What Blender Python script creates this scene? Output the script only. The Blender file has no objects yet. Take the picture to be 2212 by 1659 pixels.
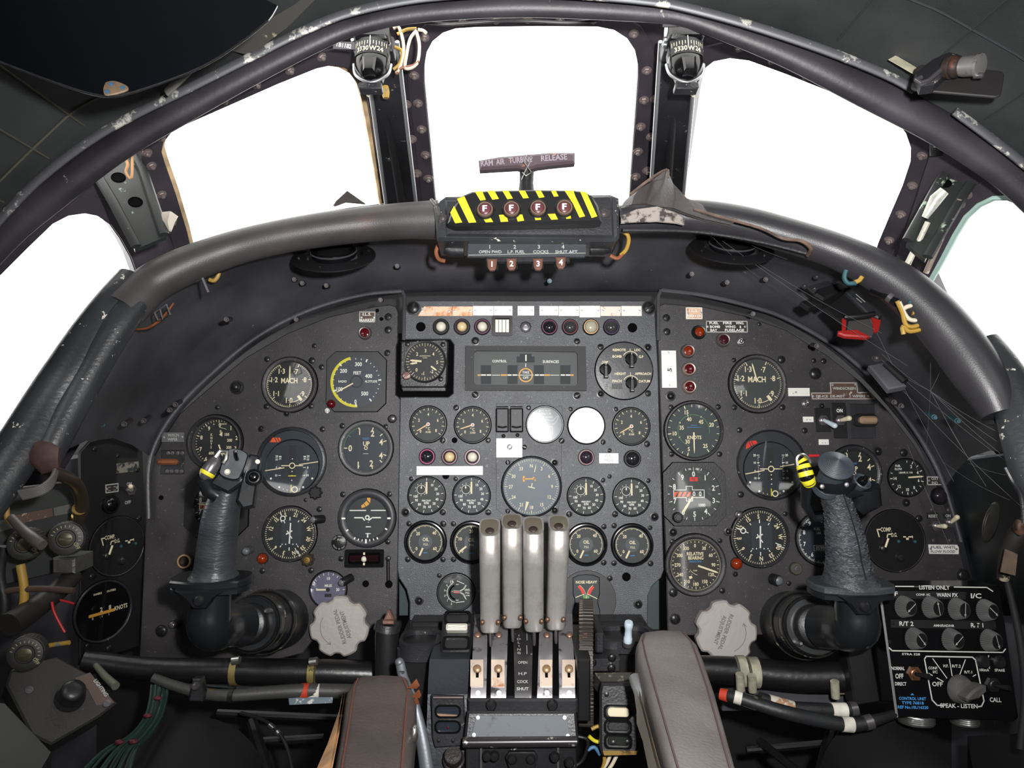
import bpy,math,random
from mathutils import Vector,Matrix
from mathutils.geometry import tessellate_polygon
random.seed(7)
SC = bpy.context.scene
COL = SC.collection
F,CX,CY = 1600.0,1106.0,829.5          # focal length and centre in pixels of the 2212 x 1659 frame
CAM = Vector((0,0,1.25))
R = math.radians
# ------------------------------------------------------------------ camera, sky, flash, exposure
cam = bpy.data.objects.new('camera',bpy.data.cameras.new('camera'))
COL.objects.link(cam)
cam.location = CAM
cam.rotation_euler = (R(90),0,0)
cam.data.sensor_width = 36.0
cam.data.lens = 36.0 * F / 2212.0
cam.data.clip_start = 0.01
SC.camera = cam
wd = bpy.data.worlds.new('overcast_sky')
SC.world = wd
wd.use_nodes = True
wb = wd.node_tree.nodes['Background']
wb.inputs[0].default_value = (1.0,0.985,0.96,1)
wb.inputs[1].default_value = 4.2
fl = bpy.data.lights.new('camera_flash','SPOT')
fl.energy = 62
fl.spot_size = R(104)
fl.spot_blend = 1.0
fl.shadow_soft_size = 0.016
fl.color = (1.0,0.985,0.97)
flo = bpy.data.objects.new('camera_flash',fl)
COL.objects.link(flo)
flo.location = CAM + Vector((0.075,0.0,0.062))
flo.rotation_euler = (R(88),0,R(-1))
SC.view_settings.view_transform = 'Standard'
SC.view_settings.look = 'None'
SC.view_settings.exposure = 0.0
SC.view_settings.gamma = 1.0
SC.view_settings.use_curve_mapping = False
try:
 SC.cycles.use_denoising = True
 SC.cycles.max_bounces = 8
 SC.cycles.transparent_max_bounces = 16
 SC.cycles.caustics_reflective = False
 SC.cycles.caustics_refractive = False
except Exception:
 pass

# ------------------------------------------------------------------ materials
def lin(c):
 return tuple(((v / 255.0) / 12.92 if v <= 10.3 else (((v / 255.0) + 0.055) / 1.055) ** 2.4) for v in c) + (1,)

MATS = {}
def mat(name,col,rough=0.5,metal=0.0,spec=0.5,bump=0.0,bscale=400.0,wear=None,wscale=60.0,wamt=0.62,wsoft=0.03,
  vary=0.0,vscale=12.0,coat=0.0,trans=0.0,wrough=None,stretch=None,bdist=0.002):
 if name in MATS:
  return MATS[name]
 m = bpy.data.materials.new(name)
 m.use_nodes = True
 nt = m.node_tree
 N,L = nt.nodes,nt.links
 b = N['Principled BSDF']
 b.inputs['Base Color'].default_value = lin(col)
 b.inputs['Roughness'].default_value = rough
 b.inputs['Metallic'].default_value = metal
 b.inputs['Specular IOR Level'].default_value = spec
 b.inputs['Coat Weight'].default_value = coat
 b.inputs['Transmission Weight'].default_value = trans
 tc = N.new('ShaderNodeTexCoord')
 src = tc.outputs['Object']
 if stretch:
  mp = N.new('ShaderNodeMapping')
  mp.inputs['Scale'].default_value = stretch
  L.new(src,mp.inputs[0])
  src = mp.outputs[0]
 out = None
 if vary:
  n = N.new('ShaderNodeTexNoise')
  n.inputs['Scale'].default_value = vscale
  n.inputs['Detail'].default_value = 6
  L.new(src,n.inputs['Vector'])
  mx = N.new('ShaderNodeMix'); mx.data_type = 'RGBA'
  a = [max(0,v * (1 - vary)) for v in col]; c = [min(255,v * (1 + vary)) for v in col]
  mx.inputs[6].default_value = lin(a); mx.inputs[7].default_value = lin(c)
  mr = N.new('ShaderNodeMapRange')
  mr.inputs[1].default_value = 0.3; mr.inputs[2].default_value = 0.7
  L.new(n.outputs[0],mr.inputs[0]); L.new(mr.outputs[0],mx.inputs[0])
  out = mx.outputs[2]
 if wear:
  n = N.new('ShaderNodeTexNoise')
  n.inputs['Scale'].default_value = wscale
  n.inputs['Detail'].default_value = 8
  n.inputs['Roughness'].default_value = 0.65
  L.new(src,n.inputs['Vector'])
  mr = N.new('ShaderNodeMapRange')
  mr.inputs[1].default_value = wamt; mr.inputs[2].default_value = wamt + wsoft
  L.new(n.outputs[0],mr.inputs[0])
  mx = N.new('ShaderNodeMix'); mx.data_type = 'RGBA'
  mx.inputs[6].default_value = lin(col); mx.inputs[7].default_value = lin(wear)
  if out: L.new(out,mx.inputs[6])
  L.new(mr.outputs[0],mx.inputs[0])
  out = mx.outputs[2]
  if wrough is not None:
   m2 = N.new('ShaderNodeMix')
   m2.inputs[2].default_value = rough; m2.inputs[3].default_value = wrough
   L.new(mr.outputs[0],m2.inputs[0]); L.new(m2.outputs[0],b.inputs['Roughness'])
 if out:
  L.new(out,b.inputs['Base Color'])
 if bump:
  n = N.new('ShaderNodeTexNoise')
  n.inputs['Scale'].default_value = bscale
  n.inputs['Detail'].default_value = 4
  L.new(src,n.inputs['Vector'])
  bp = N.new('ShaderNodeBump')
  bp.inputs['Strength'].default_value = bump
  bp.inputs['Distance'].default_value = bdist
  L.new(n.outputs[0],bp.inputs['Height']); L.new(bp.outputs[0],b.inputs['Normal'])
 MATS[name] = m
 return m

def clear_glass(name,tint=(1,1,1),gloss=0.06,rough=0.03):
 m = bpy.data.materials.new(name); m.use_nodes = True
 nt = m.node_tree; N,L = nt.nodes,nt.links
 N.remove(N['Principled BSDF'])
 tr = N.new('ShaderNodeBsdfTransparent'); tr.inputs[0].default_value = tuple(tint) + (1,)
 gl = N.new('ShaderNodeBsdfGlossy'); gl.inputs['Roughness'].default_value = rough
 lw = N.new('ShaderNodeLayerWeight'); lw.inputs[0].default_value = 0.5
 fr = N.new('ShaderNodeMath'); fr.operation = 'POWER'; fr.inputs[1].default_value = 5.0
 L.new(lw.outputs['Facing'],fr.inputs[0])
 ad = N.new('ShaderNodeMath'); ad.operation = 'ADD'; ad.inputs[1].default_value = gloss
 ad.use_clamp = True
 mx = N.new('ShaderNodeMixShader')
 L.new(fr.outputs[0],ad.inputs[0]); L.new(ad.outputs[0],mx.inputs[0])
 L.new(tr.outputs[0],mx.inputs[1]); L.new(gl.outputs[0],mx.inputs[2])
 L.new(mx.outputs[0],N['Material Output'].inputs[0])
 MATS[name] = m
 return m

PANEL = mat('panel_paint',(49,47,49),0.42,bump=0.25,bscale=900,wear=(92,89,87),wscale=190,wamt=0.61,wsoft=0.06,vary=0.22,vscale=14)
CPANEL = mat('centre_panel_paint',(68,70,75),0.38,bump=0.3,bscale=800,wear=(124,126,130),wscale=170,wamt=0.61,wsoft=0.06,vary=0.2,vscale=12)
BLACK = mat('black_enamel',(26,26,28),0.38,bump=0.1,bscale=500,vary=0.15)
BLACKW = mat('worn_black_enamel',(38,38,41),0.4,bump=0.2,bscale=350,wear=(150,146,138),wscale=80,wamt=0.66,wsoft=0.02,vary=0.25)
SHELL = mat('glareshield_black',(68,68,73),0.42,bump=0.15,bscale=300,wear=(120,118,114),wscale=60,wamt=0.69,wsoft=0.015,vary=0.3,vscale=8)
GLOSSBLK = mat('gloss_black',(14,14,16),0.18)
BOLTF = mat('frame_bolt',(128,116,114),0.45,metal=0.3)
LEATHERD = mat('dark_coaming_leather',(48,47,50),0.38,bump=0.1,bscale=700,wear=(92,70,60),wscale=18,wamt=0.64,wsoft=0.1,vary=0.2,vscale=9)
MATTE = mat('matte_black',(17,17,18),0.75)
HOLE = mat('dark_void',(5,5,6),0.95,spec=0.1)
DIAL = mat('dial_black',(24,26,28),0.55)
DIALG = mat('dial_grey_black',(58,61,62),0.6)
DIALN = mat('dial_navy',(36,45,56),0.5)
DIALS = mat('dial_slate',(60,64,74),0.5)
DIALV = mat('dial_violet_grey',(98,96,118),0.5)
DIALC = mat('dial_blue_grey',(92,102,112),0.5)
CREAM = mat('lume_cream',(232,220,184),0.6)
WHITE = mat('marking_white',(235,235,228),0.6)
GREYW = mat('faded_white',(170,172,168),0.6)
BLUEP = mat('blue_print',(60,130,185),0.6)
TANP = mat('pointer_tan',(226,190,140),0.55)
YEL = mat('paint_yellow',(216,204,44),0.45)
YELO = mat('amber_paint',(222,160,60),0.5)
ORANGE = mat('flag_orange',(226,92,34),0.5)
REDP = mat('flag_red',(214,52,40),0.45)
GREENP = mat('green_paint',(92,150,84),0.5)
PLATE = mat('bare_plate',(238,236,230),0.35,metal=0.15,wear=(150,140,128),wscale=120,wamt=0.66,wsoft=0.06)
PLATEO = mat('tarnished_plate',(236,200,170),0.38,metal=0.2,wear=(206,140,96),wscale=70,wamt=0.48,wsoft=0.14)
PLATEB = mat('brown_plate',(84,66,58),0.4,wear=(200,190,178),wscale=120,wamt=0.6,wsoft=0.08)
PLATED = mat('dark_label_plate',(52,44,42),0.4,wear=(150,140,132),wscale=110,wamt=0.66,wsoft=0.05)
PLATEG = mat('grey_plate',(108,113,118),0.65,spec=.2,bump=0.1,bscale=300,wear=(84,88,92),wscale=90,wamt=0.6,wsoft=0.1)
ALU = mat('worn_aluminium',(178,175,172),0.34,metal=0.5,bump=0.05,bscale=260,wear=(140,131,121),wscale=24,wamt=0.47,wsoft=0.25)
ALUD = mat('dull_aluminium',(178,180,182),0.45,metal=0.8)
STEEL = mat('bright_steel',(205,205,202),0.28,metal=0.95)
SILVERP = mat('silver_knob_paint',(172,166,161),0.5,metal=0.15,bump=0.2,bscale=180,wear=(150,132,122),wscale=120,wamt=0.68,wsoft=0.05)
BRASS = mat('brass',(176,144,84),0.35,metal=0.9,wear=(92,80,60),wscale=60,wamt=0.52,wsoft=0.1)
COPPER = mat('coppery_steel',(240,220,202),0.32,metal=0.4,wear=(206,140,96),wscale=45,wamt=0.55,wsoft=0.12)
STRIP = mat('scuffed_strip',(158,154,158),0.33,metal=0.5,wear=(58,55,56),wscale=38,wamt=0.55,wsoft=0.08)
SCREWB = mat('black_screw',(30,30,31),0.35,metal=0.2)
BOLTM = mat('grimy_bolt',(66,62,62),0.5,metal=0.4)
LEATHER = mat('coaming_leather',(58,55,56),0.45,bump=0.12,bscale=700,wear=(84,66,58),wscale=16,wamt=0.58,wsoft=0.2,vary=0.25,vscale=9)
VINYL = mat('coaming_vinyl',(46,48,51),0.36,bump=0.2,bscale=220,wear=(206,202,192),wscale=75,wamt=0.635,wsoft=0.012,vary=0.2)
ARMB = mat('brown_armrest_leather',(80,71,68),0.5,bump=0.35,bscale=300,wear=(150,98,62),wscale=40,wamt=0.68,wsoft=0.05,vary=0.15)
ARMG = mat('grey_armrest_leather',(120,115,112),0.45,bump=0.25,bscale=300,vary=0.12,vscale=10)
HIDE = mat('raw_hide_edge',(206,160,116),0.7,vary=0.2,vscale=30)
FOAM = mat('cream_backing',(214,204,190),0.75,bump=0.3,bscale=120)
LINING = mat('quilted_lining',(62,64,65),0.72,bump=0.25,bscale=1100,vary=0.25,vscale=7,stretch=(1,1,1))
RAIL = mat('canopy_rail_black',(54,51,57),0.45,bump=0.1,bscale=200,wear=(186,180,168),wscale=34,wamt=0.705,wsoft=0.02,vary=0.3,vscale=10)
STRIPG = mat('grey_rail_strip',(96,97,101),0.42,metal=0.25,wear=(206,204,196),wscale=50,wamt=0.57,wsoft=0.05)
FRAMEM = mat('window_frame_black',(60,54,61),0.42,bump=0.15,bscale=250,vary=0.2)  # purplish lift in the black imitates bloom from the bright windows
GREENW = mat('chipped_green_strut',(44,47,46),0.45,wear=(170,186,166),wscale=40,wamt=0.6,wsoft=0.05)
SEAL = mat('aged_sealant',(206,178,140),0.7,vary=0.2,vscale=40)
CABY = mat('yellow_cable',(168,134,56),0.5,wear=(110,120,120),wscale=70,wamt=0.6,wsoft=0.03)
CABW = mat('cream_cable',(212,200,178),0.55)
CABG = mat('green_cable',(40,62,56),0.5)
CABT = mat('teal_cable',(40,82,90),0.5)
REDW = mat('red_wire',(170,36,40),0.45)
RUBBER = mat('black_rubber',(30,31,33),0.5,bump=0.2,bscale=200,vary=0.2)
RIBB = mat('blue_grey_rubber',(56,63,70),0.5,bump=0.12,bscale=300)
GRIP = mat('grip_leather',(62,66,70),0.42,bump=0.9,bscale=150,vary=0.25,vscale=30,stretch=(0.45,0.45,1.6),bdist=0.006)
GRIPL = mat('grip_leather_smooth',(48,51,55),0.38,bump=0.25,bscale=240,vary=0.25,vscale=25,stretch=(0.5,0.5,1.5),bdist=0.004)
STICKB = mat('stick_black',(26,28,31),0.28,bump=0.06,bscale=120,wear=(120,118,112),wscale=60,wamt=0.735,wsoft=0.015)
GUN = mat('gunmetal',(118,114,118),0.3,metal=0.7)
TAPEW = mat('white_tape',(206,202,190),0.65,vary=0.15,vscale=50)
TAPER = mat('red_tape',(190,60,36),0.6)
LAMPW = mat('lamp_cap_white',(222,216,198),0.35)
LAMPA = mat('lamp_cap_amber',(222,196,150),0.35)
LAMPD = mat('lamp_cap_dark',(34,34,37),0.12,coat=0.6)
LENSR = mat('red_lens',(84,12,22),0.12,coat=0.7)
LENSO = mat('orange_lens',(130,44,12),0.12,coat=0.7)
LENSV = mat('dark_purple_lens',(62,20,36),0.15,coat=0.6)
MAG = mat('magenta_ring',(120,50,92),0.3)
GOLD = mat('gold_ring',(206,168,120),0.3,metal=0.7)
IVORY = mat('ivory_plastic',(216,206,176),0.35)
BLUEW = mat('pale_blue_plastic',(196,212,222),0.35)
BROWNT = mat('brown_bakelite',(112,78,66),0.4,bump=0.2)
ORUB = mat('orange_rubber',(126,74,46),0.5,vary=0.15,vscale=60)
SMOKE = mat('smoked_acrylic',(10,13,18),0.12,spec=0.6,coat=0.5)
GLASS = clear_glass('instrument_glass',(0.98,0.985,0.98),0.075,0.04)
GLASSM = clear_glass('misted_glass',(0.85,0.87,0.88),0.12,0.09)
WGLASS = clear_glass('windscreen_glass',(0.97,0.985,0.98),0.05,0.02)

# ------------------------------------------------------------------ mesh builder
def circ(r,n=24,cx=0,cy=0,a0=0.0):
 return [(cx + r * math.cos(a0 + 2 * math.pi * i / n),cy + r * math.sin(a0 + 2 * math.pi * i / n)) for i in range(n)]
def rrect(x0,y0,x1,y1,r,n=4):
 pts = []
 for (cx,cy,a) in ((x1 - r,y1 - r,0),(x0 + r,y1 - r,90),(x0 + r,y0 + r,180),(x1 - r,y0 + r,270)):
  for i in range(n + 1):
   t = R(a + 90.0 * i / n)
   pts.append((cx + r * math.cos(t),cy + r * math.sin(t)))
 return pts
def octo(hw,hh,c):
 return [(hw,-hh + c),(hw,hh - c),(hw - c,hh),(-hw + c,hh),(-hw,hh - c),(-hw,-hh + c),(-hw + c,-hh),(hw - c,-hh)]
def area2(p):
 return sum(p[i][0] * p[(i + 1) % len(p)][1] - p[(i + 1) % len(p)][0] * p[i][1] for i in range(len(p)))
def ccw(p):
 return list(p) if area2(p) > 0 else list(p)[::-1]
def inset(p,d):
 n = len(p); out = []
 for i in range(n):
  a,b,c = Vector(p[i - 1][:2]),Vector(p[i][:2]),Vector(p[(i + 1) % n][:2])
  e1,e2 = (b - a),(c - b)
  if e1.length < 1e-9 or e2.length < 1e-9:
   out.append(tuple(b)); continue
  n1 = Vector((-e1.y,e1.x)).normalized(); n2 = Vector((-e2.y,e2.x)).normalized()
  m = n1 + n2
  k = d / max(0.35,1 + n1.dot(n2))
  out.append((b.x + m.x * k,b.y + m.y * k))
 return out
def smooth_path(pts,sub=5):
 """Catmull-Rom through tuples of any length."""
 P_ = [pts[0]] + list(pts) + [pts[-1]]
 out = []
 for i in range(1,len(P_) - 2):
  for k in range(sub):
   t = k / sub
   out.append(tuple(0.5 * ((2 * b) + (-a + c) * t + (2 * a - 5 * b + 4 * c - d) * t * t + (-a + 3 * b - 3 * c + d) * t ** 3)
        for a,b,c,d in zip(P_[i - 1],P_[i],P_[i + 1],P_[i + 2])))
 out.append(tuple(pts[-1]))
 return out

TXT = {}
def glyphs(s):
 if s in TXT:
  return TXT[s]
 cu = bpy.data.curves.new('t','FONT')
 cu.body = s; cu.size = 1.0; cu.resolution_u = 2; cu.offset = 0.022
 cu.align_x = 'LEFT'
 ob = bpy.data.objects.new('t',cu)
 me = ob.to_mesh()
 vs = [tuple(v.co) for v in me.vertices]
 fs = [tuple(p.vertices) for p in me.polygons]
 ob.to_mesh_clear()
 bpy.data.objects.remove(ob); bpy.data.curves.remove(cu)
 if vs:
  x0 = min(v[0] for v in vs); x1 = max(v[0] for v in vs)
  vs = [(v[0] - (x0 + x1) / 2,v[1]) for v in vs]
  w = x1 - x0
 else:
  w = 0
 TXT[s] = (vs,fs,w)
 return TXT[s]
CAP = max(v[1] for v in glyphs('H')[0])

class MB:
 def __init__(s):
  s.v = []; s.f = []
 def add(s,vs,fs,M=None):
  o = len(s.v)
  s.v += [tuple(M @ Vector(p)) for p in vs] if M is not None else [tuple(p) for p in vs]
  s.f += [tuple(i + o for i in f) for f in fs]
  return s
 def prism(s,pts,z0,z1,bev=0.0,M=None):
  p = ccw(pts); n = len(p)
  rings = [[(x,y,z0) for x,y in p],[(x,y,z1 - bev) for x,y in p]]
  if bev:
   rings.append([(x,y,z1) for x,y in inset(p,bev)])
  vs = [v for r in rings for v in r]
  fs = [tuple(range(n))[::-1]]
  for k in range(len(rings) - 1):
   for i in range(n):
    j = (i + 1) % n
    fs.append((k * n + i,k * n + j,(k + 1) * n + j,(k + 1) * n + i))
  fs.append(tuple(range((len(rings) - 1) * n,len(rings) * n)))
  return s.add(vs,fs,M)
 def flat(s,pts,z,M=None):
  p = ccw(pts)
  return s.add([(x,y,z) for x,y in p],[tuple(range(len(p)))],M)
 def box(s,x0,y0,z0,x1,y1,z1,bev=0.0,M=None):
  return s.prism([(x0,y0),(x1,y0),(x1,y1),(x0,y1)],z0,z1,bev,M)
 def holed(s,outer,hole,z0,z1,M=None):
  o = ccw(outer); h = ccw(hole)
  tri = tessellate_polygon([[Vector((x,y,0)) for x,y in o],[Vector((x,y,0)) for x,y in h]])
  al = o + h; n = len(al)
  vs = [(x,y,z0) for x,y in al] + [(x,y,z1) for x,y in al]
  fs = []
  for t in tri:
   a,b,c = t
   pa,pb,pc = al[a],al[b],al[c]
   if (pb[0] - pa[0]) * (pc[1] - pa[1]) - (pb[1] - pa[1]) * (pc[0] - pa[0]) < 0:
    b,c = c,b
   fs.append((a + n,b + n,c + n)); fs.append((a,c,b))
  no = len(o); nh = len(h)
  for i in range(no):
   j = (i + 1) % no
   fs.append((i,j,j + n,i + n))
  for i in range(nh):
   j = (i + 1) % nh
   fs.append((no + j,no + i,no + i + n,no + j + n))
  return s.add(vs,fs,M)
 def lathe(s,prof,n=24,cx=0.0,cy=0.0,M=None):
  vs = []; fs = []; idx = []
  for (r,z) in prof:
   if r <= 1e-9:
    idx.append([len(vs)]); vs.append((cx,cy,z))
   else:
    idx.append(list(range(len(vs),len(vs) + n)))
    vs += [(cx + r * math.cos(2 * math.pi * i / n),cy + r * math.sin(2 * math.pi * i / n),z) for i in range(n)]
  for k in range(len(prof) - 1):
   a,b = idx[k],idx[k + 1]
   for i in range(n):
    j = (i + 1) % n
    if len(a) == 1 and len(b) == 1: continue
    if len(a) == 1: fs.append((a[0],b[i],b[j])[::-1])
    elif len(b) == 1: fs.append((a[i],a[j],b[0])[::-1])
    else: fs.append((a[i],b[i],b[j],a[j]))
  return s.add(vs,fs,M)
 def loft(s,rings,caps=True,closed=True,M=None):
  n = len(rings[0]); vs = [tuple(v) for r in rings for v in r]; fs = []
  for k in range(len(rings) - 1):
   for i in range(n if closed else n - 1):
    j = (i + 1) % n
    fs.append((k * n + i,k * n + j,(k + 1) * n + j,(k + 1) * n + i))
  if caps:
   fs.append(tuple(range(n))[::-1]); fs.append(tuple(range((len(rings) - 1) * n,len(rings) * n)))
  return s.add(vs,fs,M)
 def tube(s,path,rad,n=10,flat=1.0,up=None,caps=True,M=None):
  path = [Vector(p) for p in path]
  m = len(path)
  if not hasattr(rad,'__len__'): rad = [rad] * m
  rings = []
  T0 = (path[1] - path[0]).normalized()
  u = Vector(up) if up is not None else (Vector((0,0,1)) if abs(T0.z) < 0.9 else Vector((1,0,0)))
  for i in range(m):
   T = (path[min(i + 1,m - 1)] - path[max(i - 1,0)])
   T = T.normalized() if T.length > 1e-12 else T0
   if up is not None: u = Vector(up)
   u = (u - T * u.dot(T))
   u = u.normalized() if u.length > 1e-6 else T.orthogonal().normalized()
   w = T.cross(u)
   rings.append([path[i] + u * (rad[i] * math.cos(2 * math.pi * k / n) * flat) + w * (rad[i] * math.sin(2 * math.pi * k / n)) for k in range(n)])
  return s.loft(rings,caps,True,M)
 def ball(s,r,c=(0,0,0),n=16,m=9,sx=1,sy=1,sz=1,M=None):
  prof = [(r * math.sin(math.pi * i / m),-r * math.cos(math.pi * i / m)) for i in range(m + 1)]
  prof[0] = (0,-r); prof[-1] = (0,r)
  MM = Matrix.Translation(c) @ Matrix.Diagonal((sx,sy,sz,1))
  return s.lathe(prof,n,M=(M @ MM if M is not None else MM))
 def stroke(s,pts,w,z=0.0,closed=False):
  pts = [Vector(p) for p in pts]
  seg = list(zip(pts[:-1],pts[1:])) + ([(pts[-1],pts[0])] if closed else [])
  for a,b in seg:
   d = b - a
   if d.length < 1e-9: continue
   d.normalize(); q = Vector((-d.y,d.x)) * (w / 2)
   e = d * (w * 0.4 if len(seg) > 1 else 0)
   s.add([(a.x - e.x - q.x,a.y - e.y - q.y,z),(b.x + e.x - q.x,b.y + e.y - q.y,z),(b.x + e.x + q.x,b.y + e.y + q.y,z),(a.x - e.x + q.x,a.y - e.y + q.y,z)],[(0,1,2,3)])
  return s
 def arc(s,r0,r1,a0,a1,z=0.0,n=32,cx=0,cy=0):
  vs = []; fs = []
  for i in range(n + 1):
   a = R(a0 + (a1 - a0) * i / n)
   for r in (r0,r1):
    vs.append((cx + r * math.sin(a),cy + r * math.cos(a),z))
  for i in range(n):
   fs.append((2 * i,2 * i + 2,2 * i + 3,2 * i + 1))
  return s.add(vs,fs)
 def disc(s,r,cx=0,cy=0,z=0.0,n=20):
  return s.flat(circ(r,n,cx,cy),z)
 def text(s,st,x,y,h,z=0.0,rot=0.0,sx=0.92,align='C',width=None):
  vs,fs,w = glyphs(st)
  if not vs: return s
  k = h / CAP; kx = k * sx
  if width: kx = width / w
  off = 0.0 if align == 'C' else (w / 2 if align == 'L' else -w / 2)
  c,sn = math.cos(R(rot)),math.sin(R(rot))
  out = []
  for (a,b) in vs:
   X = (a + off) * kx; Y = b * k - h / 2
   out.append((x + X * c - Y * sn,y + X * sn + Y * c,z))
  return s.add(out,fs)
 def build(s,name,m,parent=None,scale=1.0,off=None,smooth=40):
  me = bpy.data.meshes.new(name)
  if off is not None:
   vs = [((x - off[0]) * scale,(y - off[1]) * scale,(z - off[2]) * scale) for x,y,z in s.v]
  else:
   vs = [(x * scale,y * scale,z * scale) for x,y,z in s.v]
  me.from_pydata(vs,[],s.f)
  me.update()
  if smooth and len(me.polygons):
   me.polygons.foreach_set('use_smooth',[True] * len(me.polygons))
   me.set_sharp_from_angle(angle=R(smooth))
  me.materials.append(m)
  ob = bpy.data.objects.new(name,me)
  COL.objects.link(ob)
  if parent is not None: ob.parent = parent
  return ob

# ------------------------------------------------------------------ placing things
def W(px,py,Y):
 """the point that lies Y metres ahead of the camera on the line of sight through a photo pixel"""
 return CAM + Vector(((px - CX) / F,1.0,-(py - CY) / F)) * Y
def WP(pts):
 return [W(p[0],p[1],p[2]) for p in pts],[p[3] * p[2] / F for p in pts]

class Frame:
 def __init__(s,O,X,U):
  s.O = Vector(O); s.X = Vector(X).normalized()
  U = Vector(U); U = (U - s.X * U.dot(s.X)).normalized()
  s.U = U; s.N = s.X.cross(U)
  s.M = Matrix((s.X,s.U,s.N)).transposed().to_4x4()
 def hit(s,px,py,h=0.0):
  d = Vector(((px - CX) / F,1.0,-(py - CY) / F))
  o = s.O + s.N * h
  t = (o - CAM).dot(s.N) / d.dot(s.N)
  return CAM + d * t
 def loc(s,px,py):
  q = s.hit(px,py) - s.O
  return (q.dot(s.X),q.dot(s.U))
 def at(s):
  return Matrix.Translation(s.O) @ s.M

class T:
 def __init__(s,name,label,cat,fr=None,px=0,py=0,h=0.0,rot=0.0,group=None,loc=None,kind=None):
  o = bpy.data.objects.new(name,None)
  o.empty_display_size = 0.01
  COL.objects.link(o)
  s.o = o; s.cx = px; s.cy = py
  if fr is not None:
   p = fr.hit(px,py,h)
   s.s = (p - CAM).y / F
   o.matrix_world = Matrix.Translation(p) @ fr.M @ Matrix.Rotation(R(rot),4,'Z')
   s.off = None
  else:
   o.location = loc
   s.s = 1.0; s.off = tuple(loc)
  o['label'] = label
  if kind:
   o['kind'] = kind
  if cat: o['category'] = cat
  if group: o['group'] = group
 def l(s,px,py):
  return (px - s.cx,s.cy - py)
 def ll(s,pts):
  return [s.l(*p) for p in pts]
 def part(s,name,mb,m,parent=None,label=None,smooth=40,kind=None):
  ob = mb.build(name,m,parent or s.o,s.s,s.off,smooth)
  if label: ob['label'] = label
  if kind: ob['kind'] = kind
  return ob

def single(name,label,cat,mb,m,loc,group=None,kind=None,smooth=40):
 ob = mb.build(name,m,None,1.0,tuple(loc),smooth)
 ob.location = loc
 if label: ob['label'] = label
 if cat: ob['category'] = cat
 if group: ob['group'] = group
 if kind: ob['kind'] = kind
 return ob

# main instrument plane: top leans a little away from the crew
PF = Frame(W(1146,985,1.15),(0.9998,0.02,0),(0,0.1,0.995))
LF = Frame(W(1146,985,1.15) - PF.N * 0.006,PF.X,PF.U)      # side panels sit a little deeper
SF = Frame(W(248,1180,1.135),(math.cos(R(62)),math.sin(R(62)),0),(0,0.05,1))   # narrow side panel by the left wall

SCREW = {}
def screw_mesh(kind):
 if kind in SCREW: return SCREW[kind]
 mb = MB()
 if kind == 's':
  mb.lathe([(1.25,0),(1.25,0.12),(1.0,0.14),(1.0,0.32),(0.85,0.45),(0,0.5)],14)
  mb.box(-0.8,-0.11,0.4,0.8,0.11,0.53)
 elif kind == 'p':
  mb.lathe([(1.3,0),(1.3,0.12),(1.0,0.16),(1.0,0.35),(0.8,0.5),(0,0.55)],14)
  mb.box(-0.55,-0.13,0.4,0.55,0.13,0.58); mb.box(-0.13,-0.55,0.4,0.13,0.55,0.58)
 elif kind == 'd':
  mb.lathe([(1.4,0),(1.4,0.2),(0.95,0.25),(0.9,0.7),(0.6,1.1),(0,1.25)],16)
 elif kind == 'x':
  mb.prism(circ(1.0,6),0,0.6,0.12); mb.lathe([(0.55,0.5),(0.55,1.25),(0.35,1.4),(0,1.4)],10)
  mb.lathe([(1.35,-0.1),(1.35,0.12),(0.9,0.14)],14)
 else:
  mb.lathe([(1.0,0.06),(0,0.06)],16)
  mb.lathe([(1.18,0),(1.18,0.1),(1.0,0.1),(1.0,0.05)],16)
 me = mb.build('screw',SCREWB if kind != 'h' else HOLE,None).data
 for o in [o for o in COL.objects if o.data == me]:
  bpy.data.objects.remove(o)
 SCREW[kind] = me
 return me
SCREWMAT = {}
def screw(parent_t,fr,px,py,r,kind='s',m=None,name=None,h=0.0):
 me = screw_mesh(kind)
 if m is not None:
  key = (kind,m.name)
  if key not in SCREWMAT:
   c = me.copy(); c.materials[0] = m; SCREWMAT[key] = c
  me = SCREWMAT[key]
 ob = bpy.data.objects.new(name or ('screw' if kind != 'h' else 'hole'),me)
 COL.objects.link(ob)
 po = parent_t.o if isinstance(parent_t,T) else parent_t
 ob.parent = po
 p = fr.hit(px,py,h)
 s = (p - CAM).y / F * r
 mw = Matrix.Translation(p) @ fr.M @ Matrix.Rotation(random.random() * 3.1,4,'Z') @ Matrix.Scale(s,4)
 ob.matrix_local = po.matrix_basis.inverted() @ mw
 return ob
# ================================================================== SHELL OF THE FLIGHT DECK
def struct(name,mb,m,loc=(0,0,0),parent=None,label=None):
 ob = mb.build(name,m,parent,1.0,tuple(loc))
 if parent is None:
  ob.location = loc
  ob['kind'] = 'structure'
  ob['label'] = label or name
 return ob

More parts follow.
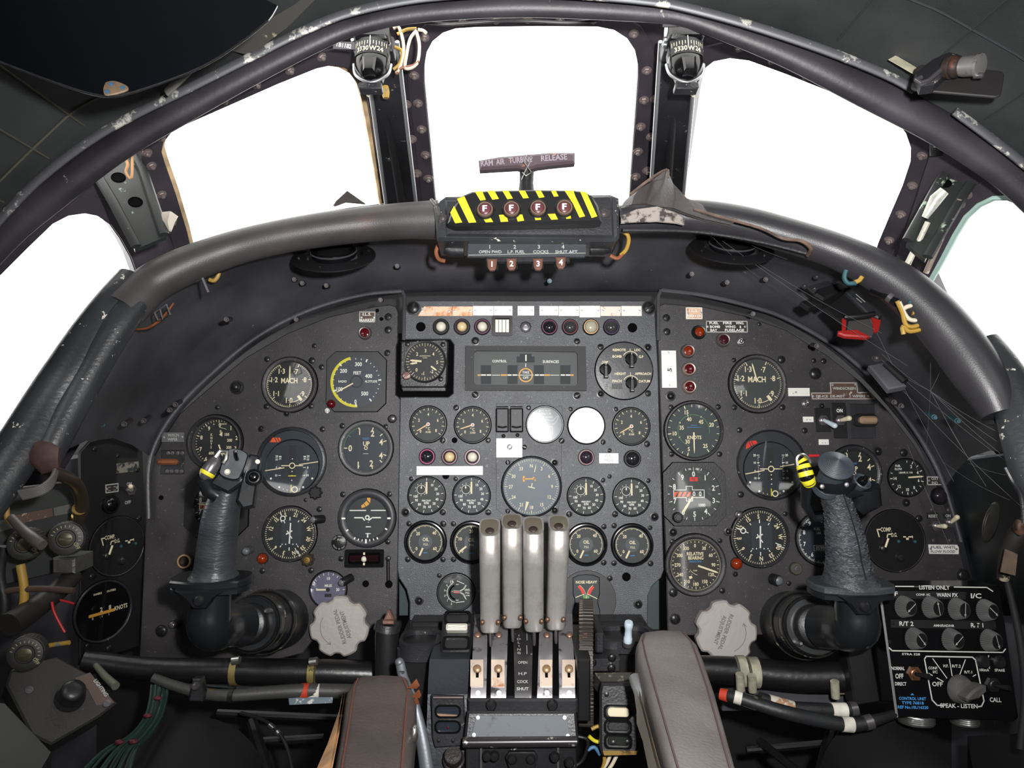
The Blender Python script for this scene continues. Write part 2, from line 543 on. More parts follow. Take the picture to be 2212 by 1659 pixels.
ARCH = [(-420,1150),(-270,820),(-130,600),(0,462),(100,362),(200,268),(340,196),(450,142),(560,92),(700,36),(860,-2),(1000,-18),(1106,-22),
  (1240,-18),(1350,-8),(1472,0),(1607,30),(1776,84),(1911,138),(2066,226),(2212,334),(2330,445),(2450,600),(2600,850),(2720,1150)]
AY = 0.80
arch = [W(px,py,AY) for px,py in ARCH]
mb = MB()
rings = []
for Y,up in ((0.855,0.0),(0.80,0.0),(0.55,0.02),(0.25,0.05),(-0.2,0.08),(-0.85,0.08)):
 inn = [Vector((p.x * (1 + up * 0.6),Y,CAM.z + (p.z - CAM.z) + up)) for p in arch]
 rings.append(inn)
n = len(arch)
vs = [tuple(v) for r in rings for v in r] + [(v.x * 1.05,v.y,v.z + 0.04) for r in rings for v in r]
fs = []
K = len(rings)
SIDE_LIGHT = [(k,i) for k in (2,3) for i in (2,3,n - 5,n - 4)]          # quads left open for the canopy side windows behind the crew
for k in range(K - 1):
 for i in range(n - 1):
  a = k * n + i
  if (k,i) in SIDE_LIGHT: continue
  fs.append((a,a + n,a + n + 1,a + 1))
  b = a + K * n
  if k > 0 and (i < 7 or i > n - 9): continue
  fs.append((b,b + 1,b + n + 1,b + n))
for i in range(n - 1):
 fs.append((i,i + 1,i + 1 + K * n,i + K * n))
mb.add(vs,fs)
ceil = struct('ceiling',mb,LINING,label='dark grey quilted cloth lining of the canopy roof')
for wn,i0 in (('window_6',2),('window_7',n - 5)):
 mb = MB(); q = [rings[j][i0 + d] for j,d in ((2,0),(2,1),(2,2),(4,2),(4,1),(4,0))]
 q = [v * 1.0 + Vector((math.copysign(.012,v.x),0,.01)) for v in q]
 mb.add([tuple(v) for v in q],[(0,1,4,5),(1,2,3,4)])
 struct(wn,mb,WGLASS,label='small canopy side window behind the crew, on the %s' % ('left' if i0 == 2 else 'right'))
def ceil_pt(t,Y):
 """point just under the lining: t runs along the arch points, Y towards the camera"""
 i = min(int(t),n - 2); f = t - i
 p = arch[i] * (1 - f) + arch[i + 1] * f
 ys = [0.80,0.55,0.25]; us = [0,0.02,0.05]
 up = us[0] + (us[1] - us[0]) * (0.80 - Y) / 0.25 if Y > 0.55 else us[1] + (us[2] - us[1]) * (0.55 - Y) / 0.30
 return Vector((p.x * (1 + up * 0.6),Y,p.z + up))
def toward_axis(v,d):
 c = Vector((0,v.y,CAM.z - 0.1)); q = c - v
 return v + q.normalized() * d
SEAMC = mat('seam_thread',(92,88,76),0.8)
SEAMD = mat('seam_thread_dark',(52,54,56),0.8)
for t,ya,yb,m in ((3.2,0.79,0.5,SEAMC),(4.15,0.79,0.45,SEAMC),(4.9,0.79,0.5,SEAMC),(19.35,0.79,0.35,SEAMD),(18.4,0.79,0.35,SEAMD),(20.6,0.79,0.35,SEAMD),(17.2,0.79,0.4,SEAMD)):
 mb = MB()
 mb.tube([toward_axis(ceil_pt(t,ya + (yb - ya) * k / 6),0.0015) for k in range(7)],0.0011,6)
 struct('seam',mb,m,parent=ceil)
for Y,ta,tb,m in ((0.765,1.5,7.2,SEAMC),(0.60,1.5,5.0,SEAMC),(0.70,17.4,21.5,SEAMD),(0.58,17.0,21.5,SEAMD)):
 mb = MB()
 mb.tube([toward_axis(ceil_pt(ta + (tb - ta) * k / 24,Y),0.0015) for k in range(25)],0.0011,6)
 struct('seam',mb,m,parent=ceil)

mb = MB(); mb.box(-0.95,-0.86,-0.04,0.95,1.6,0.0)
struct('floor',mb,MATTE,label='dark cockpit floor below the panels')
xl,xr = arch[0].x,arch[-1].x
for nm,x0,x1,lab in (('wall_left',xl - 0.06,xl,'dark cockpit side wall on the first pilot side'),('wall_right',xr,xr + 0.06,'dark cockpit side wall on the second pilot side')):
 mb = MB(); mb.box(x0,-0.86,0,x1,1.55,arch[0].z + 0.03)
 struct(nm,mb,SHELL,label=lab)
mb = MB(); mb.box(xl + .02,-0.90,0,xr - .02,-0.85,1.85)
struct('wall_back',mb,MATTE,label='dark rear bulkhead of the cockpit')
mb = MB()
P1 = [W(-260,1250,1.36),W(-60,1020,1.36),W(90,850,1.36),W(230,690,1.36),W(330,600,1.36),W(600,520,1.36),W(880,480,1.36),W(1400,480,1.36),W(1700,530,1.36),W(1940,620,1.36),W(2060,730,1.36),W(2150,880,1.36),W(2250,1080,1.36),W(2450,1250,1.36)]
pts = [(p.x,p.z) for p in P1]; pts = [(pts[0][0],0.0)] + pts + [(pts[-1][0],0.0)]
MX = Matrix(((1,0,0,0),(0,0,1,0),(0,1,0,0),(0,0,0,1)))      # (x, y, z) -> (x, z, y): upright plate
mb.prism(pts,1.36,1.40,M=MX)
struct('wall_front',mb,MATTE,label='black bulkhead behind the instrument panels')

# ------------------------------------------------------------------ windscreen: five windows
def fac(a,b,c):
 A,B,C_ = W(*a),W(*b),W(*c)
 X = (B - A).normalized()
 Nn = X.cross(C_ - A).normalized()
 if Nn.y > 0: Nn = -Nn
 U = Nn.cross(X)
 return Frame(A,X,U)
def window(nm,fr,outer,hole,bolts,label,frame_mat=FRAMEM,thick=0.018,seal=None,bolt_r=8):
 root = bpy.data.objects.new(nm,None); COL.objects.link(root)
 root.matrix_world = fr.at()
 root['kind'] = 'structure'; root['label'] = label
 o2 = [fr.loc(*p) for p in outer]; h2 = [fr.loc(*p) for p in hole]
 mb = MB(); mb.holed(o2,h2,-thick,0.0)
 mb.build('window_frame',frame_mat,root)
 mb = MB(); big = inset(ccw(h2),-0.006)
 mb.prism(big,-thick + 0.002,-thick + 0.006)
 mb.build('pane',WGLASS,root)
 # raised landing round the opening
 mb = MB()
 land = inset(ccw(h2),-0.024)
 mb.holed(land,inset(ccw(h2),-0.001),-0.001,0.0035)
 mb.build('landing',FRAMEM,root)
 if seal:
  mb = MB(); mb.holed(inset(ccw(h2),-0.002),inset(ccw(h2),seal),-thick + 0.0062,-thick + 0.011)
  mb.build('sealant',SEAL,root)
 for (bx,by) in bolts:
  ob = screw(root,fr,bx,by,bolt_r,'x',BOLTF,'bolt',.0035)
 return root

CF = fac((870,45,0.99),(1440,45,0.99),(1150,440,1.32))
hC = [(945,470),(938,400),(927,280),(917,175),(917,140),(922,112),(936,86),(958,68),(985,59),(1030,56),(1160,54),(1290,55),
  (1325,62),(1353,80),(1371,107),(1378,138),(1378,165),(1372,250),(1363,370),(1357,470)]
oC = [(884,500),(866,330),(852,120),(845,-20),(1440,-20),(1432,120),(1415,330),(1404,500)]
window('window_1',CF,oC,hC,
  [(895,163),(903,223),(911,279),(919,334),(925,385),(1397,152),(1391,216),(1384,273),(1378,327),(1373,381),(878,225),(890,300),(901,374),
  (1415,214),(1406,295),(1398,368),(917,81),(1369,73),(1000,45),(1072,43),(1140,41),(1210,41),(1282,42)],
  'centre windscreen panel with bolted black frame')
WLF = fac((800,140,1.02),(850,440,1.31),(345,330,0.93))
hL = [(418,560),(404,500),(380,420),(356,352),(348,325),(352,305),(368,284),(400,266),(500,222),(600,178),(680,146),(712,139),(742,143),
  (768,157),(785,180),(795,215),(805,270),(820,360),(835,460),(845,520)]
oL = [(400,640),(372,530),(330,420),(306,345),(303,300),(330,262),(420,215),(600,130),(740,62),(850,20),(868,200),(890,400),(902,560)]
window('window_2',WLF,oL,hL,[(348,297),(327,358),(349,420),(408,251),(484,216),(554,182),(626,152),(695,123),(318,330),(372,478)],
  'front windscreen panel ahead of the first pilot with crumbling sealant',seal=0.007)
WRF = fac((1460,140,1.02),(1436,440,1.31),(1985,335,0.94))
hR = [(1462,520),(1473,415),(1485,330),(1500,220),(1508,178),(1522,148),(1545,130),(1580,123),(1620,128),(1700,157),(1800,197),(1900,236),(1935,256),
  (1957,283),(1968,315),(1967,348),(1950,400),(1920,470),(1897,525),(1880,580)]
oR = [(1410,560),(1420,400),(1436,200),(1445,0),(1560,42),(1720,105),(1880,175),(2030,270),(2020,330),(1996,405),(1960,505),(1928,580),(1900,650)]
window('window_3',WRF,oR,hR,[(1597,103),(1668,130),(1742,164),(1820,194),(1992,336),(1971,400),(1946,462),(1921,518),(1990,430),(1956,530),(1969,270)],
  'front windscreen panel ahead of the second pilot')
SLF = fac((215,375,0.93),(335,560,1.06),(-180,740,0.87))
hSL = [(-230,1050),(-220,900),(-130,735),(-60,650),(0,592),(60,532),(112,482),(145,465),(180,460),(210,466),(236,484),(258,515),(280,555),(300,610),(260,700),(160,850),(60,1000),(-20,1120)]
oSL = [(-340,1250),(-330,860),(-160,620),(-20,470),(100,366),(200,290),(262,352),(345,470),(425,610),(330,720),(220,880),(100,1080),(20,1250)]
window('window_4',SLF,oSL,hSL,[],'side window beyond the first pilot with rounded top')
SRF = fac((2010,375,0.93),(1930,565,1.06),(2420,700,0.87))
hSR = [(2420,950),(2430,800),(2390,660),(2310,545),(2250,470),(2212,436),(2180,424),(2150,425),(2118,440),(2090,466),(2066,505),(2040,555),(2012,605),(2050,690),(2120,800),(2220,930)]
oSR = [(2760,1150),(2760,830),(2440,570),(2290,400),(2160,300),(2060,250),(2010,330),(1975,440),(1935,560),(1950,650),(2060,830),(2180,1030),(2300,1180)]
window('window_5',SRF,oSR,hSR,[(2090,420),(2075,440)],'side window beyond the second pilot with pale green edge')
mb = MB()
pt = [SRF.loc(*p) for p in hSR[5:13]]
mb.tube([(x,y,0.002) for x,y in pt],0.004,8)
g = mb.build('edge_strip',mat('pale_green_strip',(176,206,196),0.5),bpy.data.objects['window_5'])

# pillars between the front panels (channel with a slim tube)
def pillar(nm,quad,Ys,tube,label):
 loc = W(*quad[0],Ys[0])
 t = T(nm,label,None,loc=loc,kind='structure')
 f = [W(p[0],p[1],y - 0.035) for p,y in zip(quad,Ys)]
 b = [W(p[0],p[1],y + 0.02) for p,y in zip(quad,Ys)]
 mb = MB(); mb.add([tuple(v) for v in f + b],[(0,1,2,3),(4,7,6,5),(0,4,5,1),(1,5,6,2),(2,6,7,3),(3,7,4,0)])
 t.part('pillar_channel',mb,BLACKW)
 # proud flange lines
 for a,c in (((quad[0],Ys[0]),(quad[3],Ys[3])),((quad[1],Ys[1]),(quad[2],Ys[2]))):
  mb = MB(); mb.tube([W(a[0][0],a[0][1],a[1] - 0.037),W(c[0][0],c[0][1],c[1] - 0.037)],0.003,8)
  t.part('flange',mb,ALUD)
 mb = MB(); mb.tube([W(*tube[0]),W(*tube[1])],0.0075,12)
 t.part('conduit',mb,BLACK)
 return t
pillar('trim_1',[(786,90),(858,90),(902,470),(838,470)],[0.99,0.99,1.31,1.31],[(830,205,1.045),(873,470,1.265)],'black windscreen pillar with conduit between left and centre panes')
pillar('trim_2',[(1427,90),(1508,90),(1472,470),(1402,470)],[0.99,0.99,1.31,1.31],[(1457,205,1.045),(1436,470,1.265)],'black windscreen pillar with conduit between centre and right panes')

# lattice struts by the side windows
def strut(nm,fr,web,holes,fl1,fl2,label,white=None):
 t = T(nm,label,None,fr,web[0][0],web[0][1],kind='structure')
 t.s = 1.0
 o = fr.hit(*web[0])
 L = lambda p: ((fr.hit(*p) - o).dot(fr.X),(fr.hit(*p) - o).dot(fr.U))
 mb = MB(); mb.prism([L(p) for p in web],0.02,0.026)
 t.part('web',mb,GREENW)
 for fl_ in (fl1,fl2):
  mb = MB()
  q = [L(p) for p in fl_]
  mb.tube([(x,y,0.03) for x,y in q],0.006,8,0.6)
  t.part('flange',mb,GREENW)
 for (hx,hy,hr) in holes:
  mb = MB(); c = L((hx,hy)); k = hr / F * 0.9
  mb.lathe([(k,0.0262),(k * 0.85,0.0275),(k * 0.8,0.0265),(0,0.0265)],18,c[0],c[1])
  t.part('lightening_hole',mb,HOLE)
 return t,L
SL2 = Frame(W(280,450,0.90),SLF.X,SLF.U)
strut('trim_3',Frame(W(275,440,0.93),(0.93,0.36,0),(0,0.5,0.86)),[(196,392),(286,340),(318,400),(362,540),(296,568),(250,470)],
  [(261,415,15),(297,467,15)],[(206,396),(250,470),(300,566)],[(282,346),(312,400),(358,540)],'chipped green strut with round holes beside left side window')
strut('trim_4',Frame(W(2040,440,0.93),(0.93,-0.36,0),(0,0.5,0.86)),[(2120,356),(2058,372),(2024,430),(1952,556),(1992,590),(2070,450),(2112,400)],
  [(2061,396,14),(2036,428,12)],[(2056,374),(2020,432),(1954,552)],[(2122,380),(2072,455),(1996,588)],'chipped green strut with round holes beside right side window')

# ------------------------------------------------------------------ canopy arch rail
def rail(name,pts,m,label,parent=None,n=14,flat=1.0,sub=4):
 p,r = WP(smooth_path(pts,sub))
 mb = MB(); mb.tube(p,r,n,flat,up=(0,1,0))
 return struct(name,mb,m,p[0] if parent is None else (0,0,0),parent,label)
tr = T('trim_5','black arched canopy rail over the windscreen with worn silver edge',None,loc=W(1106,10,0.82),kind='structure')
p,r = WP(smooth_path([(-180,720,.82,34),(0,516,.82,36),(110,422,.82,36),(215,342,.82,34),(300,287,.82,33),(405,228,.82,32),(540,156,.82,29),(675,90,.82,25),
  (760,56,.82,22),(870,30,.82,23),(1000,17,.82,24),(1140,11,.82,26),(1290,16,.82,26),(1400,24,.82,24),(1472,32,.82,24),(1560,60,.82,26),(1708,116,.82,32),
  (1870,194,.82,37),(2010,266,.82,37),(2113,330,.82,37),(2212,404,.82,38),(2400,590,.82,38)],4))
mb = MB(); mb.tube(p,r,16,0.7,up=(0,1,0)); tr.part('rail',mb,RAIL)
p,r = WP(smooth_path([(870,44,.86,4),(905,46,.86,4),(960,52,.87,4),(1020,49,.87,4),(1090,44,.87,4),(1160,46,.87,4),(1230,49,.87,4),(1300,42,.87,4),(1360,34,.87,4),(1420,42,.86,4),(1470,52,.86,4),
 (1540,80,.86,4),(1640,118,.86,4),(1740,160,.86,4),(1850,218,.86,4),(1960,275,.86,4)],4))
mb = MB(); mb.tube(p,r,8); tr.part('sealing_strip',mb,LEATHER)
for seg in ([(-140,640),(-60,545),(0,474),(60,410),(130,350),(215,290),(300,243),(405,192),(540,124),(640,74),(740,32),(870,2),(1000,-12),(1140,-16),(1290,-8),(1400,2),(1472,14),(1607,50),(1776,106),(1911,160),(1975,194)],
   [(2062,240),(2130,290),(2212,354),(2300,430),(2400,540)]):
 p,r = WP(smooth_path([(a,b,.79,10) for a,b in seg],4))
 mb = MB(); mb.tube(p,r,10,0.6,up=(0,1,0)); tr.part('edge_strip',mb,STRIPG)

# ------------------------------------------------------------------ glareshield shell from coaming to panel
CO = [(112,985,.795),(190,850,.83),(250,755,.86),(310,670,.89),(400,600,.91),(520,555,.93),(700,520,.95),(935,500,.96),(1140,500,.96),
  (1340,485,.96),(1500,490,.96),(1640,510,.94),(1745,535,.93),(1840,575,.91),(1930,630,.89),(2020,720,.87),(2085,795,.85),(2140,870,.83),(2190,980,.80)]
PA = [(322,985),(338,945),(376,885),(438,822),(520,752),(600,702),(690,664),(870,624),(1146,622),
  (1424,622),(1520,634),(1620,658),(1700,684),(1800,742),(1880,810),(1940,876),(2002,955),(2024,1000),(2044,1050)]
gs = T('trim_6','black glareshield underside between coaming and instrument panels',None,loc=W(1140,560,1.05),kind='structure')
a = [W(*p) for p in CO]; c = [LF.hit(*p) for p in PA]
mid = []
for p,q in zip(a,c):
 m_ = p * 0.45 + q * 0.55
 m_ = m_ + Vector((0,0.02,0.02)) + (m_ - Vector((0.03,m_.y,CAM.z - 0.2))).normalized() * 0.012
 mid.append(m_)
sm = lambda L_: [Vector(v) for v in smooth_path([tuple(v) for v in L_],3)]
A_,M_,C2 = sm(a),sm(mid),sm(c)
B2 = [v + PF.N * -0.03 for v in C2]
mb = MB(); rr = [A_,[x * 0.5 + y * 0.5 + Vector((0,0,.006)) for x,y in zip(A_,M_)],M_,[x * 0.5 + y * 0.5 + Vector((0,0,.004)) for x,y in zip(M_,C2)],C2,B2]
mb.loft(rr,caps=False,closed=False)
top = [[v + Vector((0,0.03,0.03)) for v in r_] for r_ in rr[:3]]
mb.loft(top,caps=False,closed=False)
shell = gs.part('shell',mb,SHELL)
mb = MB()
p = [LF.hit(px,py,0.004) for px,py,in smooth_path([(322,1120),(322,1010),(345,940),(392,872),(452,812),(532,744),(610,696),(696,660),(790,636),(868,629)],5)]
mb.tube(p,0.0035,8); gs.part('panel_rim',mb,SHELL)
mb = MB(); mb.tube([LF.hit(869,629,0.004),LF.hit(874,640,0.006),LF.hit(872,735,0.006)],0.003,8); gs.part('panel_rim',mb,SHELL)
mb = MB()
p = [LF.hit(px,py,0.004) for px,py,in smooth_path([(1428,627),(1520,638),(1622,662),(1702,690),(1802,748),(1882,816),(1940,882),(1996,960),(2040,1050),(2076,1170)],5)]
mb.tube(p,0.0035,8); gs.part('panel_rim',mb,SHELL)
mb = MB(); mb.tube([LF.hit(1428,627,0.004),LF.hit(1422,640,0.006),LF.hit(1422,735,0.006)],0.003,8); gs.part('panel_rim',mb,SHELL)
# flat centre bay behind the fuel cock switches
mb = MB()
BF = Frame(W(1140,580,1.10),(1,0,0),(0,0.25,1))
mb.holed([BF.loc(*p) for p in ((868,520),(1412,520),(1424,640),(864,640))],[BF.loc(*p) for p in ((893,522),(1386,522),(1384,636),(886,636))],-0.012,0.006)
# small round vents under the coaming
def vent(px,py,Y,rx,label,back):
 fr = Frame(W(px,py,Y),(1,0.02,0),(0,0.86,0.5))
 t = T('air_vent',label,'vent',fr,px,py,group='round vents under the coaming')
 mb = MB(); mb.lathe([(rx * 1.85,0),(rx * 1.85,3),(rx * 1.7,6),(rx * 1.3,9),(rx * 1.22,4),(rx * 1.2,0)],36)
 t.part('surround',mb,BLACK)
 mb = MB(); mb.lathe([(rx,4),(rx,12),(rx * .97,17),(rx * .9,19),(rx * .86,14),(rx * .84,7),(0,6)],36)
 t.part('nozzle',mb,GLOSSBLK)
 mb = MB(); mb.lathe([(rx * .78,6),(rx * .7,14),(0,18)],28)
 t.part('vent_plug',mb,BLACK)
 mb = MB(); mb.lathe([(rx * 1.0,12),(rx * 1.05,14),(rx * 1.0,16)],36); t.part('rim',mb,GUN)
 for k in range(6):
  an = 2 * math.pi * (k + .3) / 6
  mb = MB(); mb.lathe([(4,0),(4,4),(2.5,5),(0,5)],8,rx * 1.55 * math.cos(an),rx * 1.55 * math.sin(an),M=Matrix.Translation((0,0,5)))
  t.part('screw',mb,SCREWB)
vent(722,556,1.02,48,'round black air vent under the coaming on the left',0)
vent(1580,540,1.02,48,'round black air vent under the coaming on the right',0)
# ================================================================== COAMING ROLL AND ITS FITTINGS
cm = T('coaming_roll','padded brown-black leather coaming roll arching left of the fire panel','coaming',loc=W(620,510,0.93),group=None)
p,r = WP(smooth_path([(268,672,.86,44),(292,648,.87,43),(330,612,.885,42),(400,575,.90,40),(500,538,.92,37),(600,513,.93,36),(700,496,.94,37),(800,484,.95,38),(880,477,.95,39),(948,475,.95,42)],5))
mb = MB(); mb.tube(p,r,20,1.0,up=(0,1,0)); cm.part('padded_roll',mb,LEATHER)
p,r = WP(smooth_path([(300,600,.90,5),(420,540,.925,5),(560,490,.95,5),(700,462,.965,5),(830,444,.97,5)],5))
mb = MB(); mb.tube(p,r,8); cm.part('piping',mb,VINYL)
p,r = WP([(932,432,.945,4),(946,450,.915,4),(952,480,.912,4),(944,512,.93,4)])
mb = MB(); mb.tube(p,r,8); cm.part('end_seam',mb,LEATHER)

sr = T('coaming_side_roll','worn black vinyl coaming running down the left sill with paint chips','coaming',loc=W(130,800,0.8))
p,r = WP(smooth_path([(288,600,.88,34),(250,650,.86,40),(200,722,.84,46),(150,800,.82,50),(95,885,.80,52),(30,985,.77,52),(-40,1090,.74,52),(-120,1210,.70,52),(-260,1400,.62,50)],5))
mb = MB(); mb.tube(p,r,20,0.75,up=(0,1,0)); sr.part('outer_roll',mb,VINYL)
p,r = WP(smooth_path([(306,634,.87,30),(264,690,.85,34),(224,752,.835,35),(184,820,.82,36),(148,886,.805,36),(116,950,.79,35),(96,998,.78,32)],5))
mb = MB(); mb.tube(p,r,18,0.9,up=(0,1,0)); sr.part('inner_roll',mb,VINYL)
p,r = WP([(74,975,.765,26),(100,990,.762,36),(128,990,.765,24)])
mb = MB(); mb.tube(p,r,12,.35,up=(0,1,0)); sr.part('torn_end',mb,mat('torn_red_brown',(56,38,36),0.7,vary=0.3,vscale=60))
mb = MB()
for k in range(6):
 p,r = WP(smooth_path([(40 + k * 2,1062 + k * 3,.745,4),(84 + k,1052 + k * 3,.745,4),(112,1030 + k * 4,.755,4),(122,1000 + k * 4,.77,4)],4))
 mb.tube(p,r,7)
sr.part('cable_coil',mb,mat('grey_coil',(86,84,80),0.5),kind='stuff')

cr = T('coaming_roll','padded dark leather coaming roll arching right of the fire panel','coaming',loc=W(1750,530,0.92))
p,r = WP(smooth_path([(1335,474,.95,30),(1420,472,.95,31),(1500,468,.95,36),(1600,482,.94,37),(1700,508,.93,37),(1800,540,.92,38),(1880,577,.905,42),(1950,622,.89,47),(2010,676,.875,51),(2062,736,.86,53),(2105,796,.845,53),(2140,852,.83,46),(2160,896,.82,36)],5))
mb = MB(); mb.tube(p,r,20,1.0,up=(0,1,0)); cr.part('padded_roll',mb,LEATHERD)
p,r = WP(smooth_path([(1345,497,.925,4),(1500,500,.925,4),(1640,522,.915,4),(1745,548,.905,4)],4))
mb = MB(); mb.tube(p,r,8); cr.part('lower_seam',mb,BLACKW)
p,r = WP(smooth_path([(1745,552,.90,4),(1752,536,.885,5),(1730,520,.88,4),(1690,515,.885,3),(1640,492,.89,3),(1560,470,.895,3),(1500,452,.905,3)],4))
mb = MB(); mb.tube(p,r,8); cr.part('torn_edge',mb,mat('torn_tan_edge',(92,74,64),0.7,vary=0.3,vscale=50))

sr2 = T('coaming_side_roll','scuffed black vinyl coaming running down the right sill','coaming',loc=W(2190,900,0.8))
p,r = WP(smooth_path([(2118,742,.86,40),(2160,800,.84,46),(2196,870,.82,50),(2222,960,.80,54),(2246,1050,.78,50),(2300,1140,.75,46),(2380,1220,.72,40)],5))
mb = MB(); mb.tube(p,r,18,0.75,up=(0,1,0)); sr2.part('outer_roll',mb,VINYL)
p,r = WP(smooth_path([(2172,1010,.745,5),(2188,1040,.74,5),(2206,1070,.74,5),(2212,1130,.74,5)],4))
mb = MB(); mb.tube(p,r,8); sr2.part('seam',mb,BLACKW)

# torn leather flap standing up
mb = MB()
g = [[(1342,446,.93),(1364,442,.915),(1392,440,.93),(1424,446,.912),(1456,450,.925),(1486,462,.912),(1524,474,.922),(1580,486,.915)],
  [(1348,436,.935),(1370,424,.922),(1398,414,.936),(1430,412,.918),(1460,426,.932),(1492,446,.918),(1530,462,.926),(1584,482,.915)],
  [(1356,428,.936),(1380,408,.93),(1406,394,.938),(1437,386,.922),(1458,408,.936),(1490,436,.924),(1532,454,.93),(1588,478,.917)],
  [(1362,424,.934),(1386,402,.926),(1410,388,.934),(1441,366,.926),(1454,396,.938),(1484,428,.93),(1534,448,.934),(1592,474,.92)]]
g = [[W(*q) for q in row] for row in g]
mb.loft(g,caps=False,closed=False)
mb.loft([[q + Vector((0,0.006,-0.001)) for q in row] for row in g][::-1],caps=False,closed=False)
tf = T('leather_flap','torn curled brown-black leather flap peaked above the right coaming','leather flap',loc=W(1420,430,.94))
tf.part('flap',mb,mat('torn_leather',(70,65,65),0.55,bump=0.5,bscale=200,wear=(134,96,72),wscale=40,wamt=0.62,wsoft=0.05))
p,r = WP(smooth_path([(1362,420,.926,3),(1400,390,.92,3),(1440,366,.925,2.6),(1444,384,.92,2)],4))
mb = MB(); mb.tube(p,r,7); tf.part('torn_edge',mb,MATS['torn_tan_edge'])
mb = MB()
g = [[(1342,466,.915),(1375,452,.91),(1420,446,.908),(1462,460,.908),(1478,474,.912)],[(1342,482,.912),(1375,480,.906),(1420,478,.903),(1462,482,.905),(1478,486,.91)]]
g = [[W(*q) for q in row] for row in g]
mb.loft(g,caps=False,closed=False); mb.loft([[q + Vector((0,.004,0)) for q in row] for row in g][::-1],caps=False,closed=False)
tf.part('peeled_patch',mb,mat('peeled_white',(150,142,136),0.5,wear=(60,54,52),wscale=60,wamt=0.5,wsoft=0.08),label='whitish peeled patch')
mb = MB()
g = [[(718,446,.985),(745,436,.985),(790,440,.985)],[(726,434,.98),(750,412,.978),(784,436,.98)]]
g = [[W(*q) for q in row] for row in g]
mb.loft(g,caps=False,closed=False); mb.loft([[q + Vector((0,.005,0)) for q in row] for row in g][::-1],caps=False,closed=False)
single('leather_scrap','small crumpled grey leather scrap on the left coaming top','scrap',mb,MATS['torn_leather'],W(750,440,.98))

# ------------------------------------------------------------------ centre block, fire panel, fuel cocks
CBF = Frame(W(1140,465,0.915),(1,0.0,0),(0,0.14,0.99))
t = T('coaming_centre_block','black block at the centre of the coaming under the windscreen','block',CBF,1140,465)
mb = MB()
mb.prism(t.ll([(944,520),(936,440),(962,420),(1320,416),(1338,424),(1338,512),(1330,522)]),-110,-2,6)
t.part('body',mb,VINYL)
mb = MB(); mb.prism(t.ll([(964,512),(960,430),(1324,420),(1326,516)]),-40,3,5); t.part('front_plate',mb,BLACKW)
screw(t,CBF,955,470,8,'s',BOLTM,h=0.002); screw(t,CBF,1305,460,8,'s',BOLTM,h=0.003)

FPF = Frame(W(1132,448,0.903),(1,0.0,0),(0,0.2,0.98))
t = T('fire_warning_unit','black and yellow striped fire warning light panel on the coaming','warning panel',FPF,1132,448); t.cy = 444
out = t.ll([(968,486),(972,470),(984,442),(1000,422),(1020,412),(1060,410),(1150,408),(1240,409),(1262,412),(1280,424),(1291,445),(1297,474),(1297,482),(1285,485),(1130,489),(985,492)])
mb = MB(); mb.prism(out,-12,14,5); t.part('housing',mb,BLACK)
def stripe(pts):
 mb = MB(); mb.prism(t.ll([(x,y + 1) for x,y in pts]),13.8,14.5); t.part('yellow_stripe',mb,YEL)
for q in ([(974,462),(982,446),(1000,484),(985,486)],[(988,430),(1004,424),(1030,484),(1014,485)],
   [(1026,413),(1042,412),(1050,432),(1038,434)],[(1052,411),(1068,411),(1078,430),(1064,432)],[(1085,411),(1098,411),(1108,429),(1096,431)],
   [(1120,411),(1134,411),(1142,428),(1130,429)],[(1156,411),(1168,411),(1176,426),(1164,428)],[(1190,412),(1200,411),(1206,424),(1196,425)],
   [(1219,411),(1238,411),(1242,424),(1262,470),(1250,473),(1236,440)],[(1252,412),(1266,415),(1288,470),(1276,474)],
   [(1040,468),(1056,466),(1066,483),(1050,484)],[(1078,467),(1094,466),(1098,482),(1082,483)],[(1114,466),(1128,466),(1132,480),(1118,482)],
   [(1152,465),(1166,465),(1168,478),(1156,479)],[(1182,465),(1198,464),(1204,477),(1190,478)],[(1218,464),(1230,463),(1232,475),(1222,476)]):
 stripe(q)
for i,(x,y) in enumerate(((1048,450),(1105,449),(1162,447),(1219,446))):
 nm = ('first','second','third','fourth')[i]
 b = T('fire_warning_light','%s dark red light marked F from the left in the striped fire panel' % nm,'warning light',FPF,x,y + 5,h=0.0077,group='F lights on the striped fire panel')
 mb = MB(); mb.lathe([(21,0),(21,5),(19,7),(18,3),(17,2)],24); b.part('collar',mb,BLACK)
 mb = MB(); mb.lathe([(17.5,0),(17.5,8),(16,10),(13.5,10),(13,7),(13,0)],24); b.part('ring',mb,mat('grey_brown_ring',(128,106,94),0.4,metal=0.4))
 mb = MB(); mb.lathe([(13.2,5),(12,9.5),(8,11),(0,11.6)],24); b.part('lens',mb,mat('dull_red_lens',(96,52,56),0.3))
 mb = MB(); mb.text('F',0,0,14,12.0,sx=1.0); mb.stroke([(-4.2,-6.6),(-4.2,6.6)],2.6,12.05); mb.stroke([(-4.2,5.6),(4.6,5.6)],2.4,12.05); mb.stroke([(-4.2,0.6),(2.8,.6)],2.2,12.05)
 b.part('letter',mb,WHITE)

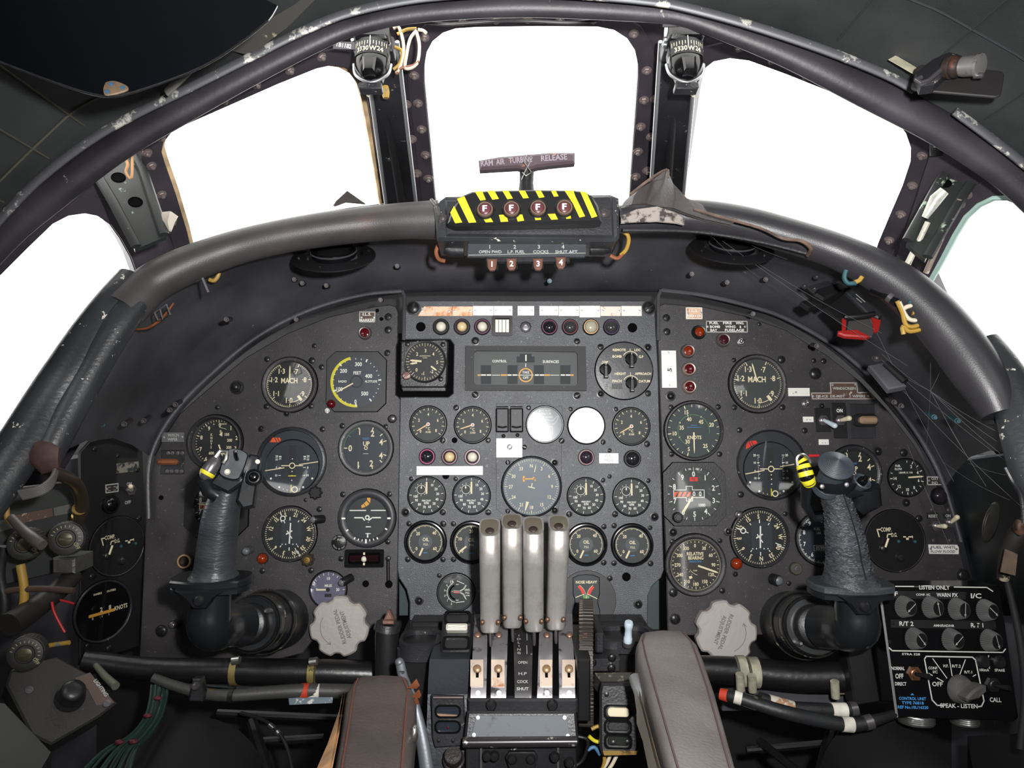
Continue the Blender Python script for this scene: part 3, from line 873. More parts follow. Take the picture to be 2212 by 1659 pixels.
FCF = Frame(W(1138,535,0.925),(1,0.0,0),(0,0.30,0.95))
t = T('fuel_cock_placard','grey-black placard lettered for the four fuel cocks under the fire panel','placard',FCF,1138,535)
mb = MB(); mb.prism(t.ll([(1010,557),(1010,517),(1014,513),(1262,508),(1266,512),(1267,551),(1262,557)]),-6,2,1.5)
t.part('plate',mb,mat('slate_plate',(62,66,70),0.45,wear=(170,172,170),wscale=60,wamt=0.69,wsoft=0.02,bump=0.2))
mb = MB()
for s_,x in (('1',1058),('2',1112),('3',1164),('4',1216)): mb.text(s_,*t.l(x,534),9,2.3)
for s_,x,w in (('OPEN FWD',1059,49),('L.P. FUEL',1115,37),('COCKS',1168,33),('SHUT AFT',1223,48)): mb.text(s_,*t.l(x,546),7,2.3,width=w)
mb.stroke(t.ll([(1012,554),(1264,549)]),1.2,2.3)
t.part('lettering',mb,GREYW)
mb = MB(); mb.box(*t.l(1050,569),-8,*t.l(1230,558),4,2); t.part('lower_lip',mb,BLACKW)
for i,(x,y) in enumerate(((1063,570),(1105,569),(1162,569),(1211,566))):
 b = T('fuel_cock_switch','brown fuel cock switch tip painted with %s' % ('a one','a two','a three','a four')[i],'switch',FCF,x,y,group='numbered fuel cock switches')
 mb = MB(); mb.prism(rrect(-13,-8,13,14,4),-14,2,2); b.part('guard',mb,BLACK)
 mb = MB(); mb.prism([(-11,9),(11,9),(9,-12),(5,-18),(-5,-18),(-9,-12)],0,9,3); b.part('lever',mb,BROWNT)
 mb = MB(); mb.text(str(i + 1),0,-5,13,9.4); b.part('number',mb,WHITE)
for (pts,lab) in ((((966,535),(975,541),(1002,541)),'black conduit stub left of the fuel cock placard'),(((1274,537),(1300,536),(1316,532)),'black conduit stub right of the fuel cock placard')):
 mb = MB(); mb.tube([W(x,y,.95) for x,y in pts],15 * .95 / F,14)
 single('conduit',lab,'conduit',mb,RUBBER,W(pts[0][0],pts[0][1],.95))
for (pts,m,lab) in ([[(1346,500),(1356,508),(1358,522),(1352,540),(1340,552)],CABY,'yellow cable loop right of the fuel cock placard'],
      [[(946,530),(942,545),(948,560),(962,564)],ORUB,'brown cable loop left of the fuel cock placard'],
      [[(1318,552),(1334,558),(1345,548)],ORUB,'brown wire tail below the yellow cable loop'],
      [[(452,604),(462,606),(470,598),(473,589)],CABY,'short yellow cable hook under the left coaming']):
 p,r = WP(smooth_path([(x,y,.955,4.5) for x,y in pts],4))
 mb = MB(); mb.tube(p,r,8)
 single('cable',lab,'cable',mb,m,p[0])

# ram air turbine handle
t = T('turbine_release_pull','T-shaped purple-brown release handle standing above the fire panel','handle',loc=W(1138,400,0.96))
mb = MB()
fr = Frame(W(1138,352,0.955),(1,0,0),(0,0.05,1))
HN = mat('handle_purple_brown',(84,70,76),0.45,wear=(176,112,60),wscale=90,wamt=0.62,wsoft=0.05)
top = [(1034,350),(1080,342),(1138,337),(1190,333),(1241,333)]
bot = [(1241,356),(1190,361),(1160,365),(1145,370),(1132,370),(1118,366),(1085,368),(1036,371)]
s_ = .955 / F
pp = [((x - 1138) * s_,(352 - y) * s_) for x,y in top + bot]
M_ = fr.at()
mb.prism(pp,-0.008,0.008,0.003,M=M_); t.part('grip_bar',mb,HN)
mb = MB()
w_ = 'RAM AIR TURBINE RELEASE'
for s2,x,y,wd_ in (('RAM',1052,357,26),('AIR',1081,354,18),('TURBINE',1124,350,50),('RELEASE',1196,345,56)):
 mb2 = MB(); mb2.text(s2,(x - 1138) * s_,(352 - y) * s_,12 * s_,0.0085,rot=4,width=wd_ * s_); mb.add(mb2.v,mb2.f,M_)
t.part('lettering',mb,mat('lilac_grey',(150,140,148),0.6))
mb = MB(); mb.tube([W(1138,366,.96),W(1137,395,.96),W(1137,420,.96)],[16 * s_,15 * s_,18 * s_],14); t.part('stem',mb,BLACK)
mb = MB()
p = [W(x,y,.937) for x,y in ((1126,388),(1134,370),(1150,340),(1140,334),(1132,350),(1148,372),(1136,380),(1128,372))]
mb.tube(p,0.0007,6); t.part('locking_wire',mb,STEEL)

# ------------------------------------------------------------------ standby compasses on the pillars
def compass(px,py,label,Y=0.93):
 fr = Frame(W(px,py,Y),(1,0,0),(0,0.25,0.97))
 t = T('standby_compass',label,'compass',fr,px,py,group='standby compasses on the windscreen pillars')
 mb = MB(); mb.prism(rrect(-44,20,44,58,6),-30,6,3); t.part('bracket',mb,BLACKW)
 mb = MB(); mb.prism([(-38,44),(38,44),(34,0),(22,-52),(-20,-52),(-36,0)],-10,10,4); t.part('back_plate',mb,BLACK)
 mb = MB(); mb.ball(40,(0,-14,8),28,16,0.95,1.2,0.75); t.part('bowl',mb,GLOSSBLK)
 # card window: a cylinder band with the scale
 mb = MB()
 Rr = 40
 rows = []
 for yy in (28,-10):
  rows.append([(Rr * math.sin(R(a)),yy,Rr * math.cos(R(a)) * .75 + 9) for a in range(-60,61,10)])
 mb.loft(rows[::-1],caps=False,closed=False); t.part('compass_card',mb,DIAL)
 mb = MB()
 for k in range(-6,7):
  a = k * 9; big = (k % 2 == 0)
  c = R(a)
  x = Rr * math.sin(c); z = Rr * math.cos(c) * .75 + 9.6
  x2 = Rr * math.sin(c + .035); z2 = Rr * math.cos(c + .035) * .75 + 9.6
  h0 = 8 if big else 11
  mb.add([(x,h0,z),(x2,h0,z2),(x2,19,z2),(x,19,z)],[(0,1,2,3)])
 for s3,a in (('33',-34),('30',-13),('W',9),('24',32)):
  c = R(a)
  M3 = Matrix.Translation((Rr * math.sin(c),0,Rr * math.cos(c) * .75 + 9.8)) @ Matrix.Rotation(c,4,'Y')
  m3 = MB(); m3.text(s3,0,0,11,0); mb.add(m3.v,m3.f,M3)
 t.part('scale',mb,CREAM)
 mb = MB(); mb.stroke([(0,6),(0,30)],1.6,Rr * .75 + 11); t.part('lubber_line',mb,WHITE)
 mb = MB(); mb.prism(rrect(-38,27,38,60,8),0,40,6); t.part('hood',mb,BLACK)
 mb = MB(); mb.tube(smooth_path([(-40,-14,4),(-33,-44,8),(0,-64,12),(33,-44,8),(40,-14,4)],4),3.4,10); t.part('bowl_rim',mb,ALUD)
 mb = MB(); mb.prism([(-15,-20),(15,-20),(12,-56),(-12,-56)],20,42,4); t.part('corrector_box',mb,GLOSSBLK)
 mb = MB(); mb.prism(rrect(-26,-80,24,-64,4),-8,14,2); t.part('lower_clip',mb,BLACKW)
 for x in (-42,32):
  mb = MB(); mb.prism(circ(7,6,x,34),6,14,2); mb.lathe([(4,14),(4,22),(0,23)],10,x,34); t.part('bolt',mb,ALUD)
 return t
compass(806,130,'glossy black standby compass on the pillar by the loose white wires')
c2 = compass(1478,130,'glossy black standby compass on the pillar beside the right windscreen')
mb = MB(); mb.text('TB1182',739,0,10,0)
fr = Frame(W(742,98,.9),(1,0.1,0),(0,0.2,1))
t = T('marking','white stencilled TB1182 beside the left compass','marking',fr,742,98)
mb = MB(); mb.prism(rrect(-22,-9,24,9,2),-2,0); t.part('plate',mb,FRAMEM)
mb = MB(); mb.text('TB1182',0,0,10,0.4,rot=-8,width=34); t.part('lettering',mb,WHITE)
fr = Frame(W(1468,48,.9),(1,-0.1,0),(0,0.2,1))
t = T('name_plate','small black number plate above the right compass','plate',fr,1468,48)
mb = MB(); mb.prism(rrect(-36,-10,40,10,2),-2,0); t.part('plate',mb,BLACK)
mb = MB(); mb.text('N8 S.A.W. 22262 B',0,0,7,0.4,rot=-4,width=58); t.part('lettering',mb,WHITE)
fr = Frame(W(2022,318,.9),(1,-0.3,0),(0,0.2,1))
t = T('name_plate','small black tag reading 85 by the right windscreen frame','plate',fr,2022,318)
mb = MB(); mb.prism(rrect(-12,-20,12,20,3),-3,1,1); t.part('plate',mb,BLACK)
mb = MB(); mb.text('85',0,5,10,1.4,rot=-80); t.part('lettering',mb,WHITE)
# wires by the left compass
for (pts,m,lab) in ([[(850,62),(862,60),(872,100),(866,140),(856,158)],CABW,'cream wire hanging straight beside the left compass'],
      [[(858,74),(878,64),(900,62)],CABY,'short yellow wire at the head of the pillar'],
      [[(900,66),(886,84),(878,120),(876,148),(900,138),(906,100),(900,70)],CABW,'looped white wire beside the left compass'],
      [[(903,64),(914,66),(921,72)],CABW,'white wire tail touching the centre window frame'],
      [[(848,100),(868,110),(864,136),(850,150)],CABY,'thin yellow wire curled behind the left compass'],
      [[(856,160),(864,148),(892,142),(904,132)],ORUB,'brown wire crossing the pillar head'],
      [[(806,182),(800,198),(794,208)],CABW,'short white wire below the left compass'],
      [[(1478,172),(1486,186),(1492,200),(1500,208)],CABW,'twisted grey wire below the right compass']):
 p,r = WP(smooth_path([(x,y,.94,3.6) for x,y in pts],4))
 mb = MB(); mb.tube(p,r,8); single('wire',lab,'wire',mb,m,p[0])
mb = MB(); mb.tube([W(833,186,1.0),W(833,200,1.0),W(834,212,1.0)],[.004,.0055,.004],10)
single('wire_ferrule','yellow ferrule on top of the left pillar conduit','ferrule',mb,CABY,W(833,200,1.0))

# ------------------------------------------------------------------ canopy fittings
VF = Frame(W(280,120,0.60),(0.97,0.18,-0.10),(0.1,0.35,0.93))
t = T('sun_visor','large dark smoked sun visor hanging over the left canopy','visor',VF,280,120)
vp = t.ll(smooth_path([(-90,168),(-40,172),(20,186),(90,204),(150,220),(205,232),(250,236),(285,222),(310,212),(345,190),(385,160),(425,122),(465,76),(500,30),(545,-40),(560,-90)],3)) + t.ll([(300,-190),(-90,-190)])
mb = MB(); mb.prism(vp,-3,3,1); t.part('visor_sheet',mb,SMOKE)
mb = MB(); mb.tube([(x,y,2) for x,y in t.ll(smooth_path([(-90,168),(20,186),(150,220),(250,236),(310,212),(425,122),(500,30),(545,-40)],5))],3,8); t.part('visor_edge',mb,BLACK)
mb = MB(); mb.prism(t.ll(smooth_path([(250,204),(258,198),(270,196),(290,202),(297,210),(290,220),(262,236),(253,232),(249,218),(250,204)],2)[:-1]),3,7,1.5)
br = t.part('corner_bracket',mb,mat('tan_bracket',(122,102,80),0.5,vary=.2,vscale=80))
for x,y in ((262,207),(286,211),(259,227)):
 mb = MB(); mb.lathe([(5.5,6),(5,8.5),(0,9.5)],12,*t.l(x,y)); t.part('rivet',mb,mat('blue_rivet',(92,128,160),0.4,metal=.4),parent=br)
t2 = T('visor_rail','pale grey curved rail with bolts behind the sun visor','rail',loc=W(460,90,.70))
p,r = WP(smooth_path([(360,200,.76,9),(410,150,.74,10),(450,110,.73,10),(490,66,.72,11),(525,20,.71,12),(560,-40,.70,12)],4))
mb = MB(); mb.tube(p,r,10,0.5,up=(0,1,0)); t2.part('rail',mb,mat('beige_grey_rail',(126,124,118),0.5,vary=.2))
for x,y in ((461,97),(526,14)):
 mb = MB(); mb.ball(7 * .72 / F,W(x,y,.715)); t2.part('bolt',mb,BLACK)
t3 = T('canopy_bracket','dark jettison bracket patch with flaking paint behind the visor rail','bracket',loc=W(560,80,.76))
mb = MB(); g = [[W(500,110,.79),W(560,40,.77),(W(620,-20,.75))],[W(540,120,.79),W(620,60,.775),W(690,-10,.76)]]
mb.loft(g,caps=False,closed=False); mb.loft([[q + Vector((0,0,.01)) for q in row] for row in g][::-1],caps=False,closed=False)
t3.part('patch',mb,mat('flaking_grey',(64,62,58),.55,wear=(150,142,122),wscale=40,wamt=.66,wsoft=.02))

LFm = Frame(W(2062,172,0.72),(0.92,-0.38,-0.25),(0.1,0.55,0.83))
t = T('canopy_lamp','black and silver swivelling cockpit lamp on the right canopy lining','lamp',LFm,2062,172)
mb = MB(); mb.prism(rrect(-80,-46,92,46,14),-5,0,2); t.part('base_plate',mb,mat('brown_black_plate',(44,42,42),.6))
mb = MB(); mb.prism(t.ll([(1990,212),(1984,190),(2010,136),(2036,108),(2060,116),(2064,134),(2040,186),(2024,226),(2000,236)]),0,26,6); t.part('bracket_arm',mb,BLACKW)
mb = MB(); mb.tube([(-66,-46,30),(-74,-56,30),(-64,-66,30),(-52,-56,30),(-30,-10,30)],5,8); t.part('lower_clip',mb,GUN)
Mx = Matrix.Translation((-20,2,26)) @ Matrix.Rotation(R(65),4,'Y') @ Matrix.Rotation(R(22),4,'X')
mb = MB(); mb.lathe([(22,-4),(24,0),(24,8),(21,10),(23,14),(23,20),(20,24),(20,30)],24,M=Mx); t.part('lamp_body',mb,mat('rusty_coil',(66,56,52),.45,metal=.4,wear=(104,66,52),wscale=90,wamt=.56))
mb = MB(); mb.lathe([(20,30),(21,34),(21,60),(24,62),(24,68),(20,69),(0,66)],24,M=Mx); t.part('lamp_head',mb,mat('scuffed_silver',(176,172,170),.38,metal=.7,wear=(90,84,84),wscale=70,wamt=.55,wsoft=.1))
mb = MB(); mb.lathe([(6,60),(6,76),(4,78),(0,78)],12,14,-14,M=Mx); t.part('focus_knob',mb,GUN)
mb = MB(); mb.lathe([(0,16),(9,15),(12,8),(12,0)][::-1],16,14,22); t.part('dimmer_knob',mb,BRASS)
LF2 = Frame(W(1957,142,.775),(0.93,-0.1,-0.34),(0.2,0.5,0.84))
t = T('label_tape','blank beige square label on the right canopy lining','label',LF2,1957,142)
mb = MB(); mb.prism(t.ll([(1932,118),(1986,142),(1980,166),(1970,162),(1918,140)]),0,1.2); t.part('tape',mb,mat('beige_tape',(190,186,160),.7,vary=.1,vscale=60))
for i,(x,y) in enumerate(((1880,60),(1780,40),(1650,12))):
 pass

# fragments on the left strut
mb = MB(); g = [[W(350,458,.90),W(368,456,.895),W(382,466,.90)],[W(346,474,.90),W(362,478,.89),W(374,480,.90)],[W(352,494,.905),W(366,500,.895),(W(370,492,.90))]]
mb.loft(g,caps=False,closed=False); mb.loft([[q + Vector((0,.004,0)) for q in r_] for r_ in g][::-1],caps=False,closed=False)
single('fabric_tab','small curled beige cloth tab by the left windscreen frame','tab',mb,FOAM,W(362,476,.9))
p,r = WP(smooth_path([(270,340,.90,3),(276,356,.90,3.4),(272,372,.90,3),(284,384,.90,3),(286,330,.90,3)],4))
mb = MB(); mb.tube(p,r,7); single('cord','frayed tan cord at the top of the left strut','cord',mb,HIDE,p[0])
mb = MB(); mb.tube([W(1998,470,.88),W(2022,430,.87),W(2040,412,.865)],[.004,.0075,.006],10)
single('strap_end','white metal strap end lying on the right strut','strap',mb,mat('off_white_metal',(196,196,188),.4,metal=.3,vary=.2,vscale=60),W(2010,450,.88))
p,r = WP([(1960,572,.90,7),(1985,520,.89,6),(2004,480,.885,6)])
mb = MB(); mb.tube(p,r,8); single('canopy_cable','pale sheathed cable running up the right strut','cable',mb,mat('pale_sheath',(196,192,178),.5,wear=(90,80,70),wscale=60,wamt=.6),p[0])
p,r = WP([(2000,590,.92,6),(2040,500,.90,6),(2064,450,.895,8),(2074,430,.89,6)])
mb = MB(); mb.tube(p,r,8); single('canopy_cable','brown sheathed cable beside the right side window','cable',mb,mat('brown_sheath',(120,104,92),.5,wear=(200,196,186),wscale=50,wamt=.58),p[0])
# ================================================================== INSTRUMENT PANELS
def panel(name,label,fr,px,py,outline,m,thick=6,bev=2.0,h=0.0):
 t = T(name,label,'dashboard',fr,px,py,h=h)
 mb = MB(); mb.prism(t.ll(outline),-thick,0,bev)
 t.part('panel_plate',mb,m)
 return t
lp = panel('dashboard','black first pilot instrument panel on the left with curved top',LF,600,1030,
   [(322,1412),(322,1080),(334,985),(352,945),(384,893),(444,838),(524,769),(612,716),(702,679),(800,656),(836,651),(850,656),(855,668),(855,735),(852,745),(852,852),(860,858),(866,868),(860,1352),(700,1352),(664,1400),(560,1424),(340,1420)],PANEL)
cp = panel('dashboard','grey-black centre engine instrument panel with bright label strips',PF,1146,985,
   [(876,650),(884,644),(1400,643),(1414,648),(1423,662),(1427,800),(1430,1228),(1424,1244),(1404,1262),(1395,1282),(1393,1340),(889,1340),(889,1292),(882,1266),(866,1242),(862,1225),
   (863,857),(968,857),(978,849),(979,742),(971,731),(866,731),(869,662)],CPANEL,thick=8)
rp = panel('dashboard','black second pilot instrument panel on the right with curved top',LF,1700,1030,
   [(1425,668),(1430,655),(1442,650),(1524,656),(1624,678),(1710,708),(1800,765),(1872,824),(1930,888),(1984,964),(2028,1052),(2058,1140),(2078,1230),(2100,1300),(2080,1330),(1900,1352),(1660,1362),(1434,1362),(1434,1240)],PANEL)
mb = MB(); mb.prism(cp.ll([(852,715),(985,715),(985,870),(852,870)]),-14,-12); cp.part('recess_back',mb,HOLE)
for (fr,t,L_) in ((LF,lp,'''839,685,8,s 839,713,8,s 815,671,4,h 824,689,4,h 512,837,13,x 679,747,5,s 577,776,6,s 674,779,7,s 576,878,6,s 672,877,6,s 837,763,7,s 695,793,6,s 564,927,6,s 697,927,6,s 740,920,6,s 834,922,6,s
 741,1068,6,s 842,1067,6,s 838,1170,6,s 737,1207,6,s 790,1261,7,h 840,1262,8,h 349,1363,12,s 567,1233,6,s 672,1232,6,s 565,925,5,d 470,880,5,s 690,1100,6,s 660,1080,4,s 348,1075,5,h 620,893,6,d'''),
 (PF,cp,'''893,666,14,s 1401,666,14,s 1027,737,8,p 1246,738,7,s 1027,853,8,s 1246,855,8,s 986,881,7,s 957,951,7,s 982,951,6,h 1055,951,6,p 1142,881,6,p 1097,999,6,s 1232,884,5,p 1330,884,5,p 1198,999,7,d 1213,952,7,s
 1302,955,6,s 1397,959,7,s 1316,973,5,s 889,1034,5,p 985,1034,5,p 963,1028,7,h 1302,1037,5,p 1400,1038,5,p 1316,1029,5,s 877,1106,8,d 957,1106,7,s 1055,1106,7,s 1097,1104,6,s 1198,1102,7,d 1229,1110,7,s 1328,1110,7,s 1413,1116,8,d
 884,1131,6,s 958,1131,7,s 980,1131,6,s 1304,1137,6,s 1326,1135,6,s 1404,1140,5,s 881,1208,6,s 957,1208,6,s 980,1208,6,s 1304,1215,6,s 1326,1216,6,s 1405,1217,6,s 949,1243,5,s 1317,1249,6,s 906,1297,8,d 1378,1305,8,d 1353,1246,9,h
 1297,750,7,s 1399,751,7,d 1297,851,7,d 1399,850,7,s 909,706,10,h 1366,708,10,h 1133,966,6,s 1088,942,5,d 1118,940,5,d'''),
 (LF,rp,'''1439,687,8,s 1440,717,8,s 1448,856,9,d 1585,778,5,s 1688,777,8,s 1586,880,6,s 1690,880,6,s 1449,880,6,s 1551,879,6,s 1450,981,6,s 1554,981,6,s 1597,929,6,s 1600,1068,7,s 1453,1149,8,d 1452,1170,6,s
 1555,1168,5,s 1454,1280,9,s 1560,1276,6,s 1572,1148,8,d 1696,1110,5,s 1670,1252,9,d 1588,1240,5,d 1761,807,12,s 1758,779,5,s 1779,780,6,s 1957,1086,7,d 1952,978,8,s 2081,1243,13,s 1458,1337,11,s 1640,700,4,s 1895,975,8,d 1985,1120,7,s 1775,877,5,d 1738,930,6,s 1704,1260,5,s 1812,880,4,d'''),):
 for q in L_.split():
  x,y,r,k = q.split(',')
  screw(t,fr,float(x),float(y),float(r) * .88,k,h=(0.0003))
for (x,y,r) in ((1302,957,10),(1330,950,9),(1302,868,8),(1060,1005,6),(1080,1040,6),(1058,1070,6),(1216,1030,6),(1340,890,9)):
 mb = MB(); mb.lathe([(r,0),(r,.5),(r - 1,.5),(r - 1,.15),(0,.15)],20,*cp.l(x,y)); cp.part('filled_hole',mb,CPANEL)
# raised sub-plate carrying the servo load gauge and the centre compass
mb = MB(); mb.prism(cp.ll([(1072,1098),(1071,930),(1072,872),(1130,871),(1180,871),(1200,880),(1214,876),(1216,890),(1213,938),(1219,950),(1213,962),(1212,1060),(1205,1100),(1195,1112),(1090,1112)]),-1,1.3,.6)
cp.part('sub_plate',mb,CPANEL)

sp = panel('dashboard','narrow black side panel with two dials by the left wall',SF,248,1180,
   [(168,1410),(172,1200),(174,972),(196,950),(300,926),(310,934),(318,980),(322,1200),(322,1405),(300,1412)],BLACK)
for x,y,r in ((200,1245,7),(297,1015,5),(236,1400,7),(190,1395,6),(300,1120,6),(205,970,5),(255,985,4)):
 screw(sp,SF,x,y,r,'s',h=.0003)

# ------------------------------------------------------------------ dial drawing
class Dial(MB):
 def __init__(s,k):
  super().__init__(); s.k = k; s.z = 1.2
 def tick(s,a,r0,r1,w):
  k = s.k; c,sn = math.cos(R(a)),math.sin(R(a))
  s.stroke([(r0 * k * sn,r0 * k * c),(r1 * k * sn,r1 * k * c)],w * k,s.z)
 def ticks(s,a0,a1,n,r0,r1,w,skip=0):
  for i in range(n + 1):
   if skip and i % skip == 0: continue
   s.tick(a0 + (a1 - a0) * i / n,r0,r1,w)
 def num(s,st,x,y,h,rot=0,sx=.86,width=None):
  s.text(st,x * s.k,y * s.k,h * s.k,s.z,rot,sx,width=width * s.k if width else None)
 def ring(s,r0,r1,a0=0,a1=360,cx=0,cy=0,n=40):
  s.arc(r0 * s.k,r1 * s.k,a0,a1,s.z,n,cx * s.k,cy * s.k)
 def line(s,pts,w,closed=False):
  s.stroke([(x * s.k,y * s.k) for x,y in pts],w * s.k,s.z,closed)
 def shape(s,pts):
  s.flat([(x * s.k,y * s.k) for x,y in pts],s.z)
 def dot(s,x,y,r):
  s.disc(r * s.k,x * s.k,y * s.k,s.z,12)
def needle(k,a,r0,r1,w,tip=0.12,z=2.2,th=0.7,x=0,y=0,w2=None):
 """solid pointer along angle a (clockwise from top)"""
 mb = MB(); w2 = w if w2 is None else w2
 pts = [(-w / 2,r0),(w / 2,r0),(w2 / 2,r1 - tip),(w2 * .12,r1),(-w2 * .12,r1),(-w2 / 2,r1 - tip)]
 c,sn = math.cos(R(a)),math.sin(R(a))
 mb.prism([((px * c + py * sn + x) * k,(-px * sn + py * c + y) * k) for px,py in pts],z,z + th)
 return mb
def gauge(label,px,py,Rb,Rf,draw,needles=(),face=DIAL,bez=BLACK,hb=6,col=CREAM,fr=LF,name='gauge',cat='gauge',group=None,glass=GLASS,shape=None,foff=(0,0),extra=None,gz=None,h=0.0003):
 t = T(name,label,cat,fr,px,py,h=h,group=group)
 ox,oy = foff
 k = Rf
 if shape is None:
  mb = MB(); d = Rb - Rf
  mb.lathe([(Rf,.4),(Rf,hb * .55),(Rf + d * .2,hb * .8),(Rf + d * .45,hb),(Rf + d * .8,hb * .95),(Rb,hb * .6),(Rb,-1)],48,ox if d > 4 else 0,0)
 else:
  mb = MB(); mb.holed(shape,circ(Rf,40),0,hb)
 t.part('bezel',mb,bez)
 mb = MB()
 if shape is None: mb.lathe([(Rb - .5,1.2),(Rb + 1.5,.7),(Rb + 1.7,-.5)],40,ox if Rb - Rf > 4 else 0,0)
 else: mb.prism(inset(ccw(shape),-1.6),-.5,.8)
 t.part('shadow_gap',mb,HOLE)  # dark outline added to imitate a shadow gap round the bezel
 mb = MB(); mb.disc(Rf + .3,ox * 0,0,.9,48); t.part('dial_face',mb,face)
 if draw:
  ds = draw(k)
  if not isinstance(ds,(list,tuple)): ds = [(ds,col)]
  for d_,c_ in ds:
   t.part('dial_markings',d_,c_)
 for q in needles:
  m_ = q[1] if len(q) > 1 else CREAM
  t.part('pointer',q[0],m_)
 if extra: extra(t,k)
 z = gz if gz is not None else max(hb * .5,3.4)
 mb = MB(); mb.lathe([(Rf,z),(0,z + .02)],40); t.part('glass',mb,glass)
 return t

# ---- machmeters
def d_mach(k):
 d = Dial(k)
 a = [24 + 51.3 * i for i in range(7)]
 for q in a: d.tick(q,.84,.99,.035)
 for i in range(6): d.ticks(a[i],a[i + 1],10,.92,.99,.016)
 d.ring(.985,1.0,178,332)
 for s,x,y in (('·7',.26,.58),('1·3',-.36,.6),('·8',.64,.22),('1·2',-.67,.22),('·9',.56,-.4),('1·1',-.58,-.39),('1·0',.0,-.69)): d.num(s,x,y,.22)
 d.num('MACH',-.02,.18,.23,width=.72)
 d.ring(.77,.795,139,181)
 return d
def needle_block(k):
 mb = needle(k,142,.62,.88,.12,.02,1.6); return mb
gauge('machmeter of the first pilot with a bright sky reflection, topmost left dial',626,831,60,49,d_mach,[(needle(49,0,.12,.84,.055),),(needle_block(49),)],face=DIAL,hb=7,name='machmeter',group='machmeters',bez=PANEL)
gauge('machmeter on the second pilot panel below the fuel fire plate',1636,829,63,53,d_mach,[(needle(53,-14,.12,.86,.055,.1),),(needle_block(53),)],face=DIALG,hb=7,name='machmeter',group='machmeters',bez=PANEL)

# ---- radio altimeter
def d_radio(k):
 d = Dial(k)
 a0 = [180,247,316,385,446,502]
 for i,q in enumerate(a0): d.tick(q,.84,.96,.05)
 for i in range(5): d.ticks(a0[i],a0[i + 1],5,.86,.91,.025,5)
 for s,x,y in (('0',-.02,-.77),('300',.07,.68),('200',-.5,.42),('400',.47,.22),('100',-.64,-.29),('500',.33,-.46)): d.num(s,x,y,.15)
 d.num('FEET',.03,.34,.12); d.num('RADIO',-.53,.01,.085); d.num('ALTITUDE',.56,.01,.085)
 d.box(-.1 * k,-.58 * k,.7,.09 * k,-.45 * k,.8)
 y = Dial(k); y.z = 1.05; y.ring(.89,.995,177,345)
 r = Dial(k); r.z = 1.1; r.ring(.2,.24)
 return [(y,YEL),(d,WHITE),(r,BLACK)]
ra = gauge('radio altimeter with a thick yellow arc and octagonal grey frame',770,824.5,64,56,d_radio,[(needle(56,241,.14,.86,.05),)],face=DIALS,shape=octo(63.5,64.5,18),hb=3,bez=mat('grey_black_bezel',(44,45,48),.5),name='radio_altimeter',col=WHITE,gz=2.9)
t = ra
mb = MB(); mb.lathe([(9.5,3),(9.5,6),(8,10),(4,13),(0,14)],20,-52,-48.5); t.part('flag_lamp',mb,LENSR)
mb = MB(); mb.lathe([(6.5,0),(6.5,3),(5.5,4),(0,4.3)],16,-60.5,-63); mb.box(-61.2,-69,4.2,-59.8,-57,4.6); t.part('screw',mb,STEEL)

# ---- instrument landing / zone dials
def d_up(k):
 d = Dial(k)
 for q in (270,340,19,49,70,110,131,161,200): d.tick(q,.83,.98,.04)
 for s,x,y in (('1',-.29,.74),('2',.29,.66),('4',.68,.27),('0',-.7,.0),('4',.68,-.33),('2',.26,-.68),('1',-.33,-.74)): d.num(s,x,y,.27)
 d.num('UP',.02,.2,.2); d.ring(.05,.08)
 g = Dial(k); g.ring(.975,.99,270,340); g.tick(306,.86,.98,.025)
 b = Dial(k); b.line([(-.16,.45),(.16,.45)],.02); b.line([(-.14,.4),(.12,.4)],.02)
 e = Dial(k); e.line([(-.12,-.25),(.12,-.25)],.03)
 return [(d,CREAM),(g,GREENP),(b,BLUEP),(e,GREYW)]
gauge('climb rate dial marked UP below the radio altimeter',790.5,968,59,48,d_up,[],face=DIALN,hb=8,bez=mat('worn_grey_bezel',(78,78,80),.4,wear=(140,140,138),wscale=120,wamt=.6,wsoft=.06),name='climb_rate_dial',group='climb rate dials')
gauge('climb rate dial partly hidden behind the right control column head',1845,1022,60,48,d_up,[],face=DIAL,hb=8,name='climb_rate_dial',group='climb rate dials',bez=BLACKW)

# ---- air speed indicators
def d_asi(k):
 d = Dial(k)
 d.ticks(0,360,10,.86,.99,.035); d.ticks(0,360,50,.91,.98,.018,5)
 for s,x,y in (('0',.04,.76),('1',.52,.62),('2',.78,.2),('9',-.42,.61),('8',-.73,.22),('7',-.74,-.28),('6',-.5,-.7),('3',.74,-.25),('4',.46,-.68),('5',0,-.8)): d.num(s,x,y,.17)
 for s,x,y in (('0',.08,.48),('100',.36,.35),('200',.48,.1),('300',.46,-.21),('400',.3,-.46),('600',-.28,-.45)): d.num(s,x,y,.12)
 for i,c in enumerate('KNOTS'): d.num(c,-.3,.34 - i * .135,.1)
 d.num('10',-.22,.79,.06); d.num('KNOTS',.21,.8,.055)
 d.shape([(.02,.34),(.16,.47),(.16,.26)]); d.ring(.64,.655,2,30)
 return d
gauge('airspeed indicator in knots behind the left control column head',472,956,60,50,d_asi,[(needle(50,160,.1,.62,.06),)],foff=(-7,0),hb=9,name='airspeed_indicator',bez=BLACKW)
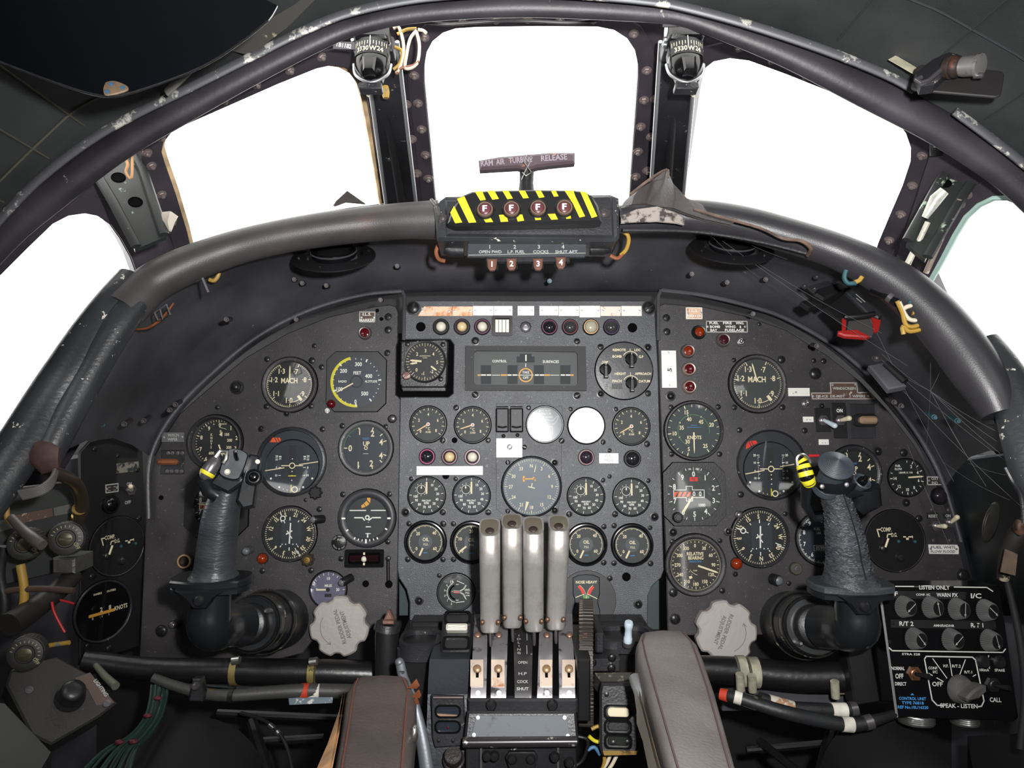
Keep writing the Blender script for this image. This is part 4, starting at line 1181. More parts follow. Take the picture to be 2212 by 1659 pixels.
def d_knots(k):
 d = Dial(k)
 for q in (195,262,340,426,505): d.tick(q,.86,.99,.035)
 for a,b,n in ((195,262,5),(262,340,5),(340,426,5),(426,505,5)): d.ticks(a,b,n,.89,.98,.022,5)
 for s,x,y in (('15',-.25,.69),('40',-.16,.43),('45',.29,.33),('20',.69,.22),('35',-.45,.11),('10',-.72,-.11),('30',-.24,-.42),('25',.43,-.58),('5',-.2,-.7)): d.num(s,x,y,.15)
 d.num('KNOTS',.02,-.26,.13,width=.54)
 for q in (340,30,300,245): d.tick(q,.56,.63,.025)
 g = Dial(k); g.ring(.6,.61,-160,100); g.ticks(-160,100,40,.57,.6,.01)
 b = Dial(k); b.line([(-.25,.12),(.28,.12)],.018); b.line([(-.1,.2),(.14,.2)],.018)
 return [(d,CREAM),(g,GREENP),(b,BLUEP)]
gauge('knots dial at the top left of the second pilot panel',1498,930,64,57,d_knots,[(needle(57,180,.07,.86,.06,.18,w2=.045),)],face=mat('dial_green_grey',(52,60,62),.6),hb=7,name='knots_dial',bez=PANEL)

# ---- altimeters
def d_alt(k):
 d = Dial(k)
 d.ticks(0,360,10,.86,.99,.03); d.ticks(0,360,20,.9,.99,.022)
 for s,x,y in (('0',0,.74),('9',-.42,.62),('1',.43,.6),('2',.73,.22),('3',.73,-.24),('8',-.73,.27),('7',-.72,-.25),('4',.42,-.64),('5',0,-.74),('6',-.42,-.66)): d.num(s,x,y,.19)
 d.num('100',-.14,.92,.06); d.num('FEET',.16,.92,.06)
 d.line([(-.29,.15),(-.29,.28),(-.06,.28),(-.06,.15),(.38,.15),(.38,-.13),(-.06,-.13),(-.06,-.26),(-.29,-.26),(-.29,-.13),(-.76,-.13),(-.76,.15)],.025,True)
 d.num('0',.0,.01,.17); d.num('0',.23,.01,.17); d.num('1000',.29,-.41,.11); d.num('6',-.19,-.19,.1)
 o = Dial(k); o.z = 1.3; o.box(-.74 * k,-.1 * k,.6,-.1 * k,.08 * k,1.2)
 bl = Dial(k); bl.z = 1.4
 for i in range(4):
  x = -.7 + i * .17
  bl.shape([(x,-.1),(x + .06,-.1),(x + .16,.08),(x + .1,.08)])
 rd = Dial(k); rd.z = 1.0; rd.shape([(-.15,.47),(.15,.47),(.15,.62),(-.15,.62)])
 pe = Dial(k); pe.z = 1.2; pe.num('P.E.',0,.545,.08)
 return [(d,WHITE),(o,ORANGE),(bl,DIAL),(rd,REDP),(pe,DIAL)]
gauge('altimeter with orange striped counter on the second pilot panel',1499,1067,66,58,d_alt,[(needle(58,213,.1,.8,.05,.04,w2=.1),)],face=DIALG,shape=octo(67,67,22),hb=5,name='altimeter',group='altimeters',bez=mat('altimeter_bezel',(46,46,48),.5,bump=.2,bscale=300))
gauge('altimeter with red flag half hidden by the left control column',469,1093,62,49,d_alt,[(needle(49,277,.2,.84,.05,.2,w2=.08),)],face=DIAL,shape=octo(68,66,24),hb=5,name='altimeter',group='altimeters',bez=BLACK)
for (x,y) in ((1462,1117),):
 t = T('knob','round black setting knob on the lower left corner of the right altimeter','knob',LF,x,y,h=.004)
 mb = MB(); mb.lathe([(11,0),(11,12),(9,15),(0,15.5)],20); t.part('knob',mb,BLACK)
 mb = MB(); mb.lathe([(7,15),(6,16.5),(0,16.6)],16); t.part('cap',mb,mat('knob_cap',(52,52,55),.5))

# ---- director horizons
def d_dir(k,flagpts,left):
 d = Dial(k); d.z = 2.2
 for sg in (-1,1):
  for i,y in enumerate((.36,.31,.26)) if left else ():
   d.line([(sg * .47 - .04,y),(sg * .47 + .05,y)],.022)
  if not left:
   for j in range(14):
    y = .46 - j * .063
    d.line([(sg * .46 - .03,y),(sg * .46 + (.05 if j % 5 == 0 else .0),y)],.018)
  for s,y in ((('20',.38),('10',.26),('0',-.05),('10',-.35)) if left else (('20',.53),('10',.25),('0',-.06),('10',-.32))):
   d.num(s,sg * .6,y,.085); d.line([(sg * .47 - .05,y),(sg * .47 + .05,y)],.022)
 for x,y in ((-.8,-.47),(.78,-.47)): d.dot(x,y,.04)
 for x,y in ((-.47,-.8),(.44,-.8)): d.dot(x,y,.04)
 for x,y in ((-.32,-.87),(-.17,-.91),(.3,-.87)): d.dot(x,y,.017)
 for y in (.28,-.2,-.36,-.54): d.dot(.0,y,.022)
 band = Dial(k); band.z = 1.2; band.shape([(-.46,-.72),(.42,-.72),(.42,.8),(-.46,.8)])
 win = Dial(k); win.z = 1.5; win.shape([(-.14,-.4),(.12,-.4),(.12,.8),(-.14,.8)])
 yb = Dial(k); yb.z = 2.3
 if left: yb.line([(-.14,-.37),(.16,-.37)],.035)
 yb.line([(-.02,-.98),(-.02,-.7)],.035)
 rg = Dial(k); rg.z = 2.6; rg.ring(.085,.12,cx=.12,cy=-.89,n=24); rg.ring(.085,.12,cx=0,cy=0.02,n=24); rg.line([(-.42,.02),(-.1,.02)],.035); rg.line([(.1,.02),(.42,.02)],.035)
 fl = Dial(k); fl.z = 2.4; fl.shape(flagpts)
 fs = Dial(k); fs.z = 2.6
 cx = sum(p[0] for p in flagpts) / len(flagpts); cy = sum(p[1] for p in flagpts) / len(flagpts)
 fs.line([(cx - .08,cy + .1),(cx + .02,cy - .1)],.03); fs.line([(cx + .02,cy + .1),(cx + .12,cy - .1)],.03)
 return [(d,WHITE),(band,mat('director_band',(30,37,46),.5)),(win,DIAL),(yb,YEL),(rg,CREAM),(fl,ORANGE if left else REDP),(fs,DIAL)]
def dir_gauge(label,px,py,icx,icy,Rb,Rf,Ri,left,flag):
 t = T('director_horizon',label,'gauge',LF,px,py,h=.0003,group='director horizons')
 mb = MB(); mb.lathe([(Rf,.4),(Rf,5),(Rf + 1,8),(Rb - 2,7),(Rb,5),(Rb,-1)],52); t.part('bezel',mb,BLACKW)
 mb = MB(); mb.disc(Rf + .3,z=.5,n=52); t.part('dial_face',mb,mat('director_blue_black' if left else 'director_grey_black',(34,44,54) if left else (36,40,44),.5))
 ox,oy = t.l(icx,icy)
 mb = MB(); mb.lathe([(Ri,.9),(Ri + 1.5,1.8),(Ri + 2.5,.5)],44,ox,oy); t.part('inner_ring',mb,BLACK)
 for d_,c_ in d_dir(Ri,flag,left):
  m2 = MB(); m2.add(d_.v,d_.f,Matrix.Translation((ox,oy,0))); t.part('dial_markings',m2,c_)
 for a,b in (((-1.02,-.17),(-.29,-.06)),((.27,.06),(1.0,.17))) if left else (((-.98,-.17),(-.26,-.03)),((.33,.1),(.86,.19))):
  mb = MB(); mb.tube([(ox + a[0] * Ri,oy + a[1] * Ri,3.6),(ox + b[0] * Ri,oy + b[1] * Ri,3.6)],1.2,8); t.part('horizon_bar',mb,CREAM)
 mb = MB(); mb.lathe([(Rf,5),(Rf * .6,5.4),(0,5.6)],44); t.part('glass',mb,GLASS)
 return t
dir_gauge('blue-black director horizon with orange flag beside the left control column',631,997,632,1007,75,67,56,True,[(-.88,.92),(-.78,1.1),(-.5,1.1),(-.46,1.02),(-.5,.92)])
dir_gauge('director horizon with red flag beside the striped lever on the right',1666,1004,1664.5,1014,76,72,58,False,[(-.93,.74),(-.9,.92),(-.82,1.04),(-.54,1.08),(-.47,.98),(-.68,.88)])

# ---- compasses
def d_comp(k,off,ring_a,cross):
 d = Dial(k)
 d.ticks(off % 30 - 30,off % 30 + 330,12,.85,.97,.03); d.ticks(off,off + 360,72,.9,.96,.018)
 for i,s in enumerate(('N','3','6','E','12','15','S','21','24','W','30','33')):
  a = i * 30 + off
  d.num(s,.76 * math.sin(R(a)),.76 * math.cos(R(a)),.15,-a)
 i = Dial(k); i.z = 1.0; i.ring(0,.62)
 sh = Dial(k); sh.z = 1.12; sh.shape([(-.3,-.45),(.45,-.45),(.45,.55),(-.3,.55)])  # paler off-centre square over the compass centre
 c = Dial(k); c.z = 2.0
 c.line([(.03,.42),(.0,-.38)],.05)
 c.line([(-.14,-.02),(.1,.12)],.05); c.line([(-.1,.12),(.1,-.18)],.04)
 for a in (0,180): c.tick(a,.52,.65,.035)
 for a in (35,325,215,145):
  c.tick(a,.55,.63,.03)
 for x in (-.28,-.14,.14,.28): c.dot(x,-.4,.022)
 c.ring(.075,.11,cx=.66 * math.sin(R(ring_a)),cy=.66 * math.cos(R(ring_a)),n=20)
 c.tick(ring_a,.78,.92,.035); c.tick(ring_a,.45,.55,.03)
 a2 = ring_a + 180
 for o in (-.05,.05): c.line([(.66 * math.sin(R(a2)) + o,.66 * math.cos(R(a2)) - o),(.9 * math.sin(R(a2)) + o,.9 * math.cos(R(a2)) - o)],.03)
 return [(i,mat('compass_centre',(30,34,38),.5)),(sh,mat('compass_pale_square',(48,54,60),.4)),(d,CREAM),(c,WHITE)]
gauge('heading compass below the left director horizon',626,1153,59,55,lambda k: d_comp(k,166,-25,0),[],hb=6,name='compass_dial',cat='compass',group='heading compass dials',bez=BLACKW)
gauge('heading compass below the right director horizon',1641,1161,64,59,lambda k: d_comp(k,178,-68,0),[],hb=6,name='compass_dial',cat='compass',group='heading compass dials',bez=BLACKW)
def d_big(k):
 d = Dial(k)
 d.ticks(0,360,12,.84,.96,.025); d.ticks(0,360,72,.9,.95,.014)
 for i,s in enumerate(('N','3','6','9','12','15','18','21','24','27','30','33')):
  a = i * 30; d.num(s,.73 * math.sin(R(a)),.73 * math.cos(R(a)),.12)
 d.line([(-.12,.0),(.12,-.06)],.035); d.line([(.0,-.02),(.03,.12)],.03)
 y = Dial(k); y.line([(-.28,.27),(.14,.27)],.045); y.line([(-.27,.37),(-.27,.17)],.07); y.line([(.06,.34),(.14,.2)],.04)
 return [(d,CREAM),(y,YELO)]
gauge('large hazy blue-grey heading compass above the throttle levers',1148,1051,64.5,61,d_big,[(needle(61,195,.55,.88,.11,.02,w2=.03),),(needle(61,12,.52,.8,.03),)],face=DIALC,hb=5,fr=PF,name='compass_dial',cat='compass',bez=BLACK,h=.0012)
def d_rel(k):
 d = Dial(k)
 d.ticks(0,360,36,.87,.92,.025); d.ticks(0,360,12,.84,.93,.03)
 for i,s in enumerate(('0','30','60','90','120','150','180','210','240','270','300','330')):
  a = i * 30; d.num(s,.71 * math.sin(R(a)),.74 * math.cos(R(a)),.13)
 d.num('RELATIVE',0,.43,.13,width=.66); d.num('BEARING',.02,.27,.13,width=.6)
 d.num('TUNE',-.02,-.22,.05); d.ring(.5,.515,195,235,cx=.2,cy=.1)
 d.shape([(-.28,-.45),(-.16,-.42),(-.13,-.5),(-.24,-.55)])
 for x,y in ((-.46,-.1),(-.34,-.17),(-.24,-.26),(-.15,-.37),(-.08,-.62)): d.dot(x,y,.016)
 b = Dial(k); b.num('MARCONI',.0,.13,.07,width=.46)
 r = Dial(k); r.ring(.96,1.0)
 return [(d,CREAM),(b,BLUEP),(r,mat('olive_ring',(120,116,96),.5))]
gauge('relative bearing dial at the lower left of the second pilot panel',1502,1220,66,55,d_rel,[(needle(55,109,.1,.93,.07,.1),)],face=mat('dial_brown_black',(46,42,40),.6),hb=7,name='bearing_dial',bez=PANEL)

# ---- turn indicator
def d_turn(k):
 d = Dial(k)
 d.line([(-.86,.37),(-.05,.37)],.05); d.line([(.18,.37),(1.0,.37)],.05)
 d.z = 2.4
 d.line([(-.6,.02),(-.22,.02),(-.12,-.1)],.06); d.line([(.1,-.1),(.26,.02),(.66,.02)],.06)
 d.line([(-.05,-.42),(.2,-.42)],.05); d.dot(.07,-.2,.02)
 d.ring(.06,.12,n=24,cx=0.02,cy=.03)
 d.line([(.05,-.94),(.05,-.72)],.07); d.line([(-.06,-.75),(.2,-.75)],.035)
 d.z = 9.8
 for a,r0,r1,w in ((270,1.02,1.2,.08),(90,1.02,1.18,.08),(238,1.02,1.14,.07),(118,1.04,1.16,.07),(210,1.05,1.16,.06),(200,1.03,1.14,.04),(190,1.02,1.12,.04),(180,1.0,1.2,.08),(170,1.02,1.12,.04),(160,1.03,1.13,.04),(150,1.05,1.16,.06)): d.tick(a,r0,r1,w)
 y = Dial(k)
 y.shape([(-.02,1.0),(.16,1.0),(.14,.72),(.0,.86)]); y.shape([(-.03,.84),(.1,.68),(-.05,.56),(-.16,.72)]); y.shape([(-.18,.7),(-.08,.55),(-.26,.48),(-.3,.6)])
 return [(d,WHITE),(y,YELO)]
gauge('turn and attitude dial with thick black bezel and yellow flag',793,1119,62,44,d_turn,[],face=mat('dial_dark_teal',(36,42,44),.5),hb=9,name='attitude_dial',bez=mat('grey_black_ring',(48,49,52),.45,wear=(110,110,108),wscale=100,wamt=.66),gz=5)

# ---- accelerometer
def d_acc(k):
 d = Dial(k)
 d.ticks(0,360,8,.78,.97,.03); d.ticks(0,360,40,.84,.96,.018)
 for s,x,y in (('3',.03,.57),('2',-.4,.4),('4',.43,.4),('5',.63,-.03),('0',-.42,-.42),('-1',-.1,-.6),('-2',.36,-.5)): d.num(s,x,y,.17)
 d.num('ACCELERATION',.0,.3,.05,width=.56); d.num('G UNITS',0,.2,.05); d.num('1',-.62,.0,.1)
 return d
t = T('accelerometer','square black accelerometer box in the cut-out of the centre panel','gauge',PF,918,786,h=.006)
mb = MB(); mb.prism(t.ll([(866,738),(962,733),(969,740),(966,830),(960,838),(870,838),(865,830)]),-26,8,3); t.part('case',mb,BLACKW)
mb = MB(); mb.prism(t.ll([(866,836),(964,836),(964,846),(870,846)]),-20,-2,2); t.part('lower_lip',mb,BLACK)
mb = MB(); o = t.l(918.6,782.5)
mb.lathe([(41.5,8.2),(42,11),(45,12),(46,8)],44,*o); t.part('bezel',mb,BLACK)
mb = MB(); mb.disc(42,*o,z=8.4,n=44); t.part('dial_face',mb,DIAL)
dd = d_acc(42); mb = MB(); mb.add(dd.v,dd.f,Matrix.Translation((o[0],o[1],8.0))); t.part('dial_markings',mb,CREAM)
for a,r0,r1,w in ((275,.17,.76,.1),(261,.4,.76,.085),(127,.4,.76,.085)):
 m2 = needle(42,a,r0,r1,w,.1); mb = MB(); mb.add(m2.v,m2.f,Matrix.Translation((o[0],o[1],8.0))); t.part('pointer',mb,CREAM)
mb = MB(); mb.lathe([(9,8),(9,14),(7.5,17),(0,17.5)],20,*t.l(880,813)); t.part('reset_knob',mb,mat('marbled_red_knob',(110,66,62),.4,wear=(190,170,160),wscale=200,wamt=.52,wsoft=.06))
for x,y in ((881,744),(957,745),(953,820)):
 mb = MB(); mb.lathe([(5.5,8),(5.5,10),(4,11),(0,11)],12,*t.l(x,y)); t.part('screw',mb,SCREWB)
mb = MB(); mb.lathe([(41.5,11),(20,11.6),(0,11.8)],40,*o); t.part('glass',mb,GLASS)

# ---- jet pipe temperature, rpm, oil
def d_jpt(k):
 d = Dial(k)
 d.ticks(230,490,8,.83,.99,.045); d.ticks(230,490,16,.88,.96,.035)
 for s,x,y in (('4',0,.6),('2',-.56,.25),('6',.58,.24),('0',-.46,-.42),('8',.48,-.38)): d.num(s,x,y,.18)
 d.num('C',.05,-.27,.17); d.ring(.03,.05,cx=-.1,cy=-.2,n=12); d.num('X100',0,-.47,.12)
 r = Dial(k); r.z = 3.3; r.ring(.0,.055)
 w = Dial(k); w.z = 3.2; w.ring(.05,.11)
 return [(d,CREAM),(w,WHITE),(r,REDP)]
for i,(x,y,a,rr,lab) in enumerate(((925,916.5,239,39.5,'temperature gauge leftmost in its row on the centre panel'),(1021,918,252,39.5,'temperature gauge left of the black switch guards'),(1363.5,921,240,40.5,'temperature gauge at the right end of its row beside the white-faced gauge'))):
 gauge(lab,x,y,rr,rr - 4,d_jpt,[(needle(rr - 4,a,.0,.8,.085,.06,w2=.06),TANP)],face=DIALG,fr=PF,hb=4,name='temperature_gauge',group='jet pipe temperature gauges',bez=mat('thin_grey_bezel',(52,53,55),.45))
def d_rpm(k):
 d = Dial(k)
 aa = [0,28,54,82,108,133,160,190,216,244,272]
 for a in aa[1:]: d.tick(a,.84,.99,.03)
 for s,x,y in (('10',.32,.6),('20',.54,.38),('30',.64,.1),('40',.6,-.21),('50',.44,-.45),('60',.18,-.63),('70',-.12,-.65),('80',-.4,-.5),('90',-.58,-.26),('100',-.62,-.04)): d.num(s,x,y,.145)
 d.num('PERCENT',0,-.29,.1,width=.52); d.num('RPM',.0,-.43,.12)
 d.tick(0,.84,1.0,.03)
 d.ring(.235,.26,cx=-.31,cy=.35,n=24)
 for j in range(10):
  a = j * 36; d.num(str(j),-.31 + .34 * math.sin(R(a)),.35 + .34 * math.cos(R(a)),.07)
 s = Dial(k); s.z = 1.1; s.ring(0,.235,cx=-.31,cy=.35,n=20)
 return [(s,DIAL),(d,WHITE)]
for i,(x,y,sub,f,lab) in enumerate(((921.5,1070.5,5,DIALG,'percent rpm gauge under the white strip, outermost left'),(1018.4,1070.3,-10,DIALN,'percent rpm gauge immediately left of the big compass'),(1265.9,1072.7,5,DIALG,'percent rpm gauge immediately right of the big compass'),(1364.3,1074,0,DIALG,'percent rpm gauge at the right edge of the centre panel'))):
 gauge(lab,x,y,40.5,37.5,d_rpm,[(needle(37.5,0,.1,.8,.1,.04),),(needle(37.5,sub,.05,.2,.07,.03,x=-.31,y=.35),WHITE)],face=f,fr=PF,hb=4,name='rpm_gauge',group='percent rpm gauges',bez=mat('thin_black_bezel',(30,31,33),.4))
def d_oil(k,ten=False):
 d = Dial(k)
 d.ring(.9,.925,226,486)
 if ten:
  for a in (230,290,360,70): d.tick(a,.8,.91,.035)
  for s,x,y in (('20',0,.62),('10',-.62,.2),('0',-.5,-.48),('40',.6,-.4)): d.num(s,x,y,.18)
 else:
  for a in (228,319,405,488): d.tick(a,.8,.91,.035)
  for s,x,y in (('20',-.42,.47),('40',.5,.5),('0',-.5,-.37),('60',.54,-.37)): d.num(s,x,y,.18)
 d.ticks(228,488,12,.84,.91,.02)
 d.num('OIL',.02,.14,.19); d.num('P.S.I.',.03,-.14,.12)
 g = Dial(k); g.z = 1.1; g.ring(0,.4,n=30)
 e = Dial(k); e.z = 1.05; e.line([(-.18,-.35),(-.34,-.92)],.02); e.line([(.16,-.35),(.34,-.92)],.02)
 b = Dial(k); b.line([(-.12,-.6),(.12,-.6)],.05)
 return [(e,DIAL),(g,mat('oil_hub',(72,78,84),.5)),(d,CREAM),(b,BLUEP)]
for i,(x,y,a,ten,lab) in enumerate(((919,1170.5,203,False,'oil pressure gauge at the left end of its row above the hydraulic gauge'),(1018,1171.5,232,True,'oil pressure gauge reading from ten, partly behind the first throttle lever'),(1266,1176,205,False,'oil pressure gauge just right of the fourth throttle lever'),(1365.5,1177,207,False,'oil pressure gauge above the round hole at the right panel edge'))):
 gauge(lab,x,y,45,38,lambda k,q=ten: d_oil(k,q),[(needle(38,a,.36,.84,.1,.03),)],face=DIALG,fr=PF,hb=6,name='oil_gauge',group='oil pressure gauges',bez=GLOSSBLK)
# ---- servo load gauge and flash-whitened temperature gauge
def d_servo(k):
 d = Dial(k)
 d.num('AUTO PILOT',0,.8,.1); d.num('ELEVATOR',0,.63,.13); d.num('SERVO LOAD',0,.44,.13)
 d.line([(-.78,.08),(-.62,.18),(-.4,.22),(-.33,.31),(.48,.24),(.74,.52),(.8,.5),(.7,.2),(.56,.04),(.42,.02)],.022)
 d.line([(-.78,.08),(-.64,.02),(-.4,.0)],.022)
 d.line([(-.4,-.13),(-.4,-.6)],.02); d.line([(-.4,-.13),(.44,-.13),(.44,-.6)],.02)
 d.box(-.2 * k,-.1 * k,.8,.2 * k,-.02 * k,1.1)
 w = Dial(k); w.z = 1.1; w.shape([(-.4,.03),(.43,.03),(.43,.22),(-.4,.22)])
 f = Dial(k); f.z = 1.2; f.shape([(-.05,.04),(.05,.04),(.05,.21),(-.05,.21)])
 return [(w,mat('indigo_window',(52,50,84),.4)),(d,WHITE),(f,WHITE)]
gauge('autopilot elevator servo load gauge with an aircraft outline',1177,917,40,37,d_servo,[],face=mat('servo_grey',(70,76,82),.4),fr=PF,hb=4.5,name='servo_load_gauge',bez=ALUD,h=.0012,glass=GLASSM)
def d_white(k):
 d = Dial(k); d.ticks(230,490,8,.83,.99,.045)
 for s,x,y in (('4',0,.6),('2',-.56,.25),('6',.58,.24),('0',-.46,-.42),('8',.48,-.38)): d.num(s,x,y,.18)
 return d
gauge('temperature gauge with flash glare painted white over its face',1266.5,919,40,38,d_white,[],face=mat('flash_white_face',(236,236,238),.3,metal=.3),fr=PF,hb=4,name='temperature_gauge',bez=MATS['thin_grey_bezel'],col=WHITE,glass=clear_glass('soft_gloss_glass',(1,1,1),.18,.22))  # white face colour stands in for flash glare
# ---- hydraulic, trim, miles, fuel
def d_hyd(k):
 d = Dial(k)
 d.ring(.55,.58,190,335,cx=.05,cy=0);
 for i,s in enumerate('012345'):
  a = 205 + i * 25; d.num(s,.05 + .72 * math.sin(R(a)),.72 * math.cos(R(a)),.11); d.tick(a,.53,.62,.02)
 d.num('HYD.',.68,.14,.12); d.num('P.S.I.',.68,-.03,.11); d.num('X1000',.68,-.18,.07)
 d.line([(.05,.66),(.48,.48)],.035); d.line([(0,-.58),(.5,-.52)],.035)
 d.line([(-.14,.1),(.2,.08),(.42,.2),(.56,.42)],.02); d.line([(-.14,.02),(.2,.0),(.4,-.12),(.56,-.36)],.02)
 d.line([(.26,.06),(.5,.22),(.6,.4)],.03); d.line([(.28,.0),(.46,-.1),(.6,-.4)],.03)
 d.shape([(-.25,.72),(-.12,.58),(-.2,.54)])
 d.num('No1',.08,.46,.07); d.num('No2',.08,-.44,.07); d.num('0',-.22,.06,.08)
 r = Dial(k); r.line([(-.14,.07),(.2,.05)],.03); r.line([(-.14,-.02),(.2,-.04)],.03)
 b = Dial(k); b.z = 1.1; b.ring(.36,.46,195,340,cx=.05)
 return [(b,HOLE),(d,WHITE),(r,REDP)]
gauge('hydraulic pressure gauge at the lower left of the centre panel',985,1279.5,40.5,37,d_hyd,[],face=mat('dial_green_black',(40,46,46),.5),fr=PF,hb=4,name='hydraulic_gauge',bez=MATS['thin_grey_bezel'])
t = T('trim_indicator','nose heavy trim indicator in a round black cover behind the trim wheel','gauge',PF,1268,1296,h=.0003)
mb = MB(); mb.lathe([(62,3),(63,2.4),(63,-1)],52); mb.lathe([(0,3),(62,3)],52); t.part('cover',mb,mat('trim_cover',(58,57,60),.45))
win = t.ll([(1238.5,1249),(1250,1244),(1266,1242.5),(1282,1244),(1294,1249),(1294,1283),(1290,1294),(1290.5,1306),(1294,1317),(1294,1352),(1238,1352),(1238,1317),(1242.5,1306),(1242,1293),(1238.5,1283)])
mb = MB(); mb.holed(inset(ccw(win),-1.6),win,2.5,4); t.part('window_rim',mb,GLOSSBLK)
mb = MB(); mb.flat(win,3.1); t.part('dial_face',mb,mat('dial_dark_green_grey',(46,52,54),.5))
mb = MB(); mb.text('NOSE HEAVY',*t.l(1267,1257.7),5.8,3.4,width=46)
mb.stroke(t.ll([(1243,1290),(1262,1283)]),1.4,3.4); mb.stroke(t.ll([(1269,1283),(1290,1293)]),1.4,3.4)
mb.text('TAIL HEAVY',*t.l(1267,1338),5.8,3.4,width=46)
mb.stroke(t.ll(smooth_path([(1252,1264),(1260,1272),(1265,1284),(1266,1304)],4)),.8,3.5); mb.stroke(t.ll(smooth_path([(1281,1264),(1273,1272),(1267.5,1284),(1267,1304)],4)),.8,3.5)
t.part('lettering',mb,CREAM)
mb = MB(); mb.flat(t.ll([(1247,1267),(1252,1264.5),(1259,1272),(1263,1282),(1258,1284),(1254,1275)]),3.4); mb.flat(t.ll([(1284,1269),(1279,1265),(1273,1272),(1269,1282),(1274,1285),(1279,1275)]),3.4); t.part('red_arc',mb,REDP)
mb = MB(); mb.flat(t.ll([(1259,1285),(1263,1284),(1267,1294),(1268,1285),(1273,1287),(1271,1304),(1260,1304)]),3.4); t.part('green_arc',mb,GREENP)
def d_miles(k):
 d = Dial(k)
 d.ticks(-90,90,10,.84,.97,.03); d.tick(0,.8,.98,.03)
 d.num('10',.01,.64,.17); d.num('MILES',.01,.23,.14); d.num('20',.56,0,.16); d.num('0',-.66,.02,.14)
 h_ = Dial(k); h_.z = 3.2; h_.ring(0,.12)
 b = Dial(k); b.shape([(-.2,-.42),(.2,-.42),(.2,-.24),(-.2,-.24)])
 return [(d,WHITE),(h_,DIAL),(b,DIAL)]
gauge('violet-grey miles gauge above the left rudder adjustment knob',709,1273.5,40,37,d_miles,[(needle(37,270,.1,.66,.09,.02),)],face=DIALV,hb=4,name='miles_gauge',bez=BLACK,col=WHITE)
def d_flow(k):
 d = Dial(k)
 d.num('FUEL',-.48,.66,.12); d.num('FLOW',-.46,.48,.12); d.num('LB/HR X 100',-.05,.28,.1,width=.78)
 for s,a in (('2',24),('4',66),('6',104),('8',146),('10',180),('12',223),('14',266)):
  d.num(s,.68 * math.sin(R(a)),.68 * math.cos(R(a)),.17); d.tick(a,.82,.97,.04)
 for a in (3,45,124,164,200,245,286): d.tick(a,.84,.96,.03)
 return d
gauge('black fuel flow gauge beside the oxygen indicator plate',1958.5,1031.5,41,38,d_flow,[(needle(38,86,.06,.93,.09,.12),)],hb=4,name='fuel_flow_gauge',bez=BLACK,col=WHITE)
def d_fuel(k):
 d = Dial(k)
 d.ticks(180,330,60,.92,.99,.012); d.ticks(180,330,12,.88,.99,.025)
 for s,x,y in (('9',-.5,.62),('8',-.74,.27),('7',-.74,-.2),('6',-.44,-.62),('0',.0,.74)): d.num(s,x,y,.17)
 d.num('FUEL',-.2,.4,.1); d.num('LBS',-.14,.24,.1)
 d.num('05900',-.06,-.36,.15)
 d.line([(-.36,-.47),(.24,-.47),(.24,-.26),(-.36,-.26)],.015,True)
 g = Dial(k); g.ticks(270,330,20,.93,.99,.012)
 return [(d,WHITE),(g,GREENP)]
gauge('fuel contents gauge mostly hidden behind the right control column',1776,1164,58,53,d_fuel,[],face=DIALN,hb=6,name='fuel_contents_gauge',bez=BLACKW,col=WHITE)

# ---- slip ball
t = T('slip_indicator','slip indicator with white ball in a dark tube under the attitude dial','gauge',LF,788,1205.5,h=.0003)
mb = MB(); mb.holed(rrect(-42,-19,42,19,3),rrect(-34,-12,34,12,4),0,7); t.part('frame',mb,GLOSSBLK)
mb = MB(); mb.flat(rrect(-35,-13,35,13,3),.5); t.part('backing',mb,HOLE)
mb = MB(); mb.tube([(-31,0,4),(31,0,4)],8,14); t.part('tube',mb,mat('wine_glass_tube',(34,14,20),.08,coat=1))
mb = MB(); mb.ball(6.5,(0,-1,8.5),16,10); t.part('ball',mb,LAMPW)
mb = MB(); mb.box(-1.8,8,6,1.8,13,9.5); mb.box(-1.8,-14,6,1.8,-9,9.5); t.part('index_mark',mb,CREAM)

# ---- control surfaces indicator
t = T('control_surface_indicator','wide control surfaces position indicator in a black frame','gauge',PF,1136,797,h=.0003)
mb = MB(); mb.holed(t.ll([(1006,748),(1265,749),(1266,845),(1006,844)]),t.ll([(1024,764),(1029,759),(1242,761),(1247,766),(1247,829),(1242,834),(1029,832),(1024,827)]),0,11)
t.part('frame',mb,mat('indicator_frame',(34,33,35),.6,wear=(120,110,110),wscale=150,wamt=.68,wsoft=.02))
mb = MB(); mb.flat(t.ll([(1023,758),(1248,760),(1248,835),(1023,833)]),1); t.part('dial_face',mb,mat('indicator_grey',(74,77,78),.55))
mb = MB()
for x0,x1 in ((1038.7,1061),(1096,1118),(1153,1175),(1210,1232)): mb.flat(t.ll([(x0,789),(x1,789),(x1,830),(x0,830)]),1.4)
mb.flat(t.ll([(1123,764),(1148,764),(1148,770),(1155,770),(1155,783),(1116,783),(1116,770),(1123,770)]),1.4)
t.part('shutter',mb,mat('shutter_navy',(22,27,35),.6))
mb = MB()
for x0,x1 in ((1039,1050),(1051.5,1061),(1096,1105),(1107,1117),(1155,1164),(1165.5,1175),(1211,1220.5),(1222,1232)): mb.box(*t.l(x0,812),1.6,*t.l(x1,809),2.6)
for x0,x1 in ((1063,1081),(1189,1208),(1118,1153)): mb.stroke(t.ll([(x0,810.6),(x1,810.6)]),1.3,1.6)
mb.box(*t.l(1134.6,780),1.6,*t.l(1137.6,766.5),2.6); mb.stroke(t.ll([(1135.6,785),(1135.6,793)]),1.6,1.6)
mb.text('CONTROL',*t.l(1079,780.2),5.6,1.6,width=31); mb.text('SURFACES',*t.l(1190,781.2),5.8,1.6,width=35)
mb.text('TAKE',*t.l(1135.6,804.5),5.2,1.8,width=15); mb.text('OFF',*t.l(1135.6,816),5.2,1.8,width=12)
